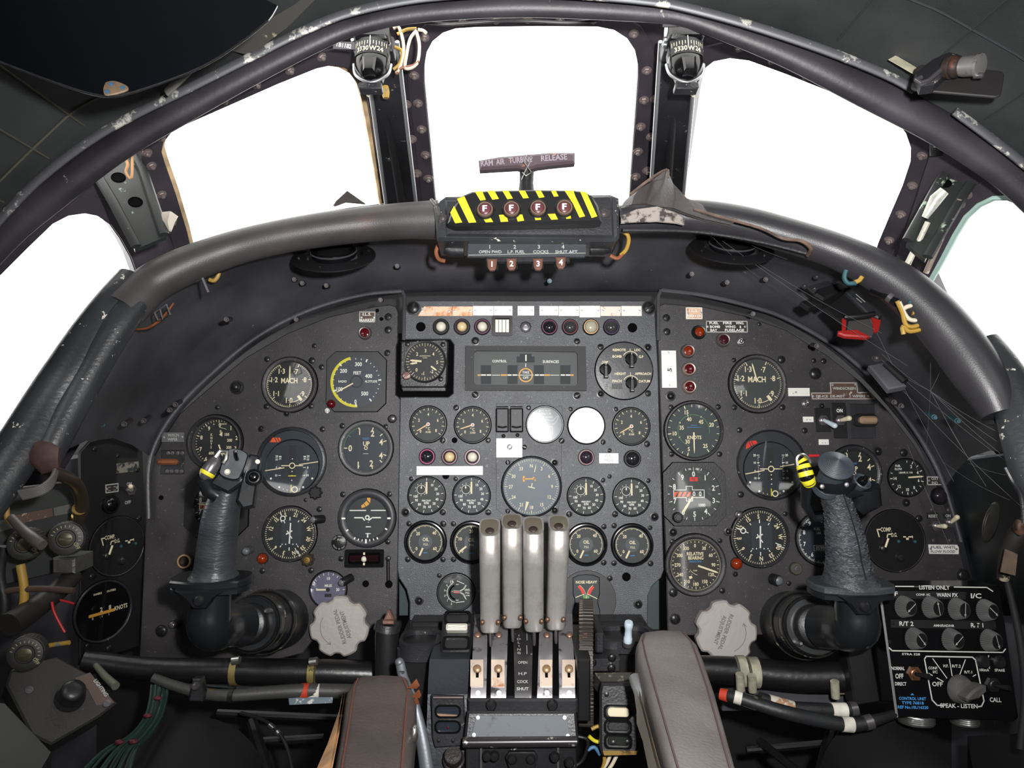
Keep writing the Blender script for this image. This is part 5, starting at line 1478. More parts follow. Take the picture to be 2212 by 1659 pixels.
t.part('markings',mb,WHITE)
mb = MB()
for x0,x1 in ((1032,1038),(1082,1095),(1175.5,1188),(1232.5,1239)): mb.box(*t.l(x0,812.2),1.5,*t.l(x1,808.8),1.9)
mb.arc(12.6,15.4,0,360,1.7,40,*t.l(1135.6,810.6))
t.part('orange_marks',mb,YELO)
mb = MB(); mb.flat(t.ll([(1023,759),(1248,760),(1248,835),(1023,833)]),6); t.part('glass',mb,GLASS)

# ---- autopilot selector disc
t = T('autopilot_selector','round autopilot selector disc with three black pointer knobs','selector panel',PF,1347.5,801,h=.0003)
mb = MB(); mb.lathe([(0,2.4),(60.5,2.4),(62,2.2),(63.2,1),(63.5,-1)][::-1],60); t.part('disc',mb,mat('selector_grey',(66,67,69),.38,bump=.1,bscale=300))
mb = MB(); mb.lathe([(61.5,2.3),(62.5,2.8),(63.8,2),(64,0)],60); t.part('rim',mb,GLOSSBLK)
mb = MB()
for s,x,y,w in (('REMOTE',1338,755.8,28),('LOC',1377.6,755.8,13),('BOMB',1333,770,20),('G.P',1385,770.6,10),('COMP',1306.6,782.6,13),('HEIGHT',1339.6,807.6,24),('APPROACH',1388.5,807.6,35),('MACH',1332,823.2,20),('DATUM',1391.4,823.8,24)):
 mb.text(s,*t.l(x,y),5.4,2.8,width=w)
mb.arc(16.5,17.8,-62,62,2.8,24,*t.l(1362,776)); mb.arc(16.5,17.8,-62,62,2.8,24,*t.l(1362,829))
for y in (753,805): mb.stroke(t.ll([(1361.5,y),(1361.5,y + 6)]),1.2,2.8)
mb.flat(t.ll([(1299.5,785),(1304.5,788),(1300,790)]),2.8)
t.part('lettering',mb,CREAM)
mb = MB(); mb.flat(t.ll([(1321,829),(1344,829),(1343,841),(1320,841)]),2.8)
for i in range(3): mb.text('REF',*t.l(1309,831 + i * 4.4),2.8,2.8)
t.part('black_smudge',mb,BLACK)
for (x,y) in ((1362.5,776),(1306.8,798.6),(1362.5,828)):
 mb = MB(); mb.lathe([(13,2.4),(13,5),(11,6),(11,10),(0,10.4)],24,*t.l(x,y)); kb = t.part('selector_knob',mb,GLOSSBLK)
 mb = MB(); mb.prism(t.ll([(x - 4,y - 8),(x + 4,y - 8),(x + 4.6,y + 20),(x - 4.6,y + 20)]),8,17,1.5); t.part('pointer_bar',mb,BLACK,parent=kb)
 mb = MB(); mb.box(*t.l(x - 3,y + 18),17,*t.l(x + 3,y + 16.6),17.3); mb.box(*t.l(x - .8,y - 8),16,*t.l(x + .8,y - 13),9); t.part('index_line',mb,GREYW,parent=kb)

# ---- compass control discs on the side panels
def d_dg(t,k):
 mb = MB()
 mb.text('COMP.',-.29 * k,.38 * k,.14 * k,1.2,width=.38 * k); mb.text('D.G.',-.02 * k,.2 * k,.13 * k,1.2,width=.2 * k)
 mb.stroke([(-.48 * k,.38 * k),(-.6 * k,.38 * k),(-.54 * k,.14 * k)],.04 * k,1.2); mb.stroke([(-.14 * k,.22 * k),(-.24 * k,.22 * k),(-.27 * k,.12 * k)],.04 * k,1.2)
 t.part('lettering',mb,CREAM)
 mb = MB(); mb.lathe([(.2 * k,1),(.21 * k,1.6),(.23 * k,1.6),(.23 * k,1)],26,.42 * k,.1 * k); t.part('annunciator_ring',mb,BLACK)
 mb = MB(); mb.stroke([(.28 * k,.13 * k),(.38 * k,.13 * k)],.04 * k,1.3); mb.stroke([(.46 * k,.13 * k),(.6 * k,.13 * k)],.04 * k,1.3); mb.stroke([(.6 * k,.09 * k),(.6 * k,.17 * k)],.035 * k,1.3); mb.box(.38 * k,.03 * k,1.2,.47 * k,.1 * k,1.5); t.part('annunciator',mb,CREAM)
 mb = MB(); mb.lathe([(.12 * k,1),(.12 * k,6),(.08 * k,8),(0,8)],18,-.42 * k,-.25 * k); t.part('selector_knob',mb,BLACK)
 mb = MB(); mb.tube([(-.4 * k,-.2 * k,8),(-.3 * k,.1 * k,10)],.035 * k,8); t.part('selector_lever',mb,CREAM)
 mb = MB(); mb.lathe([(.14 * k,1),(.14 * k,5),(.1 * k,8),(0,9)],18,.14 * k,-.55 * k); t.part('set_knob',mb,BLACK)
 for x,y in ((.12,-.02),(.68,-.03)):
  mb = MB(); mb.lathe([(.055 * k,1),(.05 * k,2.4),(0,3)],12,x * k,y * k); t.part('rivet',mb,CABT)
gauge('black compass selector disc marked COMP and D.G. on the right panel',1933,1168,66,63.5,None,[],hb=2.4,name='compass_selector',cat='selector',group='compass selector discs',face=BLACK,bez=BLACKW,extra=d_dg,gz=2.0)
gauge('black compass selector disc marked COMP and D.G. by the left wall',254,1180,64,61,None,[],hb=2.4,fr=SF,name='compass_selector',cat='selector',group='compass selector discs',face=BLACK,bez=BLACKW,extra=d_dg,gz=2.0)
def d_kn(t,k):
 mb = MB(); mb.text('KNOTS',.66 * k,-.02 * k,.15 * k,1.2,width=.5 * k); mb.text('INNERS',-.2 * k,.66 * k,.07 * k,1.2); mb.text('OUTERS',.3 * k,.66 * k,.07 * k,1.2)
 mb.text('2',-.08 * k,.08 * k,.15 * k,1.2); mb.text('8',.24 * k,.08 * k,.15 * k,1.2); mb.text('0',-.4 * k,-.16 * k,.08 * k,1.2); mb.text('1',-.06 * k,-.16 * k,.08 * k,1.2); mb.text('1',.2 * k,-.16 * k,.08 * k,1.2)
 t.part('lettering',mb,CREAM)
 mb = MB(); mb.box(-.54 * k,-.1 * k,1,.4 * k,.0 * k,2.4); t.part('orange_bar',mb,YELO)
gauge('black knots counter dial with an amber bar by the left wall',223,1320,66,61,None,[],hb=5,fr=SF,name='knots_counter',face=GLOSSBLK,bez=BLACKW,extra=d_kn,gz=2.8)
# ================================================================== LAMPS, LABELS, SWITCHES, KNOBS ON THE PANELS
def press_lamp(px,py,cap,ring,label,fr=PF,r=18,big=False,group=None):
 t = T('warning_lamp',label,'lamp',fr,px,py,h=.0003,group=group)
 mb = MB(); mb.lathe([(r * .82,3),(r * .86,6),(r * .95,6),(r,4),(r,-1)],28); t.part('housing',mb,GLOSSBLK)
 mb = MB(); mb.lathe([(r * .76,4.5),(r * .78,7),(r * .86,7),(r * .88,5)],28); t.part('ring',mb,ring)
 rc = r * (.76 if big else .6)
 mb = MB(); mb.lathe([(r * .78,3),(rc,3.4)],28); t.part('well',mb,MATTE)
 mb = MB(); mb.lathe([(rc,3),(rc,6),(rc * .92,9),(rc * .7,12),(rc * .35,13.6),(0,14)],24); t.part('cap',mb,cap)
 return t
G1 = 'press lamps in the top row of the centre panel'
press_lamp(953,706.5,LAMPW,SCREWB,'white-capped lamp at the left end of the top lamp row',group=G1)
press_lamp(998,706.5,LAMPA,mat('dim_mauve',(70,46,60),.3),'cream-amber capped lamp, second in the top lamp row',group=G1)
press_lamp(1042,706.5,LAMPW,MAG,'white-capped lamp with magenta ring beside the square indicator',group=G1)
press_lamp(1186.5,707,LAMPD,MAG,'dark domed lamp just right of the jack socket',big=True,group=G1)
press_lamp(1231,707,mat('lamp_cap_grey',(58,58,60),.12,coat=.6),mat('red_mauve',(120,52,60),.3),'grey domed lamp with reddish ring between dark and gold-ringed lamps',big=True,group=G1)
press_lamp(1276,707,mat('lamp_cap_milky',(176,170,150),.2),GOLD,'milky lamp in a gold ring near the right of the top row',big=True,group=G1)
press_lamp(1320,707,MATS['lamp_cap_grey'],mat('dim_violet',(76,56,92),.3),'dark domed lamp at the right end of the top row',big=True,group=G1)
G2 = 'press lamps below the temperature gauges'
press_lamp(923,986.5,LAMPD,mat('bright_magenta',(196,60,128),.3),'dark lamp with bright pink ring above the white strip',big=True,group=G2)
press_lamp(971.5,987,LAMPA,mat('pink_mauve',(150,66,108),.3),'amber-white lamp in the middle above the white strip',group=G2)
press_lamp(1020.5,987.5,LAMPW,MATS['pink_mauve'],'white lamp at the right end above the white strip',group=G2)
press_lamp(1266,988,mat('lamp_cap_violet',(46,40,52),.12,coat=.6),mat('red_ring',(130,50,60),.3),'violet-black domed lamp left of the fuel press plate',big=True,group=G2)
press_lamp(1365.5,991,LAMPD,SCREWB,'black domed lamp right of the fuel press plate',big=True,r=19,group=G2)
press_lamp(2028,1071.5,mat('lamp_cap_purple_black',(38,32,38),.1,coat=.7),SCREWB,'black domed lamp under the oxygen indicator plate',fr=LF,big=True,r=19)
press_lamp(238,1090,GLOSSBLK,SCREWB,'glossy black domed lamp below the on-off switch of the left side panel',fr=SF,big=True,r=20)

def jewel(px,py,lens,label,fr=LF,r=15,col=None,group=None,hh=10):
 t = T('indicator_lamp',label,'lamp',fr,px,py,h=.0003,group=group)
 mb = MB(); mb.lathe([(r * .68,2),(r * .7,hh),(r * .85,hh + .6),(r * .95,hh - 2),(r,hh * .4),(r * 1.05,0)],26); t.part('collar',mb,col or mat('grey_collar',(108,100,98),.42,metal=.4))
 mb = MB(); mb.lathe([(r * .69,hh - 3),(r * .6,hh - 1),(0,hh + 1)],22); t.part('lens',mb,lens)
 return t
jewel(789,720,LENSR,'red marker lamp below the left I.L.S. marker plate',r=14)
jewel(1509,718,LENSO,'orange lamp left of the fuel fire plate',r=15,col=BLACK)
jewel(1561,735,LENSV,'dark purple lamp just under the fuel fire plate',r=15)
jewel(1485,759,mat('orange_red_lens',(124,40,18),.15,coat=.6),'orange-red lamp, uppermost of three beside the vertical white plate',r=15)
jewel(1487,798,LENSR,'red lamp, middle of three beside the vertical white plate',r=15,col=mat('pinkish_collar',(160,140,130),.4,metal=.4))
jewel(1488,836,LENSR,'red lamp, lowest of three beside the vertical white plate',r=15,col=MATS['pinkish_collar'])
for (x,y,r,m,lab) in ((568,1206,11,LENSO,'orange-red bead lamp beside the left heading compass'),(1590,1217,12,LENSO,'glowing orange bead lamp beside the right heading compass')):
 t = T('bead_lamp',lab,'lamp',LF,x,y,h=.0003)
 mb = MB(); mb.lathe([(r * 1.1,0),(r * 1.1,2),(r,3)],20); t.part('seat',mb,BLACK)
 mb = MB(); mb.lathe([(r,2),(r * 1.02,7),(r * .8,12),(r * .4,15),(0,15.6)],22); t.part('lens',mb,m)

# square indicator, jack
t = T('square_indicator','square white slatted indicator beside the jack socket','indicator',PF,1085,704.5,h=.0003)
mb = MB(); mb.holed(rrect(-22,-22,22,22,4),rrect(-16,-16,16,16,1),0,8); t.part('frame',mb,mat('plum_black_frame',(34,24,30),.3))
mb = MB(); mb.flat(rrect(-17,-17,17,17,1),1); t.part('backing',mb,MATTE)
for i in range(4):
 mb = MB(); mb.box(-15.2 + i * 7.7,-14,1,-8.4 + i * 7.7,14,3.5,.6); t.part('slat',mb,WHITE)
t = T('jack_socket','round metal jack socket below the small white plate','socket',PF,1135.5,707,h=.0003)
mb = MB(); mb.prism(rrect(-17,-21,17,21,4),0,.8); t.part('plate',mb,CPANEL)
mb = MB(); mb.lathe([(13,.8),(13,4),(11,5),(10,3)],8); mb.lathe([(7,3),(7.5,8),(5,8.5),(4.6,2),(0,2)],20); t.part('socket',mb,GUN)

# label plates
def plate(pts,label,m,texts=(),rivets=(),fr=PF,tcol=GREYW,name='label_plate',group=None,edge=None,th=1.6):
 cx = sum(p[0] for p in pts) / len(pts); cy = sum(p[1] for p in pts) / len(pts)
 t = T(name,label,'label',fr,cx,cy,h=.0003,group=group)
 mb = MB(); mb.prism(t.ll(pts),-.2,th,.3); t.part('plate',mb,m)
 if texts:
  mb = MB()
  for q in texts:
   mb.text(q[0],*t.l(q[1],q[2]),q[3],th + .25,rot=q[5] if len(q) > 5 else 0,width=q[4])
  t.part('lettering',mb,tcol)
 for (x,y) in rivets:
  mb = MB(); mb.lathe([(2.6,th - .1),(2.4,th + 1),(0,th + 1.4)],10,*t.l(x,y)); t.part('rivet',mb,ALUD)
 if edge:
  mb = MB(); mb.stroke(inset(ccw(t.ll(pts)),1.2),2.0,th + .15,True); t.part('bright_edge',mb,edge)
 return t
GP = 'bare metal label plates along the top of the centre panel'
def rp4(x0,y0,x1,y1): return [(x0,y0),(x1,y0),(x1,y1),(x0,y1)]
DT = mat('faint_engraving',(214,190,170),.5)
plate([(916,662),(976,662),(976,683),(903,683)],'tarnished orange label plate with slanted end, first of the top strip',PLATEO,[('MAIN',921,667,5,20),('WARNING',924,678,5,30),('/',940,672,16,6)],[(912,672),(970,673)],tcol=FOAM,group=GP)
for x0,x1,y0,y1,m,lab in ((977,1021,662,683,PLATEO,'orange-white label plate over the amber lamp'),(1021.5,1066,661,682,PLATE,'smudged white label plate over the magenta-ringed lamp'),(1066.5,1107,661,682,PLATE,'smudged white label plate over the square indicator'),
       (1118,1154,661,682,PLATE,'small separate white label plate over the jack socket'),(1165,1206,661,682,PLATE,'white label plate over the first dark domed lamp'),(1206.5,1251,661,683,PLATE,'white label plate over the grey domed lamp'),
       (1251.5,1296.5,660.5,686,PLATE,'deeper white label plate over the gold-ringed lamp'),(1297,1341.5,662,683,mat('pinkish_plate',(238,222,210),.36,metal=.2,wear=(200,160,140),wscale=80,wamt=.6),'pinkish label plate over the last dark domed lamp'),(1342,1386,661,683,PLATE,'white label plate at the right end of the top strip')):
 plate(rp4(x0,y0,x1,y1),lab,m,(),[(x0 + 5,672),(x1 - 5,672)],group=GP)
plate(rp4(1072,947,1128,988),'square white plate with a centre screw below the switch guards',PLATE,(),[(1078,965),(1123,966)])
screw(bpy.data.objects['label_plate.011'] if 'label_plate.011' in bpy.data.objects else cp.o,PF,1101,965.5,6,'s',ALUD,h=.0016)
plate(rp4(900,1007,1043,1026),'long white label strip below three lamps',PLATE,(),[(906,1014),(945,1014),(998,1016),(1037,1016)])
plate(rp4(1294,979,1336,1001),'white plate reading FUEL PRESS between two dark lamps',PLATE,[('FUEL',1315,985,5.5,15),('PRESS',1315,994,5.5,20)],[(1300,990),(1331,988)],tcol=mat('grey_print',(150,150,146),.6))
plate(rp4(1429,757,1461,838),'tall white plate beside three stacked lamps',PLATE,[('5',1446,799,9,8,80)],[(1444,762),(1444,833)],fr=LF,tcol=DIAL)
plate(rp4(1481,664,1517,690),'brown and white I.L.S. marker plate on the right panel',PLATEO,[('I.L.S.',1498,671,6,19),('MARKER',1499,683,6,31)],[(1485,678),(1514,676)],fr=LF,tcol=WHITE,edge=WHITE)
plate(rp4(776,673,811,697),'brown I.L.S. marker plate on the left panel',PLATEB,[('I.L.S.',793,679,6,18),('MARKER',793,692,6,31)],[(781,686),(808,686)],fr=LF,tcol=WHITE,edge=GREYW)
plate(rp4(1524,693,1615,719),'dark brown plate lettered for fuel fire and bomb bay warnings',PLATED,[('FUEL',1542,698,5.4,20),('FIRE',1571,698,5.4,19),('WNG.',1598,698,5.4,18),('BOMB',1544,706,5.4,22),('WING',1577,706,5.4,22),('&',1599,706,5.4,4),('BAY',1541,713.5,5.4,15),('FUSELAGE',1586,713.5,5.4,42)],[(1528,706),(1609,706)],fr=LF,tcol=WHITE,edge=GREYW)
plate(rp4(1702,838,1749,856),'blank white plate beside the right machmeter',PLATE,[('- =',1716,848,6,10,10)],(),fr=LF,tcol=DIAL)
plate([(1792,826),(1852,826),(1853,847),(1879,847),(1891,863),(1752,863),(1750,848),(1793,848)],'stepped brown plate lettered windscreen de-ice de-mist wipers',PLATEB,[('WINDSCREEN',1823,839,5.5,50),('DE-ICE',1774,856,5.2,26),('DE-MIST',1808,856,5.2,32),('WIPERS',1854,856,5.2,28)],[(1798,832),(1848,831),(1755,856),(1875,856)],fr=LF,tcol=GREYW,edge=mat('scuffed_edge',(170,160,156),.5))
plate(rp4(1734,900,1757,912),'small white plate left of the de-ice switch',PLATE,[('- -',1746,906,5,10)],(),fr=LF,tcol=DIAL)
plate(rp4(1768,949,1790,961),'small white plate below the de-ice switch',PLATE,[('- -',1779,956,5,9)],(),fr=LF,tcol=DIAL)
plate(rp4(2001,1029,2036,1048),'brown OXY IND plate beside the fuel flow gauge',PLATED,[('OXY',2019,1034,6,16),('IND',2018,1043,6,13)],[(2006,1038),(2031,1039)],fr=LF,tcol=GREYW,edge=GREYW)
plate([(2005,1176),(2068,1177),(2071,1183),(2070,1197),(2006,1196)],'bright plate lettered flow and flood below the reset switches',PLATE,[('FUEL',2022,1182,5.5,24),('WHITE',2050,1182,5.5,26),('FLOW',2021,1191,5.5,24),('FLOOD',2049,1191,5.5,26)],[(2009,1185),(2065,1186)],fr=LF,tcol=mat('dark_engraving',(60,58,60),.5))
plate(rp4(350,934,398,955),'grey W/SCN WIPER plate at the far left of the first pilot panel',mat('dull_grey_plate',(96,98,98),.5),[('W/SCN',375,940,6,24),('WIPER',374,949,6,22)],[(355,945),(394,944)],fr=LF,tcol=GREYW)
plate(rp4(250,999,301,1020),'scratched pale plate on the left side panel',mat('scratched_plate',(120,116,108),.5,wear=(40,40,40),wscale=120,wamt=.5,wsoft=.06),(),(),fr=SF)
plate(rp4(226,1045,256,1064),'small riveted dark plate on the left side panel',PLATED,[('- -',241,1051,5,18),('- -',241,1058,5,18)],[(230,1055),(252,1055)],fr=SF,edge=GREYW)

# toggle switches
def toggle(px,py,dx,dy,label,fr=LF,lever=STEEL,ln=18,r=4,nut=GUN,name='toggle_switch',group=None,base=None,tip=None):
 t = T(name,label,'switch',fr,px,py,h=.0003,group=group)
 if base:
  mb = MB(); mb.prism(t.ll(base[0]),0,base[1],1); t.part('base_plate',mb,BLACK)
 z0 = base[1] if base else 0
 mb = MB(); mb.prism(circ(12 if r > 3 else 9,6),z0,z0 + 4,.6); mb.lathe([(8,z0 + 3),(8,z0 + 8),(6,z0 + 9),(5,z0 + 6)],18); t.part('nut',mb,nut)
 L = Vector((dx,-dy,ln))
 mb = MB(); mb.tube([Vector((0,0,z0 + 4)),Vector((0,0,z0 + 4)) + L * .55,Vector((0,0,z0 + 4)) + L],[r * .62,r * .85,r],12)
 mb.ball(r,tuple(Vector((0,0,z0 + 4)) + L),12,8)
 t.part('lever',mb,lever)
 return t
toggle(1600,738,-3,1,'steel toggle switch below the fuel fire plate',r=5,ln=10)
toggle(1740,872,0,-2,'steel toggle in a round nut left of the de-ice switch',r=5,ln=8)
toggle(1777,908,11,13,'white-tipped de-ice toggle switch pointing down right',lever=BLUEW,r=6,ln=26,base=([(1760,881),(1794,881),(1794,933),(1762,933)],2))
t = toggle(1814,908,9,-3,'ivory rocker switch under the ON label',lever=IVORY,r=6,ln=18,base=([(1797,870),(1828,870),(1829,947),(1799,947)],2))
mb = MB(); mb.prism(t.ll(rp4(1802,881,1824,893)),2,3); t.part('tag',mb,MATTE)
mb = MB(); mb.text('ON',*t.l(1813,887),7.5,3.3,width=13); t.part('lettering',mb,WHITE)
t = T('wiper_switch','tan rocker wiper switch in a black oval','switch',LF,1868,908,h=.0003)
mb = MB(); mb.prism(t.ll(rp4(1835,872,1890,947)),0,2,1); t.part('base_plate',mb,BLACKW)
mb = MB(); mb.prism(rrect(-30,-14,27,14,13),2,7,2); t.part('oval_guard',mb,BLACK)
mb = MB(); mb.prism(rrect(-18,-8,22,8,7),6,18,4); t.part('rocker',mb,mat('tan_rocker',(146,122,96),.5,wear=(90,76,62),wscale=120,wamt=.62))
t = toggle(2022,1136,7,-1,'ivory switch under the RESET label',lever=IVORY,r=5.5,ln=16,group='switches under the oxygen lamp')
mb = MB(); mb.prism(t.ll(rp4(2003,1107,2028,1120)),0,1); t.part('tag',mb,MATTE)
mb = MB(); mb.text('RESET',*t.l(2016,1115),6,1.3,width=20); t.part('lettering',mb,GREYW)
t = toggle(2052,1128,4,-12,'ivory switch thrown up to the ON label',lever=IVORY,r=5.5,ln=16,group='switches under the oxygen lamp')
mb = MB(); mb.prism(t.ll(rp4(2038,1108,2062,1120)),0,1); t.part('tag',mb,MATTE)
mb = MB(); mb.text('ON',*t.l(2048,1114),6,1.3,width=11); t.part('lettering',mb,GREYW)
for x,y in ((2014,1101),(2050,1102),(2018,1168),(2053,1168)): screw(rp,LF,x,y,5,'s',BOLTM,h=.0003)
t = toggle(282,1058,-12,-9,'ivory toggle switch between ON and OFF on the left side panel',fr=SF,lever=IVORY,r=5,ln=14)
mb = MB(); mb.text('ON',*t.l(279,1045),7,.4,width=12); mb.text('OFF',*t.l(275,1084),7,.4,width=14); t.part('lettering',mb,GREYW)
t = T('rocker_switch','orange rubber rocker switch below the W/SCN WIPER plate','switch',LF,370,998,h=.0003)
mb = MB(); mb.prism(t.ll(rp4(348,972,398,1024)),0,2,1); t.part('base_plate',mb,BLACKW)
mb = MB(); mb.prism(t.ll(rrect(344,991,388,1004,6)),2,14,4); t.part('rocker',mb,ORUB)
for x in (364,373,384,394):
 for y in (979,1018):
  mb = MB(); mb.lathe([(4,2),(4,3.5),(0,4.4)],10,*t.l(x,y)); t.part('stud',mb,GUN)

# switch guards (two black flaps)
for x0,x1,lab in ((1071,1099,'swirled black switch guard, left of the pair'),(1101,1130,'swirled black switch guard, right of the pair')):
 t = T('switch_guard',lab,'switch guard',PF,(x0 + x1) / 2,908,h=.0012,group='black switch guards above the square white plate')
 w = (x1 - x0) / 2
 mb = MB(); mb.prism(rrect(-w,-26,w,26,3),0,12,3); t.part('flap',mb,mat('swirled_black',(26,23,28),.5,wear=(70,66,74),wscale=150,wamt=.6,wsoft=.08))
 mb = MB(); mb.tube([(-w * .9,27,4),(w * .9,27,4)],3.2,10); t.part('hinge',mb,BLACK)
 mb = MB(); mb.tube([(-w * .7,-14,12.5),(0,-16,14),(w * .7,-14,12.5)],2,8); t.part('finger_lip',mb,BLACK)

# knobs
def knob(px,py,r,label,fr=LF,m=BLACK,ln=14,name='knob',lobes=0,cap=None,tilt=None,group=None):
 t = T(name,label,'knob',fr,px,py,h=.0003,group=group)
 mb = MB()
 if lobes:
  pts = [((r + .12 * r * math.cos(lobes * a)) * math.cos(a),(r + .12 * r * math.cos(lobes * a)) * math.sin(a)) for a in [2 * math.pi * i / 48 for i in range(48)]]
  mb.prism(pts,1,ln,2)
 else:
  mb.lathe([(r * .8,0),(r,2),(r,ln - 2),(r * .85,ln),(0,ln + .4)],22)
 t.part('knob',mb,m)
 if cap:
  mb = MB(); mb.lathe([(r * .55,ln),(r * .5,ln + 2.5),(r * .25,ln + 2.8),(r * .2,ln + 1),(0,ln + 1)],18); t.part('cap',mb,cap)
 return t
knob(684,1064,13,'lobed black knob under the left director horizon',lobes=8)
knob(667,1208,13,'black and brass lobed setting knob beside the left heading compass',lobes=8,m=mat('brassy_black',(60,52,40),.4,metal=.4),cap=BRASS)
knob(1716,1227,13,'grimy setting knob at the lower right of the right heading compass',m=mat('grimy_green_knob',(74,76,66),.5,metal=.3),cap=GUN)
knob(733,1172,17,'flat round black test push button ringed with lettering',ln=4,cap=None)
t = T('push_button_legend','ring of tiny lettering around the test push button','label',LF,733,1172,h=.003)
mb = MB()
for i,c in enumerate('TEST INDICATOR'):
 a = -60 + i * 9.5
 mb.text(c,13.5 * math.sin(R(a)),13.5 * math.cos(R(a)),2.6,.6,-a)
for i,c in enumerate('PRESS TO TEST'):
 a = 245 - i * 10
 mb.text(c,13.5 * math.sin(R(a)),13.5 * math.cos(R(a)),2.6,.6,-a + 180)
mb.text('PUSH',2,6,4,.6)
t.part('lettering',mb,GREYW)
def peg(px,py,r,dx,dy,ln,label,m,tipm=None,fr=LF):
 t = T('push_button',label,'knob',fr,px,py,h=.0003)
 mb = MB(); L = Vector((dx,-dy,ln))
 mb.tube([Vector((0,0,0)),L * .9,L],[r,r,r * .8],14); t.part('stem',mb,m)
 if tipm:
  mb = MB(); mb.ball(r * .82,tuple(L),14,8,1,1,.5); t.part('tip',mb,tipm)
GK = mat('grey_knob',(92,94,97),.4)
peg(698,1121,9,-16,0,20,'grey push knob at the upper right of the left heading compass',BLACK,GK)
peg(759,1247,9,-16,8,22,'grey push knob at the upper right of the miles gauge',BLACK,GK)
peg(541,1187,9,-4,2,20,'ribbed grey push knob between the column and the heading compass',mat('ribbed_grey',(70,72,74),.5),GK)
peg(387,1343,9,-8,4,16,'round metal push knob near the lower left panel corner',BLACK,GUN)
peg(846,905,9,4,0,14,'ribbed metal terminal at the corner of the left climb dial',BLACK,GUN)
peg(1668,1250,12,8,2,16,'dull black push knob below the right heading compass',BLACK,GK)
peg(1596,1112,9,0,0,6,'small selector with cream pointer above the right heading compass',BLACK,GUN)
t = T('socket','round socket with a brass lip left of the column grip','socket',LF,403,1211,h=.0003)
mb = MB(); mb.lathe([(16,0),(16,12),(14,14),(11,14),(11,2),(0,2)],24); t.part('body',mb,mat('brown_socket',(60,50,44),.4))
mb = MB(); mb.lathe([(11.2,14),(12,15.4),(14.5,15),(14.8,13)],24); t.part('lip',mb,mat('tan_lip',(186,156,118),.35,metal=.4))
t = T('socket','open ring socket left of the right heading compass','socket',LF,1572,1147,h=.0003)
mb = MB(); mb.lathe([(9,0),(9,6),(7,7),(6,4),(0,4)],20); t.part('ring',mb,GUN)
t = T('rod','slim black rod beside the slip indicator','rod',LF,839,1228,h=.0003)
mb = MB(); mb.lathe([(5.5,0),(5.5,8),(4,9),(0,9)],14,0,22); t.part('pivot',mb,BLACK)
mb = MB(); mb.tube([(0,16,6),(1,-24,6)],3.6,10); t.part('rod',mb,BLACK)

# scalloped rudder adjustment knobs
def rudder_knob(px,py,r,rot,label):
 t = T('rudder_adjuster',label,'knob',LF,px,py,h=.02,group='scalloped rudder pedal adjustment knobs')
 n = 140; pts = []
 for i in range(n):
  a = 2 * math.pi * i / n
  u = ((a + R(rot + 10)) % (2 * math.pi / 7)) / (2 * math.pi / 7) - .5
  dip = math.exp(-(u / .19) ** 4) * .125
  pts.append((r * (1 - dip) * math.cos(a),r * (1 - dip) * math.sin(a)))
 mb = MB(); mb.prism(pts,-14,6,4); t.part('knob',mb,SILVERP)
 mb = MB(); mb.tube([(0,0,-26),(0,0,-12)],14,16); t.part('stem',mb,BLACK)
 mb = MB(); c,s_ = math.cos(R(rot)),math.sin(R(rot))
 def q(x,y): return (x * c - y * s_,x * s_ + y * c)
 mb.text('RUDDER PEDAL',*q(0,-2),8.5,6.3,rot,width=r * 1.18); mb.text('ADJUSTMENT',*q(0,-15),8.5,6.3,rot,width=r * .95)
 pa = [q(r * .62 * math.sin(R(a)),r * .62 * math.cos(R(a))) for a in range(-48,49,8)]
 mb.stroke(pa,1.1,6.3)
 e = q(r * .62 * math.sin(R(-48)),r * .62 * math.cos(R(-48)))
 mb.stroke([e,q(r * .62 * math.sin(R(-40)),r * .55)],1.1,6.3); mb.stroke([e,q(-r * .36,r * .42)],1.1,6.3)
 t.part('lettering',mb,mat('grey_lettering',(104,98,96),.6))
rudder_knob(733,1353,64,108,'silver scalloped rudder pedal knob under the miles gauge')
rudder_knob(1568,1365,67,-111,'silver scalloped rudder pedal knob beside the grey armrest')

# ------------------------------------------------------------------ things on the glareshield face, right side
GF = Frame(W(1850,690,.985),(0.86,-0.42,-0.30),(0.40,0.55,0.73))
t = T('folding_holder','black folding holder with a red cloth flap under the right coaming','holder',GF,1830,690)
mb = MB(); mb.prism(t.ll([(1724,622),(1762,586),(1784,596),(1750,640)]),-3,3,1); t.part('mount_plate',mb,BLACKW)
mb = MB(); mb.prism(t.ll([(1780,598),(1800,594),(1892,660),(1888,676),(1866,672)]),0,14,3); t.part('arm',mb,mat('lettered_arm',(40,41,43),.45,wear=(150,150,148),wscale=120,wamt=.68,wsoft=.02))
mb = MB(); mb.prism(t.ll([(1788,604),(1806,616),(1772,672),(1748,662),(1752,640)]),-6,24,5); t.part('left_cheek',mb,BLACK)
mb = MB(); mb.prism(t.ll([(1806,616),(1878,668),(1834,716),(1780,678)]),-4,4,1); t.part('tray',mb,BLACK)
mb = MB(); mb.prism(t.ll([(1726,680),(1740,664),(1762,676),(1748,692)]),-4,8,2); t.part('foot',mb,BLACK)
mb = MB(); mb.tube([t.l(1824,700) + (14,),t.l(1846,692) + (16,),t.l(1878,668) + (14,)],6,10); t.part('grip_rod',mb,BLACK)
mb = MB(); mb.prism(t.ll([(1834,700),(1876,674),(1890,712),(1888,728),(1864,736),(1838,732)]),1,6,1); t.part('grey_sleeve',mb,mat('grey_sleeve',(62,60,60),.6,wear=(120,118,114),wscale=120,wamt=.68))
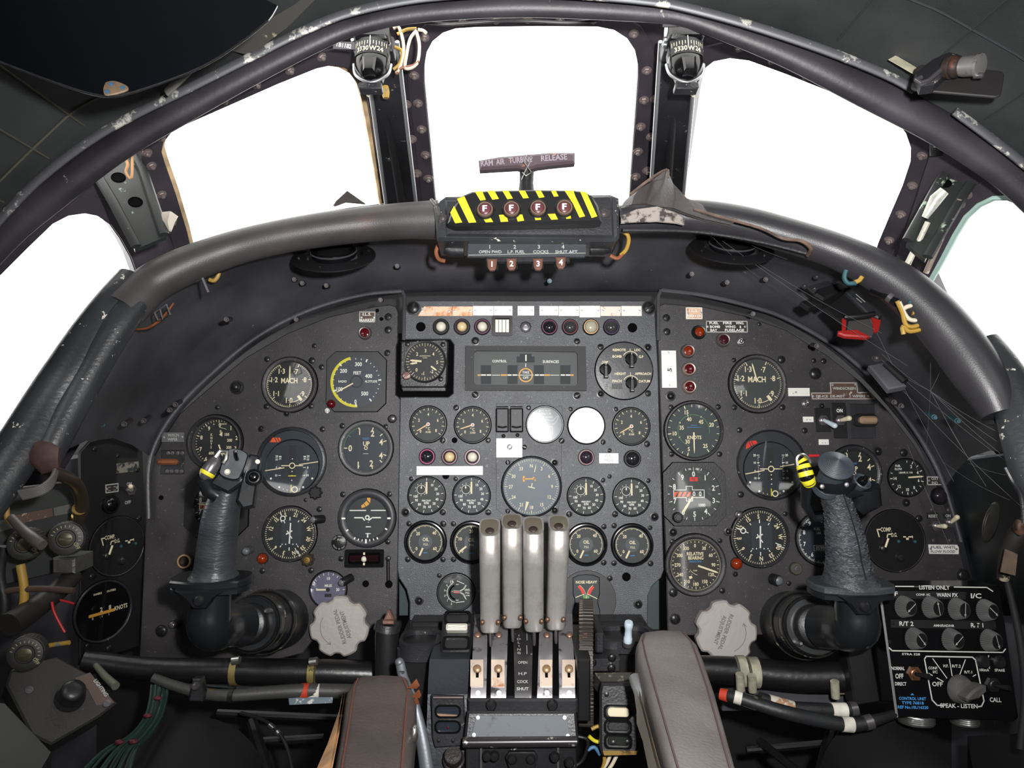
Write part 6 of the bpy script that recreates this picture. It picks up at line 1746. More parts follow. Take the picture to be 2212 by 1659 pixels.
mb = MB(); mb.prism(t.ll([(1874,674),(1894,676),(1896,708),(1888,716)]),3,9,1); mb.prism(t.ll([(1820,700),(1828,694),(1836,728),(1830,738)]),3,9,1); mb.prism(t.ll([(1822,742),(1856,724),(1884,734),(1880,740),(1838,752),(1824,750)]),4,14,3); t.part('red_flap',mb,mat('red_fabric',(150,24,24),.6,bump=.3,bscale=200))
for x,y in ((1764,599),(1738,619)): screw(t,GF,x,y,5,'d',BOLTM,h=.002)
mb = MB(); mb.stroke(t.ll([(1828,622),(1852,640)]),1.6,14.6); mb.stroke(t.ll([(1832,634),(1846,644)]),1.6,14.6); t.part('scratched_mark',mb,GREYW)
t = T('junction_box','small black box with bolt below the red flap','box',GF,1910,818)
mb = MB(); mb.prism(t.ll([(1872,800),(1900,778),(1955,828),(1924,852)]),-6,10,3); t.part('body',mb,SHELL)
mb = MB(); mb.tube([t.l(1903,786) + (12,),t.l(1950,822) + (12,)],8,12); t.part('ridge',mb,BLACK)
screw(t,GF,1893,775,7,'d',BOLTM,h=.002)
for (pts,m,lab) in ([[(1828,584),(1824,600),(1832,612),(1848,612)],CABT,'teal wire loop hanging below the right coaming'],[[(1846,610),(1856,606),(1862,598)],CABY,'yellow wire end joined to the teal loop'],
      [[(1938,650),(1950,676),(1956,700),(1970,706),(1990,700)],CABY,'yellow cable loop, outermost of the bundle by the right coaming'],[[(1942,652),(1958,684),(1975,692),(1994,686)],CABW,'cream cable loop, inner of the bundle by the right coaming'],
      [[(1952,722),(1950,706),(1966,716),(1998,706),(1994,680),(1970,676)],CABY,'yellow cable loop hanging lowest by the right coaming'],[[(1950,668),(1962,662),(1980,660),(1990,676)],CABW,'striped cream cable crossing the bundle by the right coaming'],
      [[(1962,650),(1972,656),(1978,664)],CABT,'teal sleeve beside the cable bundle']):
 p,r = WP(smooth_path([(x,y,.865,5) for x,y in pts],4))
 mb = MB(); mb.tube(p,r,9); single('cable_loop',lab,'cable',mb,m,p[0])
t = T('conduit','short black conduit with clip beside the cable bundle','conduit',loc=W(1920,645,.88))
mb = MB(); p,r = WP([(1884,626,.90,10),(1920,640,.885,11),(1940,654,.875,10)]); mb.tube(p,r,12); t.part('tube',mb,GLOSSBLK)
mb = MB(); p,r = WP([(1922,640,.883,14),(1930,646,.88,14)]); mb.tube(p,r,12); t.part('clip',mb,GUN)
# buckle strap under the left coaming
t = T('strap_buckle','tan strap with a wire buckle hooked under the left coaming','strap',loc=W(350,675,.9))
p,r = WP(smooth_path([(290,712,.885,5),(320,708,.885,7),(350,688,.885,7),(375,655,.89,4)],4))
mb = MB(); mb.tube(p,r,8,.4); t.part('strap',mb,ORUB)
mb = MB()
for q in ([(334,676),(342,692),(352,690),(346,668),(334,676)],[(346,668),(352,690),(368,680),(360,658),(346,668)]):
 p,r = WP([(x,y,.868,2.2) for x,y in q]); mb.tube(p,r,7)
t.part('buckle',mb,GUN)
p,r = WP([(424,608,.90,3),(438,602,.89,3.4),(450,632,.89,3)])
mb = MB(); mb.tube(p,r,8); single('hook','grey wire hook under the left coaming','hook',mb,GUN,p[0])
# bolts on the glareshield face
t = T('trim_7','row of dark studs on the glareshield face',None,loc=W(1140,600,1.05),kind='structure')
for x,y,m in ((636,604,BOLTM),(555,578,BOLTM),(590,582,BOLTM),(653,612,BOLTM),(705,617,BOLTM),(858,575,BOLTM),(552,600,SCREWB),(1187,607,CABT),(1570,610,BOLTM),(1494,592,BOLTM),(1653,604,BOLTM),(1712,576,BOLTM),(1736,572,BOLTM),(822,648,BOLTM),
    (1626,678,BOLTM),(1763,747,BOLTM),(640,690,BOLTM),(266,794,BOLTM),(230,850,BOLTM),(190,897,CABT),(222,917,CABT),(2016,900,CABT),(2066,908,CABT),(2122,920,CABT),(2008,742,BOLTM),(2052,745,BOLTM),(2044,795,BOLTM),(2086,846,BOLTM),(1930,868,BOLTM),(1945,876,BOLTM),(368,885,BOLTM),(380,873,BOLTM),(270,915,BOLTM),(312,908,BOLTM),(490,690,BOLTM)):
 Y = 1.10 if 500 < x < 1800 else (1.0 if 300 < x < 1990 else .95)
 d = Vector(((x - 1140) / -1600 * .5,-1,-.1)).normalized()
 p0 = W(x,y,Y)
 mb = MB(); mb.tube([p0 + d * -.03,p0 + d * .004],.0035,8); mb.tube([p0 + d * .004,p0 + d * .010],.0024,8)
 t.part('stud',mb,m)
# ================================================================== CONTROL COLUMNS
def ring_of(px,py,Y,w,d=None,n=20,tilt=0.0,p=2.6):
 """horizontal rounded section centred on a photo point; w is the width in photo pixels, d the depth in metres"""
 c = W(px,py,Y); hw = w / 2 * Y / F; hd = hw if d is None else d
 out = []
 for i in range(n):
  a = 2 * math.pi * i / n
  ca,sa = math.cos(a),math.sin(a)
  x = hw * math.copysign(abs(ca) ** (2 / p),ca); y = hd * math.copysign(abs(sa) ** (2 / p),sa)
  out.append(Vector((c.x + x,c.y + y,c.z + tilt * y)))
 return out
def barrel(t,fr_px,bk_px,steps,m):
 A = W(*bk_px); B = W(*fr_px)
 ax = (B - A); ln = ax.length; ax.normalize()
 u = Vector((0,0,1)); u = (u - ax * u.dot(ax)).normalized(); w = u.cross(ax)
 M = Matrix((w,u,ax)).transposed().to_4x4(); M = Matrix.Translation(A) @ M
 return M,ln
def column_base(t,fx,fy,bx,by,rb,ex,ey,sgn):
 M,ln = barrel(t,(fx,fy,.985),(bx,by,1.14),0,STICKB)
 k = 1.0 / F
 r0 = rb * 1.13 * k; r1 = rb * .98 * k
 mb = MB(); mb.lathe([(r0,0),(r0,ln * .42),(r0 * .99,ln * .46)][::1],40,M=M); t.part('barrel_boot',mb,RUBBER)
 mb = MB(); mb.lathe([(r0 * .99,ln * .44),(r0 * 1.0,ln * .5),(r1 * 1.02,ln * .62),(r1 * .99,ln * .64),(r1 * 1.0,ln * .78),(r1 * .96,ln * .86),(r1 * .9,ln * .88),(0,ln * .88)][::1],40,M=M); t.part('barrel',mb,STICKB)
 for zz,rr in ((.52,1.0),(.66,.99),(.8,1.0)):
  q = (r0 if zz < .6 else r1) * rr
  mb = MB(); mb.lathe([(q,ln * zz),(q * 1.035,ln * (zz + .015)),(q,ln * (zz + .03))],40,M=M); t.part('barrel_ring',mb,mat('worn_ring_edge',(64,62,58),.4,metal=.4,wear=(170,160,140),wscale=60,wamt=.58))
 mb = MB(); mb.lathe([(r1 * .72,ln * .88),(r1 * .72,ln * .94),(r1 * .66,ln * .97),(r1 * .6,ln * .98),(0,ln)],32,M=M); t.part('hub',mb,BLACK)
 for an in (0.6,3.9):
  mb = MB(); mb.lathe([(6 * k,ln * .88),(6 * k,ln * .97),(3 * k,ln),(0,ln)],10,r1 * .8 * math.cos(an),r1 * .8 * math.sin(an),M=M); t.part('bolt',mb,GUN)
 # elbow
 p,r = WP(smooth_path([(fx + (ex - fx) * .1,fy,.985,46),(fx + (ex - fx) * .55,fy + 2,.955,46),(ex + (fx - ex) * .16,ey + 6,.925,47),(ex,ey - 4,.915,47),(ex + sgn * 2,ey - 34,.915,44),(ex + sgn * 4,ey - 80,.915,42)],4))
 mb = MB(); mb.tube(p,r,22,up=(0,.7,.7)); mb.ball(46 * .922 / F,W(ex + (fx - ex) * .05,ey,.922),22,14)
 t.part('elbow',mb,STICKB)

def flange(t,cx,cy,w,Y,m):
 s_ = Y / F; hw = w / 2 * s_
 c = W(cx,cy,Y)
 mb = MB()
 mb.prism([(hw * x,0.034 * y) for x,y in ((-1,-.35),(-.85,-.75),(-.3,-1),(.3,-1),(.85,-.75),(1,-.35),(1,.35),(.85,.75),(.3,1),(-.3,1),(-.85,.75),(-1,.35))],-.0075,.0,.002,M=Matrix.Translation(c))
 t.part('upper_flange',mb,m)
 mb = MB()
 mb.prism([(hw * .98 * x,0.033 * y) for x,y in ((-1,-.35),(-.85,-.75),(-.3,-1),(.3,-1),(.85,-.75),(1,-.35),(1,.35),(.85,.75),(.3,1),(-.3,1),(-.85,.75),(-1,.35))],-.0155,-.0085,.002,M=Matrix.Translation(c))
 t.part('lower_flange',mb,STICKB)
 fr = Frame(c + Vector((0,-0.037,-.016)),(1,0,0),(0,-.1,1))
 mb = MB(); mb.prism([(x * s_,y * s_) for x,y in ((-52,14),(52,14),(30,-2),(14,-24),(-14,-24),(-30,-2))],-.012,0.002,.002,M=fr.at()); t.part('front_lug',mb,STICKB)
 mb = MB(); mb.lathe([(13 * s_,0),(12 * s_,.003),(8 * s_,.006),(0,.0065)],16,0,-6 * s_,M=fr.at()); t.part('bolt',mb,BLACK)

t = T('control_column','left control column with smooth black grip and oval switch head','control column',loc=W(460,1340,.92),group='control columns')
column_base(t,530,1349,612,1336,62,452,1352,1)
flange(t,458,1244,168,.915,STICKB)
secs = [(461,1250,.915,112),(462,1238,.914,92),(464,1226,.913,85),(467,1196,.912,82),(471,1160,.911,80),(476,1120,.910,77),(483,1085,.910,72),(492,1056,.909,62),(500,1036,.908,56)]
mb = MB(); mb.loft([ring_of(a,b,Y,w,w / 2 * 1.05 * Y / F,24,p=2.2) for a,b,Y,w in secs]); t.part('grip',mb,GRIPL)
HF = Frame(W(505,1002,.875),(0.94,.12,-0.30),(.26,.30,.92))
hd = T('dummy','',None,HF,505,1002)
def on(fr,px,py,h=0.0):
 return Matrix.Translation(fr.hit(px,py,h)) @ fr.M @ Matrix.Scale((fr.hit(px,py) - CAM).y / F,4)
bpy.data.objects.remove(hd.o)
Mh = on(HF,504.6,1002)
ov = [(24 * math.cos(a) * (1 if abs(math.cos(a)) < .99 else 1),14 * math.copysign(abs(math.sin(a)) ** .8,math.sin(a)) + 20 * (1 if math.sin(a) > 0 else -1) * min(1,abs(math.sin(a)) * 3)) for a in [2 * math.pi * i / 40 for i in range(40)]]
mb = MB(); mb.prism(ov,-48,0,3,M=Mh); t.part('switch_head',mb,STICKB)
mb = MB(); mb.prism(inset(ccw(ov),2.0),-.2,.6,.3,M=Mh); t.part('head_face',mb,mat('worn_head_face',(62,66,72),.4,vary=.2,vscale=60))
mb = MB(); mb.add(MB().tube([(3,12,0),(2,15,14),(0,22,24)],[5,4,3.4],12).v,MB().tube([(3,12,0),(2,15,14),(0,22,24)],[5,4,3.4],12).f,Mh); t.part('trim_switch',mb,GLOSSBLK)
mb = MB(); mb.ball(4,(0,24,26),10,7,M=Mh); t.part('trim_switch_tip',mb,GUN)
mb = MB(); mb.lathe([(6.4,.4),(6,1.5),(5,.8)],16,-6,-20,M=Mh); mb.lathe([(4.4,0),(4.2,3),(0,4.4)],14,-6,-20,M=Mh); t.part('button',mb,LAMPW)
mb = MB(); mb.prism([(-38,-52),(6,-60),(28,-30),(24,0),(-20,0)],-56,-26,4,M=Mh); t.part('head_neck',mb,STICKB)
mb = MB(); mb.prism([(18,34),(40,36),(46,20),(66,-72),(46,-84),(28,-70),(22,-30)],-64,-30,4,M=Mh); t.part('side_body',mb,STICKB)
mb = MB(); mb.lathe([(5.4,0),(5,3),(0,4)],14,41,22,M=Mh @ Matrix.Translation((0,0,-30))); t.part('screw',mb,LAMPW)
Mb = on(HF,548,1030,-.004)
mb = MB(); mb.lathe([(18,-14),(18,-2),(16,0),(14,-2),(13,-8),(0,-8)],24,M=Mb); t.part('button_cup',mb,STICKB)
mb = MB(); mb.lathe([(10,-8),(10,2),(8,6),(5,10),(0,11)],20,M=Mb); t.part('transmit_button',mb,GLOSSBLK)
lv = T('brake_lever','grey egg-shaped brake lever with a yellow band on the left column','lever',loc=W(457,1008,.885))
Ml = on(HF,456,1010,0.002)
mb = MB(); mb.lathe([(0,-31),(8,-29),(14,-22),(16.5,-8),(16,4),(14,15),(9.5,24),(5,28),(0,30)],20,M=Ml @ Matrix.Rotation(R(-12),4,'Z') @ Matrix.Rotation(R(-90),4,'X')); lv.part('lever',mb,GUN)
mb = MB(); mb.lathe([(15.2,-19),(16.5,-16),(17.0,-12.5),(16.6,-11)],20,M=Ml @ Matrix.Rotation(R(-12),4,'Z') @ Matrix.Rotation(R(-90),4,'X')); lv.part('yellow_band',mb,YEL)
mb = MB(); mb.tube([Ml @ Vector(p) for p in ((2,22,8),(6,38,6),(20,42,4),(24,26,2),(22,14,4))],.0028,8); lv.part('clip',mb,STEEL)
mb = MB(); mb.tube([Ml @ Vector(p) for p in ((-6,-28,0),(10,-48,-14),(30,-52,-20))],.008,10); lv.part('arm',mb,STICKB)

t = T('control_column','right control column with crinkled leather grip and ribbed rubber dome','control column',loc=W(1850,1340,.92),group='control columns')
column_base(t,1768,1354,1706,1345,66,1852,1354,-1)
flange(t,1836,1256,174,.915,mat('flange_blue_black',(52,58,62),.45,bump=.5,bscale=120))
secs = [(1838,1262,.915,126),(1836,1250,.914,108),(1834,1238,.913,98),(1830,1205,.912,84),(1826,1170,.911,78),(1820,1135,.910,70),(1813,1102,.910,62),(1803,1070,.909,57),(1796,1046,.908,56)]
mb = MB(); mb.loft([ring_of(a,b,Y,w,w / 2 * 1.05 * Y / F,24,p=2.2) for a,b,Y,w in secs]); t.part('grip',mb,GRIP)
# crinkle ridges as real folds
sp_ = smooth_path([s for s in secs[2:]],6)
mb = MB()
rnd = random.Random(3)
for i,(a,b,Y,w) in enumerate(sp_[2:-1]):
 rg = ring_of(a,b,Y,w * 1.01,w / 2 * 1.06 * Y / F,24,p=2.2)
 seq = [rg[j % 24] for j in range(11,26)]
 for half in (seq[:8],seq[7:]):
  pts = [v + Vector((0,-.0004,.0016 * math.sin(3 * q + i * 1.7) + rnd.uniform(-.0008,.0008))) for q,v in enumerate(half)]
  mb.tube(pts,.0013,5)
t.part('leather_folds',mb,GRIP,kind='stuff')
p = [ring_of(a + w * .12,b,Y,w * 1.0,w / 2 * 1.07 * Y / F,24,p=2.2)[18] + Vector((0,-.001,0)) for a,b,Y,w in sp_]
mb = MB(); mb.tube(p,.0009,6); t.part('seam',mb,BLACK)
DF = Frame(W(1803,1015,.885),(0.97,.05,-0.12),(.10,.62,.76))
Md = on(DF,1803,1014)
AX = Frame(W(1788,1048,.9),(1,0,.06),(0,.70,.71)).at() @ Matrix.Scale(.89 / F,4)
mb = MB()
prof = [(30,-14),(31,-8),(29,-4),(28.5,0),(30,2),(28,5),(27,6),(27,66)]
mb.lathe(prof,36,M=AX); t.part('dome_collar',mb,RIBB)
prof = [(30,64),(36.5,66),(37,70)]
for i in range(11):
 r_ = 36 - i * 3.2; z_ = 71 + i * .9 + (i * i) * .03
 prof += [(r_,z_ + i * .5),(r_ - .9,z_ + i * .5 + 1.3),(r_ - 2.0,z_ + i * .5 + .5)]
prof += [(0,prof[-1][1] + 2.5)]
mb = MB(); mb.lathe(prof,40,M=AX); t.part('ribbed_dome',mb,RIBB)
Mn = on(DF,1800,1060,.0)
mb = MB(); mb.loft([ring_of(1795,1062,.905,64,.022,16),ring_of(1800,1050,.90,84,.024,16),ring_of(1803,1040,.897,90,.024,16)]); t.part('head_plate',mb,STICKB)
for x,y in ((1776,1051),(1829,1047)):
 mb = MB(); mb.ball(5.5,(0,0,0),12,7,1,.6,1,M=Matrix.Translation(W(x,y,.872)) @ Matrix.Scale(.87 / F,4)); t.part('screw',mb,ALUD)
Mc = Matrix.Translation(W(1862,1040,.885)) @ Matrix((Vector((.95,0,-.3)).normalized(),Vector((.2,.7,.68)).normalized(),Vector((.21,-.71,.67)).normalized())).transposed().to_4x4() @ Matrix.Scale(.885 / F,4)
mb = MB(); mb.lathe([(15,-16),(19,-6),(20,2),(18,4),(16,0),(14,-4),(0,-4)],24,M=Mc); t.part('button_cup',mb,RIBB)
mb = MB(); mb.lathe([(10,-4),(10,6),(8,9),(6,9),(6,14),(4,17),(0,18)],20,M=Mc); t.part('transmit_button',mb,GLOSSBLK)
mb = MB(); mb.tube([W(1822,1052,.90),W(1845,1056,.90),W(1862,1052,.89)],[.014,.012,.010],12); t.part('button_arm',mb,STICKB)
mb = MB(); mb.tube([W(1870,1050,.90),W(1872,1080,.905),W(1852,1096,.91)],[.016,.018,.012],12); t.part('side_body',mb,STICKB)
lv = T('brake_lever','black lever striped in yellow on the right control column','lever',loc=W(1740,1016,.885))
pts = smooth_path([(1724,990,.885,8),(1732,1000,.883,13),(1738,1016,.88,15),(1744,1034,.878,15),(1750,1046,.88,12)],6)
p,r = WP(pts); mb = MB(); mb.tube(p,r,16); lv.part('lever',mb,GLOSSBLK)
for i in (3,8,13,18,22):
 q = pts[i:i + 4] if i + 4 <= len(pts) else pts[-3:]
 p,r = WP([(a,b,c,d * 1.06) for a,b,c,d in q]); mb = MB(); mb.tube(p,r,16); lv.part('yellow_band',mb,YEL)
p,r = WP(smooth_path([(1722,1006,.88,3),(1722,988,.88,3.6),(1734,981,.88,3.6),(1746,990,.88,3.6),(1751,1000,.88,3)],4))
mb = MB(); mb.tube(p,r,8); lv.part('clip',mb,STEEL)
p,r = WP([(1742,1044,.89,12),(1740,1090,.91,10),(1756,1120,.93,8),(1790,1118,.93,8)])
mb = MB(); mb.tube(p,r,12); lv.part('arm',mb,STICKB)
p,r = WP([(1748,985,.895,3),(1768,984,.9,3)]); mb = MB(); mb.tube(p,r,6); lv.part('red_link',mb,REDW)

# ================================================================== THROTTLE PEDESTAL
ped = T('throttle_pedestal','worn black throttle pedestal with scuffed silver quadrant strips','pedestal',loc=W(1130,1500,.93))
prof = [(1326,1.06),(1345,1.025),(1370,.99),(1398,.957),(1428,.928),(1456,.908),(1484,.895),(1513,.888)]
def prof_strip(x0,x1,i0,i1,h,th=.006,prof_=prof):
 """strip that follows the quadrant curve; x are photo pixels at each row"""
 pr = prof_[i0:i1]
 rings = []
 for j,(py,Y) in enumerate(pr):
  a = W(x0 if not callable(x0) else x0(py),py,Y); b = W(x1 if not callable(x1) else x1(py),py,Y)
  j2 = i0 + j
  q = Vector((0,0,0))
  t0 = W(CX,*prof_[max(0,j2 - 1)]); t1 = W(CX,*prof_[min(len(prof_) - 1,j2 + 1)])
  d = (t1 - t0).normalized(); nn = Vector((0,d.z,-d.y));
  if nn.z < 0: nn = -nn
  rings.append([a + nn * h,b + nn * h,b + nn * (h - th),a + nn * (h - th)])
 return MB().loft(rings)
def lx(xt,xb):
 return lambda py: xt + (xb - xt) * (py - 1326) / (1513 - 1326)
ped.part('quadrant_base',prof_strip(lx(1024,1012),lx(1232,1246),0,8,-.006,.05),HOLE)
for (a0,a1,b0,b1) in ((1025,1016,1054,1050),(1062,1060,1098,1093),(1166,1160,1194,1193),(1206,1208,1236,1243)):
 ped.part('quadrant_strip',prof_strip(lx(a0,a1),lx(b0,b1),0,8,.0,.008),STRIP)
ped.part('centre_strip',prof_strip(lx(1108,1112),lx(1152,1148),0,8,.0,.008),mat('centre_strip_black',(42,40,42),.4,wear=(130,120,112),wscale=70,wamt=.64,wsoft=.04))
mb = MB()
def ptext(s,x,y,h,w,rot=0):
 # lettering lying on the sloping quadrant
 for j in range(len(prof) - 1):
  if prof[j][0] <= y <= prof[j + 1][0]:
   f = (y - prof[j][0]) / (prof[j + 1][0] - prof[j][0]); Y = prof[j][1] * (1 - f) + prof[j + 1][1] * f
   a,b = W(CX,*prof[j]),W(CX,*prof[j + 1]); d = (a - b).normalized()
   fr = Frame(W(x,y,Y) ,(1,0,0),d)
   m = MB(); fs = 1.0 / max(.45,abs(d.z) + abs(d.y) * .45)
   m.text(s,0,0,h * Y / F * fs,.0008,rot,width=w * Y / F if w else None)
   mb.add(m.v,m.f,fr.at()); return
for i,c in enumerate('IDLING'): ptext(c,1121,1374 + i * 7.5,5.5,0)
for s,y,w in (('OPEN',1432,20),('H.P',1456,18),('COCK',1473,24),('SHUT',1488,26)): ptext(s,1129,y,6.5,w)
for y0,y1 in ((1358,1380),(1394,1410)):
 ptext('|',1138,(y0 + y1) / 2,y1 - y0,1.6)
ped.part('lettering',mb,GREYW)
for i,(x0,x1) in enumerate(((1016,1044),(1061,1090),(1166,1193),(1214,1242))):
 mb = prof_strip(x0,x1,4,7,.0022,.004); pl_ = ped.part('stop_plate',mb,COPPER)
 c = W((x0 + x1) / 2 + 1,1446,.910); fr = Frame(c,(1,0,0),(0,.62,.78))
 mb = MB(); mb.lathe([(.0052,0),(.005,.0035),(.0035,.0046),(0,.005)],14,M=fr.at()); mb.box(-.004,-.0006,.0045,.004,.0006,.0054,M=fr.at()); ped.part('stop_screw',mb,mat('bronze_screw',(150,120,92),.4,metal=.5),parent=pl_)
 c = W((x0 + x1) / 2 + 1,1461,.904); fr = Frame(c,(1,0,0),(0,.55,.83)); mb = MB(); mb.prism(rrect(-.0017,-.007,.0017,.006,.0016),.0,.0012,M=fr.at()); ped.part('stop_slot',mb,HOLE,parent=pl_)
 c = W((x0 + x1) / 2 + 2,1373,.984); fr = Frame(c,(1,0,0),(0,.8,.6)); mb = MB(); mb.lathe([(.0046,0),(.0044,.003),(.003,.004),(0,.0042)],14,M=fr.at()); mb.box(-.0036,-.0005,.004,.0036,.0005,.0047,M=fr.at()); ped.part('strip_screw',mb,mat('rusty_screw',(140,110,96),.4,metal=.6))
 c = W((x0 + x1) / 2 + 2,1497,.893); fr = Frame(c,(1,0,0),(0,.45,.89)); mb = MB(); mb.lathe([(.0032,0),(.003,.002),(0,.0024)],12,M=fr.at()); ped.part('rivet',mb,STEEL)
def wbox(t,name,x0,y0,x1,y1,Yf,Yb,m,bev=3,r=0,dx=0):
 """box with front face on photo pixels at depth Yf, running back to Yb"""
 s_ = Yf / F; c = W((x0 + x1) / 2,(y0 + y1) / 2,Yf)
 fr = Frame(c,(1,0,0),(0,0,1)); hw,hh = (x1 - x0) / 2 * s_,(y1 - y0) / 2 * s_
 pts = rrect(-hw,-hh,hw,hh,r * s_) if r else [(-hw,-hh),(hw,-hh),(hw,hh),(-hw,hh)]
 mb = MB(); mb.prism(pts,-(Yb - Yf),0,bev * s_,M=fr.at())
 return t.part(name,mb,m)
wbox(ped,'front_beam',1010,1511,1248,1541,.885,1.0,BLACKW,4)
for x in (1061,1193):
 fr = Frame(W(x,1522,.884),(1,0,0),(0,.1,1)); mb = MB(); mb.lathe([(.0066,0),(.0064,.003),(.005,.005),(0,.0054)],18,M=fr.at()); mb.box(-.005,-.0008,.005,.005,.0008,.0062,M=fr.at() @ Matrix.Rotation(R(50),4,'Z')); ped.part('beam_screw',mb,SCREWB)
fr = Frame(W(1126,1573,.865),(1,0,0),(0,.35,.94)); s_ = .865 / F
mb = MB(); mb.prism([(x * s_,y * s_) for x,y in ((-118,34),(120,34),(124,-30),(-124,-30))],-.09,0,.003,M=fr.at()); ped.part('front_slope',mb,BLACKW)
mb = MB(); mb.prism([(x * s_,y * s_) for x,y in ((-97,25),(98,25),(106,-19),(-108,-17))],0,.0015,.0004,M=fr.at()); npl = ped.part('name_panel',mb,PLATEG)
for x,y in ((-94,21),(94,21),(100,-15),(-102,-13)):
 mb = MB(); mb.lathe([(.0026,.0015),(.0024,.003),(0,.0034)],10,x * s_,y * s_,M=fr.at()); ped.part('rivet',mb,ALUD,parent=npl)
mb = MB(); mb.tube([W(1000,1604,.85),W(1246,1602,.85)],.006,10); ped.part('front_lip',mb,mat('lip_worn',(54,52,54),.3,metal=.4,wear=(180,174,168),wscale=50,wamt=.6))
wbox(ped,'lower_case',1006,1610,1246,1760,.86,1.05,BLACKW,3)
for x0,x1 in ((1036,1042),(1203,1208)): wbox(ped,'case_rib',x0,1616,x1,1700,.852,.87,mat('rib_worn',(110,108,106),.35,metal=.6),1)
fr = Frame(W(1124,1640,.85),(1,0,0),(0,.05,1)); s_ = .85 / F
mb = MB(); mb.prism([(x * s_,y * s_) for x,y in ((-24,16),(30,16),(38,6),(30,-26),(14,-60),(-10,-60),(-22,-26),(-32,4))],-.004,.002,.001,M=fr.at()); ped.part('latch_bracket',mb,BLACK)
for x,y in ((-18,2),(22,2),(-72,8),(-56,8),(74,6),(106,-6)):
 mb = MB(); mb.lathe([(.0058,0),(.0056,.004),(.004,.006),(0,.0064)],16,x * s_,y * s_,M=fr.at()); ped.part('latch_screw',mb,SCREWB)
# left cheek of the pedestal with its two switch slots
ck = T('pedestal_cheek','grey-black left pedestal cheek with white bar switch on top','pedestal',loc=W(965,1450,.95))
rings = []
for py,Y,xa,xb in ((1412,.965,934,1016),(1424,.945,928,1014),(1470,.925,925,1012),(1500,.905,924,1010),(1620,.885,920,1008),(1680,.88,922,1008)):
 a,b = W(xa,py,Y),W(xb,py,Y); rings.append([a,b,b + Vector((0,.09,0)),a + Vector((0,.09,0))])
mb = MB().loft(rings); ck.part('cheek_case',mb,mat('cheek_worn',(44,48,54),.42,bump=.3,bscale=200,wear=(140,138,132),wscale=50,wamt=.67,wsoft=.03))
fr = Frame(W(988,1370,.985),(1,0,0),(0,.62,.78)); s_ = .985 / F
mb = MB(); mb.prism([(x * s_,y * s_) for x,y in ((-34,48),(34,48),(34,-46),(26,-54),(-28,-54),(-36,-46))],-.05,0,.004,M=fr.at()); ck.part('switch_box',mb,BLACK)
for yy in (40,-16):
 mb = MB(); mb.holed([(x * s_,(y + yy) * s_) for x,y in rrect(-30,-20,28,10,7)],[(x * s_,(y + yy) * s_) for x,y in rrect(-25,-16,23,6,6)],0,.004,M=fr.at()); ck.part('slot_rim',mb,GLOSSBLK)
mb = MB(); mb.prism([(x * s_,y * s_) for x,y in rrect(-24,2,22,17,4)],.001,.014,.003,M=fr.at()); ck.part('white_bar_switch',mb,mat('white_bar',(226,222,210),.4))
fr = Frame(W(968,1558,.882),(1,0,0),(0,.12,.99)); s_ = .882 / F
sb = T('switch_unit','black panel with two oval rocker slots at lower left of the pedestal','switch panel',fr,968,1558)
mb = MB(); mb.prism(sb.ll([(931,1504),(1002,1506),(1004,1560),(998,1608),(940,1612),(934,1590)]),-8,2,2); sb.part('panel',mb,BLACKW)
for y0 in (1536,1568):
 mb = MB(); mb.holed(sb.ll(rrect(939,y0 - 14,996,y0 + 14,12)),sb.ll(rrect(943,y0 - 10,992,y0 + 10,9)),2,6); sb.part('slot_rim',mb,GLOSSBLK)
 mb = MB(); mb.flat(sb.ll(rrect(942,y0 - 11,993,y0 + 11,9)),2.2); sb.part('slot_well',mb,mat('slot_blue_black',(34,40,48),.3))
mb = MB(); mb.tube([sb.l(936,1508) + (4,),sb.l(1000,1508) + (4,)],3.5,8); sb.part('hinge',mb,mat('hinge_brown',(60,48,46),.4))
mb = MB(); mb.ball(3,sb.l(968,1570) + (4,),10,6); sb.part('red_lamp',mb,LENSR)
mb = MB(); mb.prism(sb.ll([(944,1541),(990,1544),(988,1548),(944,1547)]),2,5); sb.part('rocker_bar',mb,mat('tan_bar',(150,120,100),.5))
for x in (948,979):
 mb = MB(); mb.lathe([(4,2),(3.6,5),(0,6)],10,*sb.l(x,1597)); sb.part('screw',mb,SCREWB)
wk = T('plunger','ribbed black plunger knob at the foot of the pedestal','knob',loc=W(980,1636,.86))
fr = Frame(W(980,1640,.87),(1,0,0),(0,.7,.7)); s_ = .86 / F
mb = MB(); mb.lathe([(23 * s_,-30 * s_),(24 * s_,-4 * s_),(24 * s_,0),(20 * s_,2 * s_),(20 * s_,22 * s_),(18 * s_,26 * s_),(0,27 * s_)],28,M=fr.at()); wk.part('knob',mb,mat('ribbed_brown_black',(44,38,36),.4,bump=.4,bscale=300))

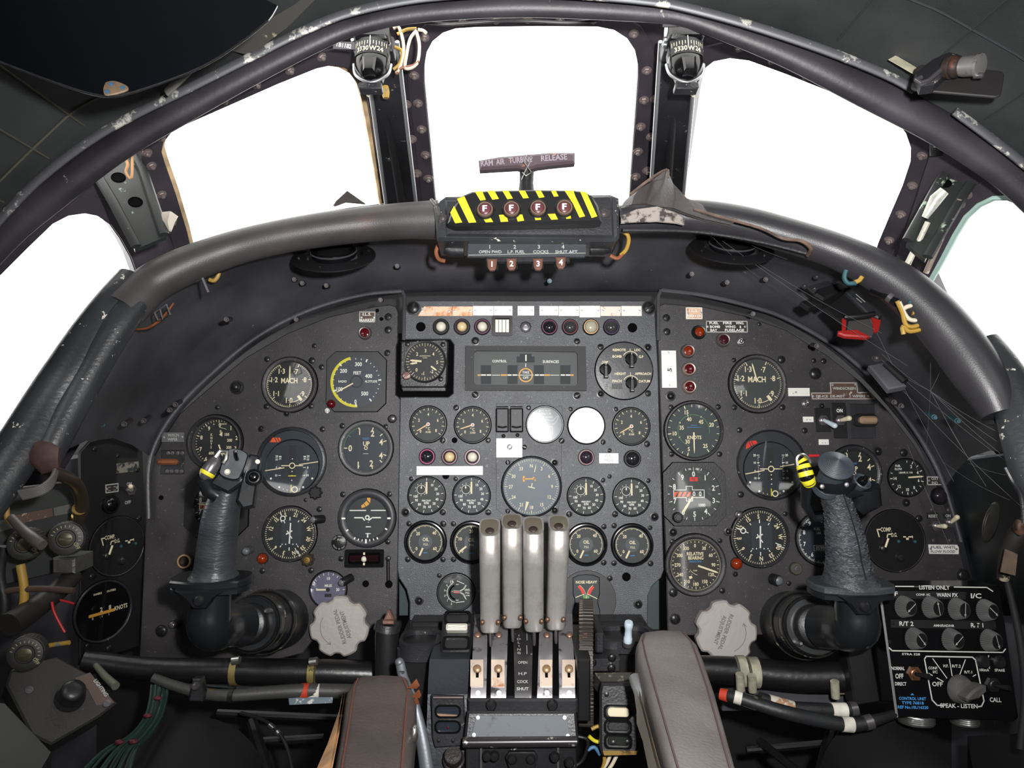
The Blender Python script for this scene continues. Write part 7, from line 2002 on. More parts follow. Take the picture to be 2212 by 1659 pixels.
# four throttle levers
def lever(xt,xb,ytop,yedge,yb,label,Y=.94):
 t = T('throttle_lever',label,'throttle lever',loc=W((xt + xb) / 2,yb,Y),group='polished aluminium throttle levers')
 w = 45.5; n = 22; s_ = Y / F
 def sec(px,py,Yc,wpx,d):
  return ring_of(px,py,Yc,wpx,d,n,p=3.4)
 rows = [(1.0,0.010,w * .93),(.86,.006,w * .95),(.6,-.002,w * .96),(.44,-.009,w * .97),(.36,-.014,w * .98),(.28,-.017,w),(.14,-.016,w * 1.01),(.0,-.012,w * 1.01)]
 rings = []
 for f,dy,ww in rows:
  py = yedge + (yb - yedge) * f
  rings.append(sec(xt + (xb - xt) * f,py,Y + dy + .018,ww,.018))
 bot = [v + Vector((0,0,-.002)) for v in rings[0]]
 c0 = sum((v for v in rings[0]),Vector()) / n
 chamf = [c0 + (v - c0) * .9 + Vector((0,0,-.003)) for v in rings[0]]
 top = rings[-1]
 # top cut slopes up towards the back
 yfront = min(v.y for v in top); ht = (yedge - ytop) * s_
 top2 = [Vector((v.x,v.y,v.z + ht * 1.0 * min(1,(v.y - yfront) / .036) ** .8)) for v in top]
 rings = [chamf] + rings[:-1] + [top,top2]
 mb = MB().loft(rings); t.part('lever_body',mb,ALU)
 # dished end: dark hollow set in the sloping top
 cz = sum((v for v in top2),Vector()) / n
 dish = [cz + (v - cz) * .82 + Vector((0,-.003,.0006)) for v in top2]
 dish2 = [cz + (v - cz) * .60 + Vector((0,-.008,-.0004)) for v in top2]
 mb = MB().loft([dish,dish2],caps=False); mb.f.append(tuple(range(n,2 * n))); t.part('dished_end',mb,mat('dish_yellowed',(140,132,116),.4,metal=.5))
 f0 = W(xt,yedge - 2,Y - .0135)
 fr = Frame(f0 + Vector((0,.002,.002)),(1,0,0),(0,.8,.6))
 mb = MB(); mb.ball(9.5 * s_,(0,0,0),14,8,1,.9,.3,M=fr.at()); t.part('notch',mb,mat('notch_brown',(44,34,30),.5))
 mb = MB(); mb.tube([W(xb,yb - 6,Y + .018),W(xb + 1,yb + 40,Y + .022)],[.0055,.0045],10,.5); t.part('shank',mb,GUN)
 for dx in (-17,17):
  fr = Frame(W(xb + dx,yb - 9,Y + .003),(1,0,0),(0,0,1)); mb = MB(); mb.lathe([(5 * s_,-.004),(5 * s_,.0008),(3 * s_,.0018),(0,.002)],12,M=fr.at()); t.part('screw',mb,mat('bronzed_screw',(110,84,66),.4,metal=.6))
lever(1058,1059,1124,1152,1354,'first throttle lever from the left, the shorter outer one',.94)
lever(1106,1107,1114,1137,1344,'second throttle lever from the left, topped highest',.952)
lever(1152,1153,1120,1149,1352,'third throttle lever from the left',.943)
lever(1207,1200,1117,1142,1348,'fourth throttle lever, leaning apart from the other three',.948)

# trim wheel
tw = T('trimmer','ribbed brown-black trim wheel right of the throttle levers','wheel',loc=W(1268,1425,1.0))
MX2 = Matrix.Translation(W(1266,1428,1.0)) @ Matrix.Rotation(R(-5.7),4,'Z') @ Matrix(((0,0,1,0),(1,0,0,0),(0,1,0,0),(0,0,0,1)))
rw = .0800; hw = .0092
mb = MB(); mb.lathe([(rw * .72,-hw * .9),(rw * .96,-hw),(rw * .98,-hw * .9),(rw * .98,hw * .9),(rw * .96,hw),(rw * .72,hw * .9)],72,M=MX2); tw.part('wheel_rim',mb,mat('wheel_brown_black',(40,34,30),.5,wear=(110,74,44),wscale=70,wamt=.6,wsoft=.04))
ribmat = mat('wheel_rib',(52,46,42),.45,wear=(120,110,100),wscale=60,wamt=.62)
rib = MB(); rib.box(-.0011,-.0094,-.004,.0011,.0094,.0024,.0006)
rme = None
for i in range(84):
 a = 2 * math.pi * i / 84
 m = MX2 @ Matrix.Rotation(a,4,'Z') @ Matrix.Translation((rw * .985,0,0)) @ Matrix(((0,0,1,0),(1,0,0,0),(0,1,0,0),(0,0,0,1)))
 if rme is None:
  ob = rib.build('wheel_rib',ribmat,tw.o); rme = ob.data
 else:
  ob = bpy.data.objects.new('wheel_rib',rme); COL.objects.link(ob); ob.parent = tw.o
 ob.matrix_local = Matrix.Translation(-Vector(tw.off)) @ m
mb = MB(); mb.lathe([(0,hw * .4),(rw * .75,hw * .4),(rw * .75,-hw * .4),(0,-hw * .4)],40,M=MX2); tw.part('wheel_disc',mb,BLACK)
hs = T('trim_wheel_housing','black housing standing right of the trim wheel','housing',loc=W(1300,1430,1.0))
wbox(hs,'lower_guard',1247,1424,1276,1560,.90,1.03,BLACK,4)
wbox(hs,'axle_box',1286,1368,1306,1412,.955,1.03,BLACKW,4,6)
wbox(hs,'bracket',1276,1424,1340,1452,.965,1.05,BLACKW,3)
for x,y in ((1280,1431),(1321,1443),(1322,1421)):
 mb = MB(); mb.ball(.0055,W(x,y,.963),12,8,1,.5,1); hs.part('bolt',mb,SCREWB)

# right switch box beside the grey armrest
bx = T('switch_box','dusty black switch box with ivory rocker beside the grey armrest','switch box',loc=W(1340,1550,.9))
fr = Frame(W(1336,1550,.90),(1,-.06,0),(0,.22,.97)); s_ = .90 / F
q = lambda pts: [((x - 1336) * s_,(1550 - y) * s_) for x,y in pts]
mb = MB(); mb.prism(q([(1300,1482),(1372,1480),(1380,1500),(1378,1610),(1370,1624),(1300,1626),(1295,1612),(1296,1500)]),-.06,0,.003,M=fr.at()); bx.part('case',mb,BLACKW)
fr2 = Frame(W(1338,1470,.925),(1,-.06,0),(0,.85,.5)); mb = MB(); mb.prism([(x * s_,y * s_) for x,y in ((-54,22),(40,26),(42,-20),(-30,-22))],-.03,0,.002,M=fr2.at()); bx.part('dusty_top',mb,mat('dusty_black',(58,55,50),.7,wear=(130,122,104),wscale=120,wamt=.55,wsoft=.1))
for y0,m in ((1538,IVORY),(1568,BLACK),(1597,mat('dark_lens',(40,42,40),.2))):
 mb = MB(); mb.holed(q(rrect(1304,y0 - 15,1364,y0 + 15,10)),q(rrect(1309,y0 - 11,1359,y0 + 11,8)),0,.004,M=fr.at()); bx.part('slot_rim',mb,GLOSSBLK)
 mb = MB(); mb.prism(q(rrect(1312,y0 - 10,1358,y0 + 8,7)),0,.003 if m is not IVORY else .009,.001,M=fr.at()); bx.part('rocker',mb,m)
for x,y in ((1311,1503),(1357,1506),(1324,1600),(1354,1598)):
 mb = MB(); mb.lathe([(5 * s_,0),(5 * s_,.003),(0,.004)],12,*q([(x,y)])[0],M=fr.at()); bx.part('screw',mb,SCREWB)
mb = MB(); mb.prism(q([(1301,1616),(1376,1614),(1372,1622),(1304,1625)]),.0005,.003,M=fr.at()); bx.part('lower_edge',mb,BRASS)
for i,(pts,m,lab) in enumerate([([(1272,1590),(1284,1600),(1300,1604)],YEL,'yellow sleeve left of the dusty switch box'),([(1278,1575),(1295,1570),(1298,1600),(1306,1640),(1300,1665)],CABY,'yellow wire below the dusty switch box'),([(1320,1626),(1310,1650),(1292,1672)],CABW,'white wire, left of the pair below the switch box'),([(1334,1628),(1322,1652),(1304,1676)],CABW,'white wire, right of the pair below the switch box'),([(1270,1620),(1284,1614),(1296,1630)],mat('blue_sleeve',(70,120,160),.5),'blue sleeve under the switch box'),([(1244,1590),(1270,1600),(1260,1640),(1240,1656)],BLACK,'black wire curling by the pedestal foot')]):
 p,r = WP(smooth_path([(x,y,.92,4) for x,y in pts],4)); mb = MB(); mb.tube(p,r,8); single('wire',lab,'wire',mb,m,p[0])

# trays, handles and lever beside the pedestal
def tray(x0,x1,yt,yb,Y,label):
 t = T('tray',label,'tray',loc=W((x0 + x1) / 2,yb,Y))
 a = [W(x0,yb,Y),W(x1,yb,Y)]; cxm = (x0 + x1) / 2; hw = (x1 - x0) / 2 * Y / F
 c = W(cxm,yb - (yb - yt) * .45,Y + .03); M = Matrix.Translation(c)
 o = rrect(-hw,-.03,hw,.04,.022,6); i_ = rrect(-hw * .84,-.022,hw * .84,.032,.018,6)
 hgt = (yb - yt) * .55 * Y / F
 mb = MB(); mb.holed(o,i_,-hgt,0,M=M); t.part('rim',mb,BLACKW)
 mb = MB(); mb.prism(inset(ccw(o),.001),-hgt,-.006,M=M); t.part('bowl',mb,BLACK)
tray(862,956,1342,1408,.99,'rounded black tray left of the throttle pedestal')
tray(1284,1418,1342,1392,1.0,'rounded black tray right of the trim wheel under the white knob')
t = T('parking_brake','black cylinder handle with a brown triangular top left of the pedestal','handle',loc=W(838,1400,1.02))
mb = MB(); mb.tube([W(836,1470,1.02),W(836,1372,1.02),W(836,1352,1.02)],[.0165,.0165,.015],20); t.part('cylinder',mb,BLACK)
mb = MB(); mb.tube([W(836,1360,1.02),W(838,1345,1.02)],[.0185,.016],20); t.part('collar',mb,BLACKW)
fr = Frame(W(839,1332,1.01),(1,0,0),(0,.2,1)); s_ = 1.01 / F
mb = MB(); mb.prism([(-10 * s_,-8 * s_),(13 * s_,-6 * s_),(3 * s_,14 * s_),(0,14 * s_)],-.01,.006,.002,M=fr.at()); mb.box(-11 * s_,-15 * s_,-.01,13 * s_,-7 * s_,.006,.001,M=fr.at()); t.part('triangle_top',mb,BROWNT)
t = T('park_lever','bare metal lever lettered PA rising behind the brown armrest','lever',loc=W(890,1500,.86))
p,r = WP(smooth_path([(864,1432,.90,10),(872,1466,.89,11),(890,1510,.87,12),(904,1560,.86,13),(916,1620,.85,15),(926,1690,.84,17)],4)); mb = MB(); mb.tube(p,r,14,.7,up=(0,1,0)); mb.ball(10 * .9 / F,W(863,1431,.90),12,8); t.part('lever',mb,mat('blue_grey_metal',(112,116,122),.45,metal=.5,bump=.1))
fr = Frame(W(869,1452,.882),(.97,0,-.24),(.24,.1,.97)); mb = MB()
for i,c in enumerate('PA'): m = MB(); m.text(c,0,-i * .0075,.0056,.0006,-76); mb.add(m.v,m.f,fr.at())
t.part('lettering',mb,DIAL)
t = T('knob','pale blue-white push knob on the right tray','knob',loc=W(1355,1370,.99))
s_ = .99 / F; M = Matrix.Translation(W(1356,1386,.99)) @ Matrix.Rotation(R(18),4,'X')
mb = MB(); mb.lathe([(9 * s_,0),(9.5 * s_,.006),(8 * s_,.008),(7.5 * s_,.02),(9.5 * s_,.024),(9.5 * s_,.029),(8 * s_,.031),(0,.0315)],20,M=M); t.part('knob',mb,BLUEW)
mb = MB(); mb.lathe([(11 * s_,-.006),(11 * s_,0),(0,.0)],16,M=M); t.part('base',mb,GUN)
cn = T('centre_console','black console body between the instrument panel and the pedestal','console',loc=W(1130,1420,1.1))
wbox(cn,'left_block',856,1400,938,1530,1.0,1.12,BLACK,4)
wbox(cn,'right_block',1284,1388,1420,1530,1.02,1.12,BLACK,4)
wbox(cn,'rear_block',889,1343,1394,1440,1.09,1.125,BLACK,2)
for x0,x1,y0,y1 in ((862,888,1250,1330),(1397,1424,1254,1360)):
 wbox(cn,'gap_bracket',x0,y0,x1,y1,1.165,1.18,mat('green_grey_bracket',(62,74,74),.5,wear=(130,140,136),wscale=60,wamt=.62),1)

# ================================================================== ARMRESTS
def armrest(label,name,sections,m,th,seam_m,side_m=None,side=-1):
 t = T(name,label,'armrest',loc=W(*sections[0][:2],sections[0][4]))
 rings = []; R0 = []
 for (xa,ya,xb,yb,Y) in sections:
  a,b = W(xa,ya,Y),W(xb,yb,Y)
  d = (b - a); u = Vector((0,0,1))
  prof_ = [(0.0,-th),(0,-.012),(.02,-.005),(.06,-.0012),(.14,.0012),(.5,.003),(.86,.0012),(.94,-.0012),(.98,-.005),(1.0,-.012),(1.0,-th)]
  rings.append([a + d * f + u * z for f,z in prof_])
 last = rings[0]; c = sum(last,Vector()) / len(last)
 front = [c + (v - c) * .94 + Vector((0,.008,0)) for v in last]
 mb = MB().loft([front] + rings); t.part('pad',mb,m)
 for f in (.12,.88):
  pts = [W(xa,ya,Y) * (1 - f) + W(xb,yb,Y) * f + Vector((0,0,.0022)) for (xa,ya,xb,yb,Y) in sections]
  mb = MB(); mb.tube(pts,.0009,6); t.part('stitched_seam',mb,seam_m)
 return t
al = armrest('brown leather armrest with torn edges at lower left centre','armrest',[(758,1470,886,1468,.80),(746,1490,900,1496,.775),(742,1520,896,1530,.74),(733,1580,892,1600,.68),(722,1640,888,1660,.62),(708,1720,884,1760,.55)],ARMB,.05,mat('red_brown_thread',(110,64,52),.7))
mb = MB()
g = [[W(746,1494,.772),W(742,1524,.735),W(734,1584,.675),W(722,1646,.61),W(708,1724,.55)],[W(744,1516,.768),W(736,1550,.735),W(714,1606,.675),W(684,1676,.61),W(650,1760,.55)]]
mb.loft([[v + Vector((-.0025,-.001,0)) for v in r_] for r_ in g],caps=False,closed=False); mb.loft([[v + Vector((-.0005,0,0)) for v in r_] for r_ in g][::-1],caps=False,closed=False)
al.part('raw_hide_side',mb,HIDE)
for (x,y,k) in ((890,1477,1),(897,1497,.8),(895,1511,.6),(886,1530,.7)):
 mb = MB(); c = W(x,y,.765); mb.loft([[c,c + Vector((.005 * k,-.002,.006 * k)),c + Vector((.008 * k,0,-.002))],[c + Vector((-.005,.004,-.006)),c + Vector((.001,.002,-.001)),c + Vector((.004,.004,-.007))]]); al.part('torn_tag',mb,ORUB)
mb = MB(); mb.ball(.006,W(896,1585,.70),14,8,.6,1,1.4); al.part('hinge_bolt',mb,STEEL)
ar = armrest('grey-brown leather armrest at lower right centre','armrest',[(1380,1372,1488,1368,.90),(1372,1388,1508,1386,.875),(1376,1414,1522,1420,.84),(1394,1480,1546,1490,.76),(1420,1570,1574,1590,.66),(1446,1660,1602,1690,.58),(1464,1730,1620,1770,.53)],ARMG,.05,mat('plum_thread',(96,76,76),.7))
mb = MB()
g = [[W(1388,1480,.775),W(1398,1510,.735),W(1420,1590,.655),W(1446,1680,.58)],[W(1388,1552,.775),W(1402,1590,.735),W(1424,1690,.655),W(1448,1790,.58)]]
mb.loft([[v + Vector((-.007,-.004,-.003)) for v in r_] for r_ in g],caps=False,closed=False); mb.loft([[v + Vector((-.004,0,-.003)) for v in r_] for r_ in g][::-1],caps=False,closed=False)
ar.part('cream_backing',mb,FOAM)
mb = MB(); mb.tube([W(1372,1466,.83),W(1384,1500,.80),W(1388,1530,.79)],.007,12); ar.part('hinge_strap',mb,ALUD)
mb = MB(); mb.ball(.007,W(1371,1475,.835),14,8,.7,1,1.3); ar.part('hinge_bolt',mb,STEEL)
# ================================================================== TUBES, HOSES AND CLAMPS BELOW THE PANELS
def tubeobj(name,label,cat,pts,m,sub=5,n=14,group=None):
 p,r = WP(smooth_path(pts,sub)); mb = MB(); mb.tube(p,r,n)
 t = T(name,label,cat,loc=p[0],group=group); t.part('tube',mb,m); return t
def band(t,a,b,m,name='clamp',k=1.06):
 p,r = WP([(a[0],a[1],a[2],a[3] * k),(b[0],b[1],b[2],b[3] * k)]); mb = MB(); mb.tube(p,r,16); return t.part(name,mb,m)
td = tubeobj('air_duct','thick black air duct under the first pilot panel with yellowed clamps','duct',[(180,1428,1.04,22),(330,1446,1.06,25),(520,1450,1.07,27),(680,1452,1.08,28),(790,1456,1.09,28),(870,1462,1.10,26)],mat('duct_black',(22,22,24),.35,bump=.25,bscale=90,wear=(110,112,112),wscale=50,wamt=.72,wsoft=.02))
CL = mat('yellowed_clamp',(156,142,88),.4,metal=.6,wear=(90,80,50),wscale=120,wamt=.58)
for x,y in ((510,1450),(677,1452)):
 c = band(td,(x - 7,y,1.07,28),(x + 7,y,1.07,28),CL)
 mb = MB(); mb.tube([W(x - 8,y - 22,1.05),W(x + 8,y - 24,1.05)],.006,10); td.part('clamp_screw',mb,STEEL,parent=c)
td2 = tubeobj('air_duct','thick black air duct under the second pilot panel with taped clamps','duct',[(1480,1442,1.06,26),(1600,1450,1.06,30),(1720,1462,1.05,32),(1830,1462,1.04,32),(1900,1460,1.03,30)],MATS['duct_black'])
TP = mat('grubby_tape_clamp',(150,146,128),.6,vary=.2,vscale=60)
for x,y,w in ((1600,1450,9),(1626,1453,10),(1805,1466,11)):
 c = band(td2,(x - w,y,1.05,31),(x + w,y,1.05,31),TP)
 mb = MB(); mb.tube([W(x - 2,y + 6,1.015),W(x,y + 40,1.02)],.006,10); td2.part('clamp_screw',mb,TP,parent=c)
pb = T('support_plate','long dark plate under the left air duct','plate',loc=W(560,1480,1.1))
mb = MB(); mb.tube([W(380,1470,1.10),W(560,1486,1.10),W(850,1498,1.11)],.010,8,.4); pb.part('plate',mb,mat('edge_chipped',(40,44,46),.45,wear=(140,150,150),wscale=60,wamt=.6,wsoft=.03))
h1 = tubeobj('hose','grey rubber hose with a red and white label under the left duct','hose',[(330,1464,1.02,10),(380,1482,1.02,11),(440,1498,1.02,12),(500,1502,1.02,13),(580,1496,1.03,14),(660,1492,1.04,15),(760,1494,1.06,16)],mat('hose_grey',(62,62,60),.5,bump=.2))
band(h1,(636,1494,1.04,15),(690,1493,1.045,15),TAPEW,'label_wrap'); band(h1,(652,1493,1.04,15),(668,1493,1.04,15),TAPER,'red_mark',1.09)
band(h1,(496,1502,1.02,13),(506,1502,1.02,13),BLACK,'hose_clip',1.25); band(h1,(442,1499,1.02,12),(462,1500,1.02,12),BRASS,'union',1.0)
t = T('pipe_bracket','small metal pipe bracket hanging below the left duct','bracket',loc=W(427,1492,1.0))
fr = Frame(W(427,1490,1.0),(1,.1,0),(0,.1,1)); s_ = 1 / F
mb = MB(); mb.prism([(x * s_,y * s_) for x,y in ((-16,-22),(12,-24),(14,-6),(8,24),(-10,24),(-14,-4))],-.012,.004,.002,M=fr.at()); t.part('bracket',mb,BLACKW)
mb = MB(); mb.lathe([(9 * s_,.004),(8 * s_,.008),(5 * s_,.011),(0,.011)],14,-2 * s_,10 * s_,M=fr.at()); t.part('bolt',mb,GUN)
t = T('hanging_tag','metal tag strip under the labelled hose','tag',loc=W(640,1516,1.04))
fr = Frame(W(650,1514,1.03),(1,.05,0),(0,.5,.8)); mb = MB(); mb.prism([(x * s_,y * s_) for x,y in ((-28,8),(70,6),(70,-6),(-24,-8))],-.001,.001,M=fr.at()); t.part('strip',mb,mat('tag_blue_grey',(96,110,118),.45,metal=.4,wear=(190,190,184),wscale=60,wamt=.6))
h2 = tubeobj('hose','black rubber hose with red end sweeping to the control unit','hose',[(1560,1500,.98,10),(1590,1506,.97,13),(1640,1522,.96,14),(1700,1540,.95,15),(1770,1556,.95,15),(1840,1566,.95,15),(1890,1556,.95,12),(1940,1540,.96,8)],RUBBER)
band(h2,(1556,1499,.98,11),(1572,1503,.975,12),TAPER,'red_end',1.1); band(h2,(1586,1505,.97,13),(1602,1510,.967,13),TAPEW,'label_wrap'); band(h2,(1606,1511,.967,13),(1634,1520,.962,14),mat('grey_sleeve_band',(110,108,104),.5,metal=.4),'steel_band')
band(h2,(1818,1564,.95,15),(1842,1566,.95,15),TAPEW,'label_wrap'); band(h2,(1868,1562,.95,13),(1884,1558,.95,13),GUN,'jubilee_clip',1.2)
h3 = tubeobj('hose','short black hose with white tape above the long hose on the right','hose',[(1640,1506,1.0,12),(1700,1526,1.0,13),(1760,1532,1.0,14),(1810,1534,1.0,14),(1850,1530,1.0,13)],RUBBER)
band(h3,(1796,1534,1.0,14),(1828,1534,1.0,14),TAPEW,'label_wrap',1.1); band(h3,(1836,1532,1.0,13),(1850,1530,1.0,13),GUN,'jubilee_clip',1.2); band(h3,(1660,1513,1.0,12.5),(1712,1528,1.0,13),mat('stained_label',(170,130,96),.6,wear=(200,196,184),wscale=70,wamt=.5),'stained_label')
t = T('mounting_plate','dark plate behind the hoses on the right','plate',loc=W(1720,1515,1.08))
wbox(t,'plate',1560,1492,1850,1536,1.07,1.08,SHELL,1)
t = tubeobj('electric_cable','thin black cable curving down in the left footwell','cable',[(520,1540,1.1,4),(570,1556,1.08,4),(600,1580,1.06,4),(622,1620,1.04,4),(636,1690,1.0,4)],RUBBER)
band(t,(583,1566,1.07,4),(592,1574,1.065,4),STEEL,'ferrule',1.5); band(t,(598,1579,1.06,4),(606,1588,1.058,4),STEEL,'ferrule',1.5)

# green cable bundle in the left footwell
cb = T('cable_bundle','bundle of green cables with red ties in the left footwell','cables',loc=W(330,1540,1.0))
rnd = random.Random(5)
for i in range(12):
 o = (i - 5.5) * 3.1; z = rnd.uniform(-.012,.012); o2 = o * rnd.uniform(.9,1.8)
 p,r = WP(smooth_path([(345 + o,1480,1.04 + z,3.2),(342 + o,1510,1.02 + z,3.2),(330 + o,1550,.99 + z,3.2),(300 + o * 1.2,1590,.95 + z,3.2),(262 + o2 * 1.6,1625,.91 + z,3.2),(225 + o2 * 2.6,1690,.87 + z,3.2)],4))
 mb = MB(); mb.tube(p,r,7); cb.part('cable',mb,CABG)
for x,y,Y in ((341,1508,1.0),(319,1546,.97),(258,1603,.90),(288,1602,.915)):
 mb = MB(); mb.ball(.0042,W(x,y,Y),10,7,1.4,1,.7); cb.part('red_tie',mb,mat('red_tie',(86,20,32),.6))

# footwell shapes: pedals and foot troughs
for (cx,cy,rx,lab,x2) in ((420,1640,150,'dark arched foot trough under the first pilot panel',545),(1900,1640,130,'dark arched foot trough under the second pilot panel',1800)):
 t = T('foot_trough',lab,'foot trough',loc=W(cx,1660,1.0))
 a = [W(cx + rx * math.cos(R(q)),1690 - 130 * math.sin(R(q)),1.02) for q in range(0,181,12)]
 b = [v + Vector((0,-.10,-.02)) for v in a]
 mb = MB(); mb.loft([a,b],caps=False,closed=False); o = [v + Vector((0,0,.008)) for v in a]; mb.loft([o,[v + Vector((0,0,.008)) for v in b]][::-1],caps=False,closed=False)
 t.part('arch',mb,MATTE)
 mb = MB(); mb.tube([v for v in b],.003,8); t.part('arch_edge',mb,BLACKW)
 mb = MB(); mb.tube([W(x2,1560,1.12),W(x2 + (cx - x2) * -.3,1680,1.0)],.008,8); t.part('strut',mb,BLACK)
t = T('floor_rail','dim dark cross rail low in the left footwell','rail',loc=W(640,1545,1.15))
mb = MB(); mb.tube([W(470,1540,1.16),W(740,1552,1.16)],.006,8); mb.tube([W(560,1600,1.1),W(700,1592,1.1)],.005,8); t.part('rail',mb,BLACK)
t = T('floor_rail','dim dark strut low in the right footwell','rail',loc=W(1660,1620,1.05))
mb = MB(); mb.tube([W(1640,1600,1.1),W(1720,1665,1.02)],.006,8); mb.tube([W(1612,1620,1.1),W(1840,1600,1.1)],.005,8); t.part('rail',mb,BLACK)

# ================================================================== LEFT WALL CLUTTER
t = tubeobj('oxygen_pipe','curved brass-ended brown pipe by the left wall','pipe',[(88,1012,.80,13),(120,1022,.82,14),(152,1036,.85,14),(170,1058,.88,14),(177,1090,.90,14),(172,1120,.91,13),(166,1146,.92,11)],mat('brown_pipe',(70,58,46),.35,metal=.3,vary=.2))
band(t,(172,1098,.90,14),(172,1106,.91,14),BRASS,'brass_collar',1.05); band(t,(169,1114,.91,13),(166,1146,.92,11),BRASS,'brass_end',1.02)
def wall_lamp(px,py,Y,r,label,face_rot=0):
 t = T('instrument_lamp',label,'lamp',loc=W(px,py,Y),group='ribbed black console lamps')
 ax = Vector((.35,-.90,.12)).normalized(); u = Vector((0,0,1)); u = (u - ax * u.dot(ax)).normalized(); w = u.cross(ax)
 M = Matrix.Translation(W(px,py,Y)) @ Matrix((w,u,ax)).transposed().to_4x4() @ Matrix.Scale(Y / F,4)
 mb = MB(); pts = [((r + (1.4 if i % 2 else 0)) * math.cos(2 * math.pi * i / 64),(r + (1.4 if i % 2 else 0)) * math.sin(2 * math.pi * i / 64)) for i in range(64)]
 mb.prism(pts,-44,-6,2,M=M); t.part('ribbed_barrel',mb,mat('lamp_brown_black',(44,42,38),.5,vary=.2))
 mb = MB(); mb.lathe([(r * .96,-6),(r * .94,0),(r * .7,2),(r * .55,2),(r * .5,0),(0,0)],36,M=M); t.part('face',mb,mat('lamp_face_black',(30,29,28),.5))
 mb = MB(); mb.lathe([(r * .4,0),(r * .4,5),(r * .34,6),(0,6)],24,M=M); mb.box(-r * .32,-r * .06,6,r * .32,r * .06,7.5,M=M); t.part('centre_screw',mb,mat('brassy_screw',(68,62,46),.4,metal=.5))
 mb = MB()
 for k in range(12): a = R(-70 + k * 17); mb.stroke([(r * .68 * math.sin(a),r * .68 * math.cos(a)),(r * .82 * math.sin(a),r * .82 * math.cos(a))],r * .05,0)
 m2 = MB(); m2.add([(x,y,2.3) for x,y,z in mb.v],mb.f,M); mm = MB(); mm.text('OFF',r * .6,r * -.45,r * .2,2.4,-60); m2.add(mm.v,mm.f,M)
 t.part('scale_marks',m2,mat('dim_marks',(140,136,104),.6))
 return t
wall_lamp(142,1164,.88,36,'ribbed black rotary dimmer with OFF lettering by the brass pipe')
wall_lamp(52,1176,.84,34,'ribbed black rotary dimmer at the far left edge')
wall_lamp(54,1414,.74,36,'large ribbed black dimmer knob on the lower left lighting box')
t = tubeobj('lever','worn grey-pink lever lying across the left dimmers','lever',[(24,1118,.80,9),(50,1146,.79,11),(74,1166,.78,13),(92,1178,.775,11)],mat('pinkish_grey_lever',(78,70,66),.5,vary=.15))
WFM = Frame(W(90,1130,.94),(.60,.80,0),(0,.1,1))
t = T('side_shelf','dim shelf unit behind the dimmers on the left wall','shelf',WFM,90,1130)
mb = MB(); mb.prism(t.ll([(-30,1050),(150,1046),(160,1100),(156,1240),(-40,1250)]),-10,0,2); t.part('back_plate',mb,mat('shelf_green_black',(34,38,36),.6,wear=(110,120,110),wscale=50,wamt=.66))
mb = MB(); mb.prism(t.ll([(38,1106),(110,1100),(112,1118),(40,1126)]),0,3); t.part('red_label',mb,PLATEB)
mb = MB(); mb.prism(t.ll([(-20,1120),(36,1108),(40,1130),(-16,1142)]),0,4); mb.prism(t.ll([(112,1100),(150,1096),(150,1116),(114,1118)]),0,4); t.part('grey_bracket',mb,mat('dull_grey_bracket',(84,84,82),.5))
for (pts,m,lab,r0) in ([[(44,1220),(52,1270),(50,1310),(36,1350),(26,1366)],CABY,'thick yellow and grey cable loom hanging on the left wall',9],[[(24,1030),(16,1060),(14,1100),(18,1130)],mat('tan_tube',(166,124,60),.5),'tan tube bending down at the far left edge',6],
       [[(112,1300),(116,1320),(128,1345),(140,1366)],REDW,'thin red wire by the side panel',3],[[(130,1296),(146,1300),(160,1304)],REDW,'short red wire end beside the side panel',2.5],[[(86,1398),(120,1392),(150,1388)],CABY,'yellow lead running to the lighting box knob',5],
       [[(0,1280),(40,1274),(100,1272),(160,1276)],mat('brown_loom',(70,52,44),.6),'brown wiring loom behind the yellow cable',7],[[(10,1180),(0,1240),(10,1300),(6,1350)],RUBBER,'black hose at the far left edge',10]):
 p,r = WP(smooth_path([(x,y,.86,r0) for x,y in pts],4)); mb = MB(); mb.tube(p,r,10); single('wall_cable',lab,'cable',mb,m,p[0])
tubeobj('drain_tube','fat black tube slanting down by the left side panel','tube',[(160,1240,.92,20),(130,1270,.90,22),(80,1310,.87,24),(20,1350,.83,26)],mat('tube_brown_black',(36,34,32),.5))
t = T('clamp_block','crumpled silvery clamp on the left wall','clamp',loc=W(135,1225,.9)); wbox(t,'clamp',112,1206,160,1240,.89,.93,mat('crumpled_silver',(92,92,90),.45,metal=.5,bump=.8,bscale=120),4)
# lower-left lighting box
LBF = Frame(W(120,1510,.76),(.84,.42,-.34),(-.10,.72,.68))
t = T('lighting_box','grey-black lighting control box at the lower left corner','control box',LBF,120,1510)
mb = MB(); mb.prism(t.ll([(18,1462),(92,1418),(160,1442),(242,1498),(214,1534),(142,1602),(100,1588),(20,1496)]),-60,0,4); t.part('case',mb,mat('box_grey_black',(42,41,40),.55,bump=.2,wear=(130,124,110),wscale=50,wamt=.7,wsoft=.02))
mb = MB(); mb.prism(t.ll([(142,1460),(168,1442),(236,1500),(202,1512),(176,1480)]),0,1.2); pl_ = t.part('label_plate',mb,mat('brown_lighting_plate',(84,68,62),.5,wear=(150,136,126),wscale=60,wamt=.6))
mb = MB(); mb.text('LIGHTING',*t.l(200,1472),8,1.6,rot=-42,width=46); t.part('lettering',mb,GREYW,parent=pl_)
mb = MB(); mb.lathe([(30,0),(30,10),(26,14),(25,40),(21,46),(12,49),(0,50)],28,*t.l(146,1505)); t.part('dimmer_knob',mb,BLACK)
for x,y in ((65,1500),(221,1504)):
 mb = MB(); mb.lathe([(9,0),(8,3),(0,4)],14,*t.l(x,y)); mb.box(t.l(x,y)[0] - 7,t.l(x,y)[1] - 1,4,t.l(x,y)[0] + 7,t.l(x,y)[1] + 1,4.6); t.part('screw',mb,GUN)
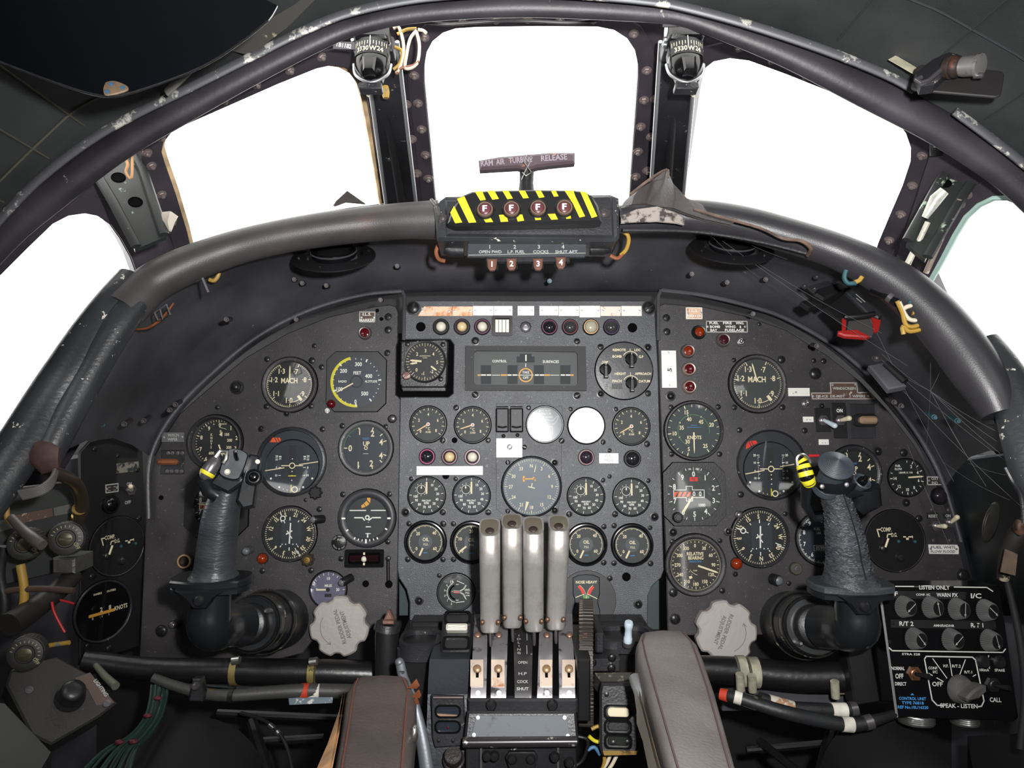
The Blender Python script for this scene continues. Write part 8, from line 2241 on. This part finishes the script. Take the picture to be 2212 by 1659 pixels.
t = T('side_console','plain dark side console below the lighting box','console',loc=W(60,1600,.7))
mb = MB(); a = [W(-120,1500,.72),W(10,1520,.70),W(110,1625,.66),W(60,1710,.61),W(-140,1710,.60)]
mb.add([tuple(v) for v in a] + [(v.x,v.y,v.z - .3) for v in a],[(0,1,2,3,4)] + [(i,(i + 1) % 5,(i + 1) % 5 + 5,i + 5) for i in range(5)]); t.part('top',mb,mat('console_grey_black',(25,25,25),.6,vary=.2))
t = T('screw_terminal','grey-green rod end sticking out below the side panel','rod',loc=W(244,1476,.98)); mb = MB(); mb.tube([W(206,1436,1.035),W(228,1462,1.0),W(250,1482,.98)],[.004,.005,.0055],10); t.part('rod',mb,mat('grey_green_rod',(100,102,88),.5))

# ================================================================== RIGHT SIDE: COMMUNICATIONS CONTROL UNIT
AF = Frame(W(2035,1410,.96),(1,-.05,0),(0,.12,1))
cu = T('radio_control_unit','black radio control unit with white lettering at the lower right','control unit',AF,2035,1410)
mb = MB(); mb.prism(cu.ll([(1907,1272),(2166,1268),(2186,1540),(2178,1549),(1930,1546)]),-90,0,2); cu.part('case',mb,GLOSSBLK)
mb = MB(); mb.prism(cu.ll([(1907,1273),(1912,1272.5),(1935,1545),(1930,1546)]),-.5,.6); cu.part('worn_edge',mb,ALUD)
mb = MB(); mb.prism(cu.ll([(1858,1415),(1915,1408),(1930,1535),(1872,1545)]),-120,-70,4); cu.part('side_bracket',mb,BLACK)
wl = MB()
wl.stroke(cu.ll([(1920,1271.5),(1984,1271)]),2.2,.5); wl.stroke(cu.ll([(2069,1271),(2138,1271),(2150,1279)]),2.2,.5)
wl.stroke(cu.ll([(1923,1401),(1930,1407.5),(2162,1407),(2168,1400)]),2.4,.5)
wl.stroke(cu.ll([(2031,1519),(2018,1519),(2008,1508),(1997,1424),(2001,1418),(2098,1418),(2104,1424),(2116,1508),(2110,1519),(2104,1520)]),2.6,.5)
for s,x,y,h,w in (('LISTEN ONLY',2027,1272.5,8.5,65),('H F',1936,1287,9,24),('CONF. I/C',2002,1288,4.5,30),('WARN PX',2053,1288,8,45),('I/C',2114,1289,10,22),('R/T 2',1963,1350,9,30),('R/T 1',2112,1351,9,26),
      ('NORMAL',1940,1444,7,28),('OFF',1942,1460,10,17),('DIRECT',1944,1476,7,24),('OFF',2021,1475,9,22),('C',2099,1476,9,7),('CONF.',2014,1442,5.5,20),('I/C',2018,1450,5.5,10),('H.F.',2041,1437,6,11),('R/T.2',2063,1437,6,18),('R/T.1',2087,1449,5.5,16),
      ('SPEAK - LISTEN',2063,1519,8.5,78),('CALL',2140,1505,9,24),('100mA',2121,1444,5.5,20),('SPARE',2153,1444,5.5,21),('STRA 328',1969,1414,4.5,38)):
 wl.text(s,*cu.l(x,y),h,.6,width=w)
for i,c in enumerate('FUSE'): wl.text(c,*cu.l(2132,1416 + i * 7.5),5,.6)
wl.text('AMH/RAD/HR',*cu.l(2042,1353),5,.6,width=44)
for a,b in (((2014,1422),(2042,1463)),((2049,1422),(2053,1458)),((2083,1423),(2067,1459)),((2004,1453),(2012,1458)),((2020,1462),(2034,1470)),((2096,1458),(2103,1454))): wl.stroke(cu.ll([a,b]),1.8,.6)
cu.part('lettering',wl,mat('off_white_lettering',(206,206,200),.5))
mb = MB()
for s,y,w in (('CONTROL UNIT',1506,57),('TYPE 76818',1515,46),('REF No.10L/16320',1524,64)): mb.text(s,*cu.l(1967,y),6,.6,width=w)
mb.flat(cu.ll([(1963,1499),(1967,1495),(1971,1499)]),.6)
cu.part('blue_lettering',mb,mat('sky_blue_print',(70,150,215),.5))
mb = MB(); mb.prism(cu.ll(rp4(1919,1281,2092,1297)),0,.4); mb.prism(cu.ll(rp4(1930,1342,2152,1359)),0,.4); cu.part('label_strip',mb,mat('strip_black',(28,28,30),.4))
def comm_knob(x,y,ang,r=19):
 fr = AF
 M = Matrix.Translation(cu.l(x - 8,y) + (0,))
 A = Vector((.40,.02,1)).normalized(); u = Vector((0,1,0)); u = (u - A * u.dot(A)).normalized(); w = u.cross(A)
 M = M @ Matrix((w,u,A)).transposed().to_4x4()
 n = 64
 mb = MB(); lo = [((r * 1.18 + (2.0 if i % 2 else 0)) * math.cos(2 * math.pi * i / n),(r * 1.18 + (2.0 if i % 2 else 0)) * math.sin(2 * math.pi * i / n),0) for i in range(n)]
 hi = [((r * .86 + (1.6 if i % 2 else 0)) * math.cos(2 * math.pi * i / n),(r * .86 + (1.6 if i % 2 else 0)) * math.sin(2 * math.pi * i / n),20) for i in range(n)]
 cap = [(v[0] * .9,v[1] * .9,22) for v in hi]
 mb.loft([lo,hi,cap],M=M); k = cu.part('volume_knob',mb,mat('knob_grey_black',(84,84,84),.5))
 mb = MB(); mb.lathe([(r * .76,22),(r * .76,22.6),(0,22.8)],24,M=M); cu.part('knob_cap',mb,BLACK,parent=k)
 mb = MB(); a = R(ang); d = Vector((math.sin(a),math.cos(a))); q = Vector((d.y,-d.x)); L_ = r * .75
 m = MB(); m.stroke([tuple(d * -L_),tuple(d * L_)],1.5,23.2); m.flat([tuple(d * L_),tuple(d * (L_ - 6) + q * 3),tuple(d * (L_ - 6) - q * 3)],23.2); mb.add(m.v,m.f,M); cu.part('arrow',mb,mat('arrow_white',(200,200,190),.5),parent=k)
for x,y,a in ((1966,1314,235),(2023,1314,-8),(2078,1317,188),(2137,1319,130),(1984,1381,140),(2061,1381,235),(2141,1382,165)): comm_knob(x,y,a)
# speak-listen selector
Msel = Matrix.Translation(cu.l(2066,1484) + (0,)) @ Matrix.Rotation(R(14),4,'Y')
mb = MB(); mb.lathe([(30,0),(30,3),(28,10),(24,18),(18,20),(0,21)],30,M=Msel); sk = cu.part('selector_knob',mb,mat('selector_knob_grey',(84,83,82),.5,bump=.15,vary=.12,vscale=60))
mb = MB(); mb.prism([(-22,-6),(-18,-14),(10,-10),(30,4),(30,16),(20,18),(-4,8)],16,44,4,M=Msel); cu.part('selector_bar',mb,MATS['selector_knob_grey'],parent=sk)
for x,y,m in ((1974,1454,mat('copper_toggle',(120,84,62),.35,metal=.6)),(2137,1474,BLACK)):
 mb = MB(); mb.prism(circ(16,6,*cu.l(x,y)),0,5,1); mb.lathe([(11,5),(11,9),(9,10),(7,7)],18,*cu.l(x,y)); nt_ = cu.part('toggle_nut',mb,m)
 a = cu.l(x,y); mb = MB(); mb.tube([(a[0],a[1],6),(a[0] + 9,a[1] + 1,22),(a[0] + 16,a[1] + 2,32)],[4,5,6],12); cu.part('toggle_lever',mb,BLACK,parent=nt_)
for x,y in ((2119,1427),(2152,1427)):
 mb = MB(); mb.lathe([(14,0),(14,5),(10,9),(8,9),(8,12),(0,12)],20,*cu.l(x,y)); cu.part('fuse_cap',mb,BLACK)
for x,y in ((1918,1287),(1925,1389),(1934,1350),(2110,1350),(2092,1285)):
 mb = MB(); mb.lathe([(4,0),(3.6,1.5),(0,2)],10,*cu.l(x,y)); cu.part('screw',mb,SCREWB)
for x,r_,lab in ((1988,36,''),(2091,28,'')):
 M = Matrix.Translation(cu.l(x,1548) + (-34,)) @ Matrix.Rotation(R(90),4,'X')
 mb = MB(); pr = [(r_,-2)]
 for k_ in range(4): pr += [(r_,k_ * 4),(r_ * 1.04,k_ * 4 + 2)]
 pr += [(r_,18),(r_ * .8,19),(0,19)]
 mb.lathe(pr,32,M=M); cu.part('plug_ring',mb,STEEL)

# right wall clutter
wall = T('sidewall_lamp','dull ribbed black lamp on the right wall','lamp',loc=W(2140,1120,.9))
M = Matrix.Translation(W(2140,1128,.88)) @ Matrix((Vector((.8,.6,0)),Vector((.1,-.13,.98)).normalized(),Vector((-.55,-.8,.2)).normalized())).transposed().to_4x4() @ Matrix.Scale(.88 / F,4)
mb = MB(); mb.lathe([(44,-40),(44,-10),(42,-4),(38,0),(30,2),(26,6),(0,8)],36,M=M); wall.part('body',mb,mat('lamp_grey_brown',(44,43,40),.5,vary=.2))
mb = MB()
for k_ in range(4): mb.lathe([(44,-36 + k_ * 8),(45.5,-33 + k_ * 8),(44,-30 + k_ * 8)],36,M=M)
wall.part('ribs',mb,MATS['lamp_grey_brown'])
wall2 = T('wall_fitting','battered black and orange fitting on the right wall','fitting',loc=W(2190,1200,.86))
p,r = WP(smooth_path([(2230,1130,.85,22),(2196,1160,.86,20),(2176,1200,.87,16),(2166,1250,.88,12)],4)); mb = MB(); mb.tube(p,r,14); wall2.part('body',mb,mat('battered_black',(36,34,32),.5,wear=(150,140,120),wscale=40,wamt=.62))
p,r = WP(smooth_path([(2206,1128,.84,10),(2198,1140,.84,10),(2206,1152,.84,8)],3)); mb = MB(); mb.tube(p,r,10); wall2.part('orange_patch',mb,mat('rust_orange',(76,52,40),.6,vary=.3,vscale=60))
mb = MB(); mb.prism([(-16,-20),(12,-26),(18,20),(-6,30)],-2,2,M=Matrix.Translation(W(2178,1216,.845)) @ Frame((0,0,0),(1,-.3,0),(0,.1,1)).M @ Matrix.Scale(.84 / F,4)); wall2.part('tan_patch',mb,mat('tan_patch',(70,54,38),.6,vary=.3,vscale=60))
t = tubeobj('wall_hose','dark hose running down the right wall','hose',[(2168,1230,.94,6),(2186,1300,.93,7),(2206,1400,.91,8),(2214,1500,.90,8),(2204,1620,.88,8)],MATTE)
t = T('side_console','dark side console below the radio control unit','console',loc=W(2120,1640,.9));
mb = MB(); a = [W(2090,1590,1.06),W(2290,1580,.98),W(2330,1700,.84),W(2110,1720,.92)]
mb.add([tuple(v) for v in a] + [(v.x,v.y,v.z - .3) for v in a],[(0,1,2,3)] + [(i,(i + 1) % 4,(i + 1) % 4 + 4,i + 4) for i in range(4)]); t.part('top',mb,MATTE)
t = T('side_bulkhead','dark angled panel between the right instrument panel and the wall','panel',loc=W(2110,1150,1.05))
mb = MB(); a = [LF.hit(2040,1000,-.02),LF.hit(2120,1330,-.02),W(2260,1330,.90),W(2200,980,.92)]
mb.add([tuple(v) for v in a] + [tuple(v + Vector((.02,.03,0))) for v in a],[(0,1,2,3),(7,6,5,4)] + [(i,(i + 1) % 4,(i + 1) % 4 + 4,i + 4) for i in range(4)]); t.part('panel',mb,mat('teal_black',(30,38,42),.55,bump=.2,wear=(110,126,128),wscale=40,wamt=.7,wsoft=.02))

# cobwebs strung across the right side
cw = MB()
rnd = random.Random(11)
def strand(a,b,sag=6):
 pts = [(a[0] + (b[0] - a[0]) * k / 8,a[1] + (b[1] - a[1]) * k / 8 + sag * math.sin(math.pi * k / 8),a[2] + (b[2] - a[2]) * k / 8) for k in range(9)]
 cw.tube([W(*p) for p in pts],.0002,4)
hub = (2010,845,.90)
for b in ((1895,770,.97),(1905,765,.97),(2200,1010,.82),(2190,950,.82),(2010,740,.95),(2050,750,.93),(2130,1050,.88),(2105,1010,.9),(2210,990,.82),(2000,980,1.0)): strand(hub,b)
for a,b in (((1560,520,.99),(1960,790,.94)),((1610,552,1.0),(1905,720,.96)),((1890,778,.96),(2212,1100,.80)),((1930,800,.95),(2205,1020,.82)),((1880,690,.97),(2060,1040,.95)),((2090,1000,.9),(2212,1030,.8)),((1960,960,1.02),(2060,1200,1.0)),((2040,1000,.98),(2180,1080,.84)),((1500,470,.93),(1640,600,1.04)),((1520,470,.93),(1700,560,1.0))): strand(a,b,rnd.uniform(2,10))
single('cobweb','thin cobweb strands strung across the right glareshield corner','cobweb',cw,mat('cobweb_grey',(96,99,100),.8),W(2010,845,.9),kind='stuff')
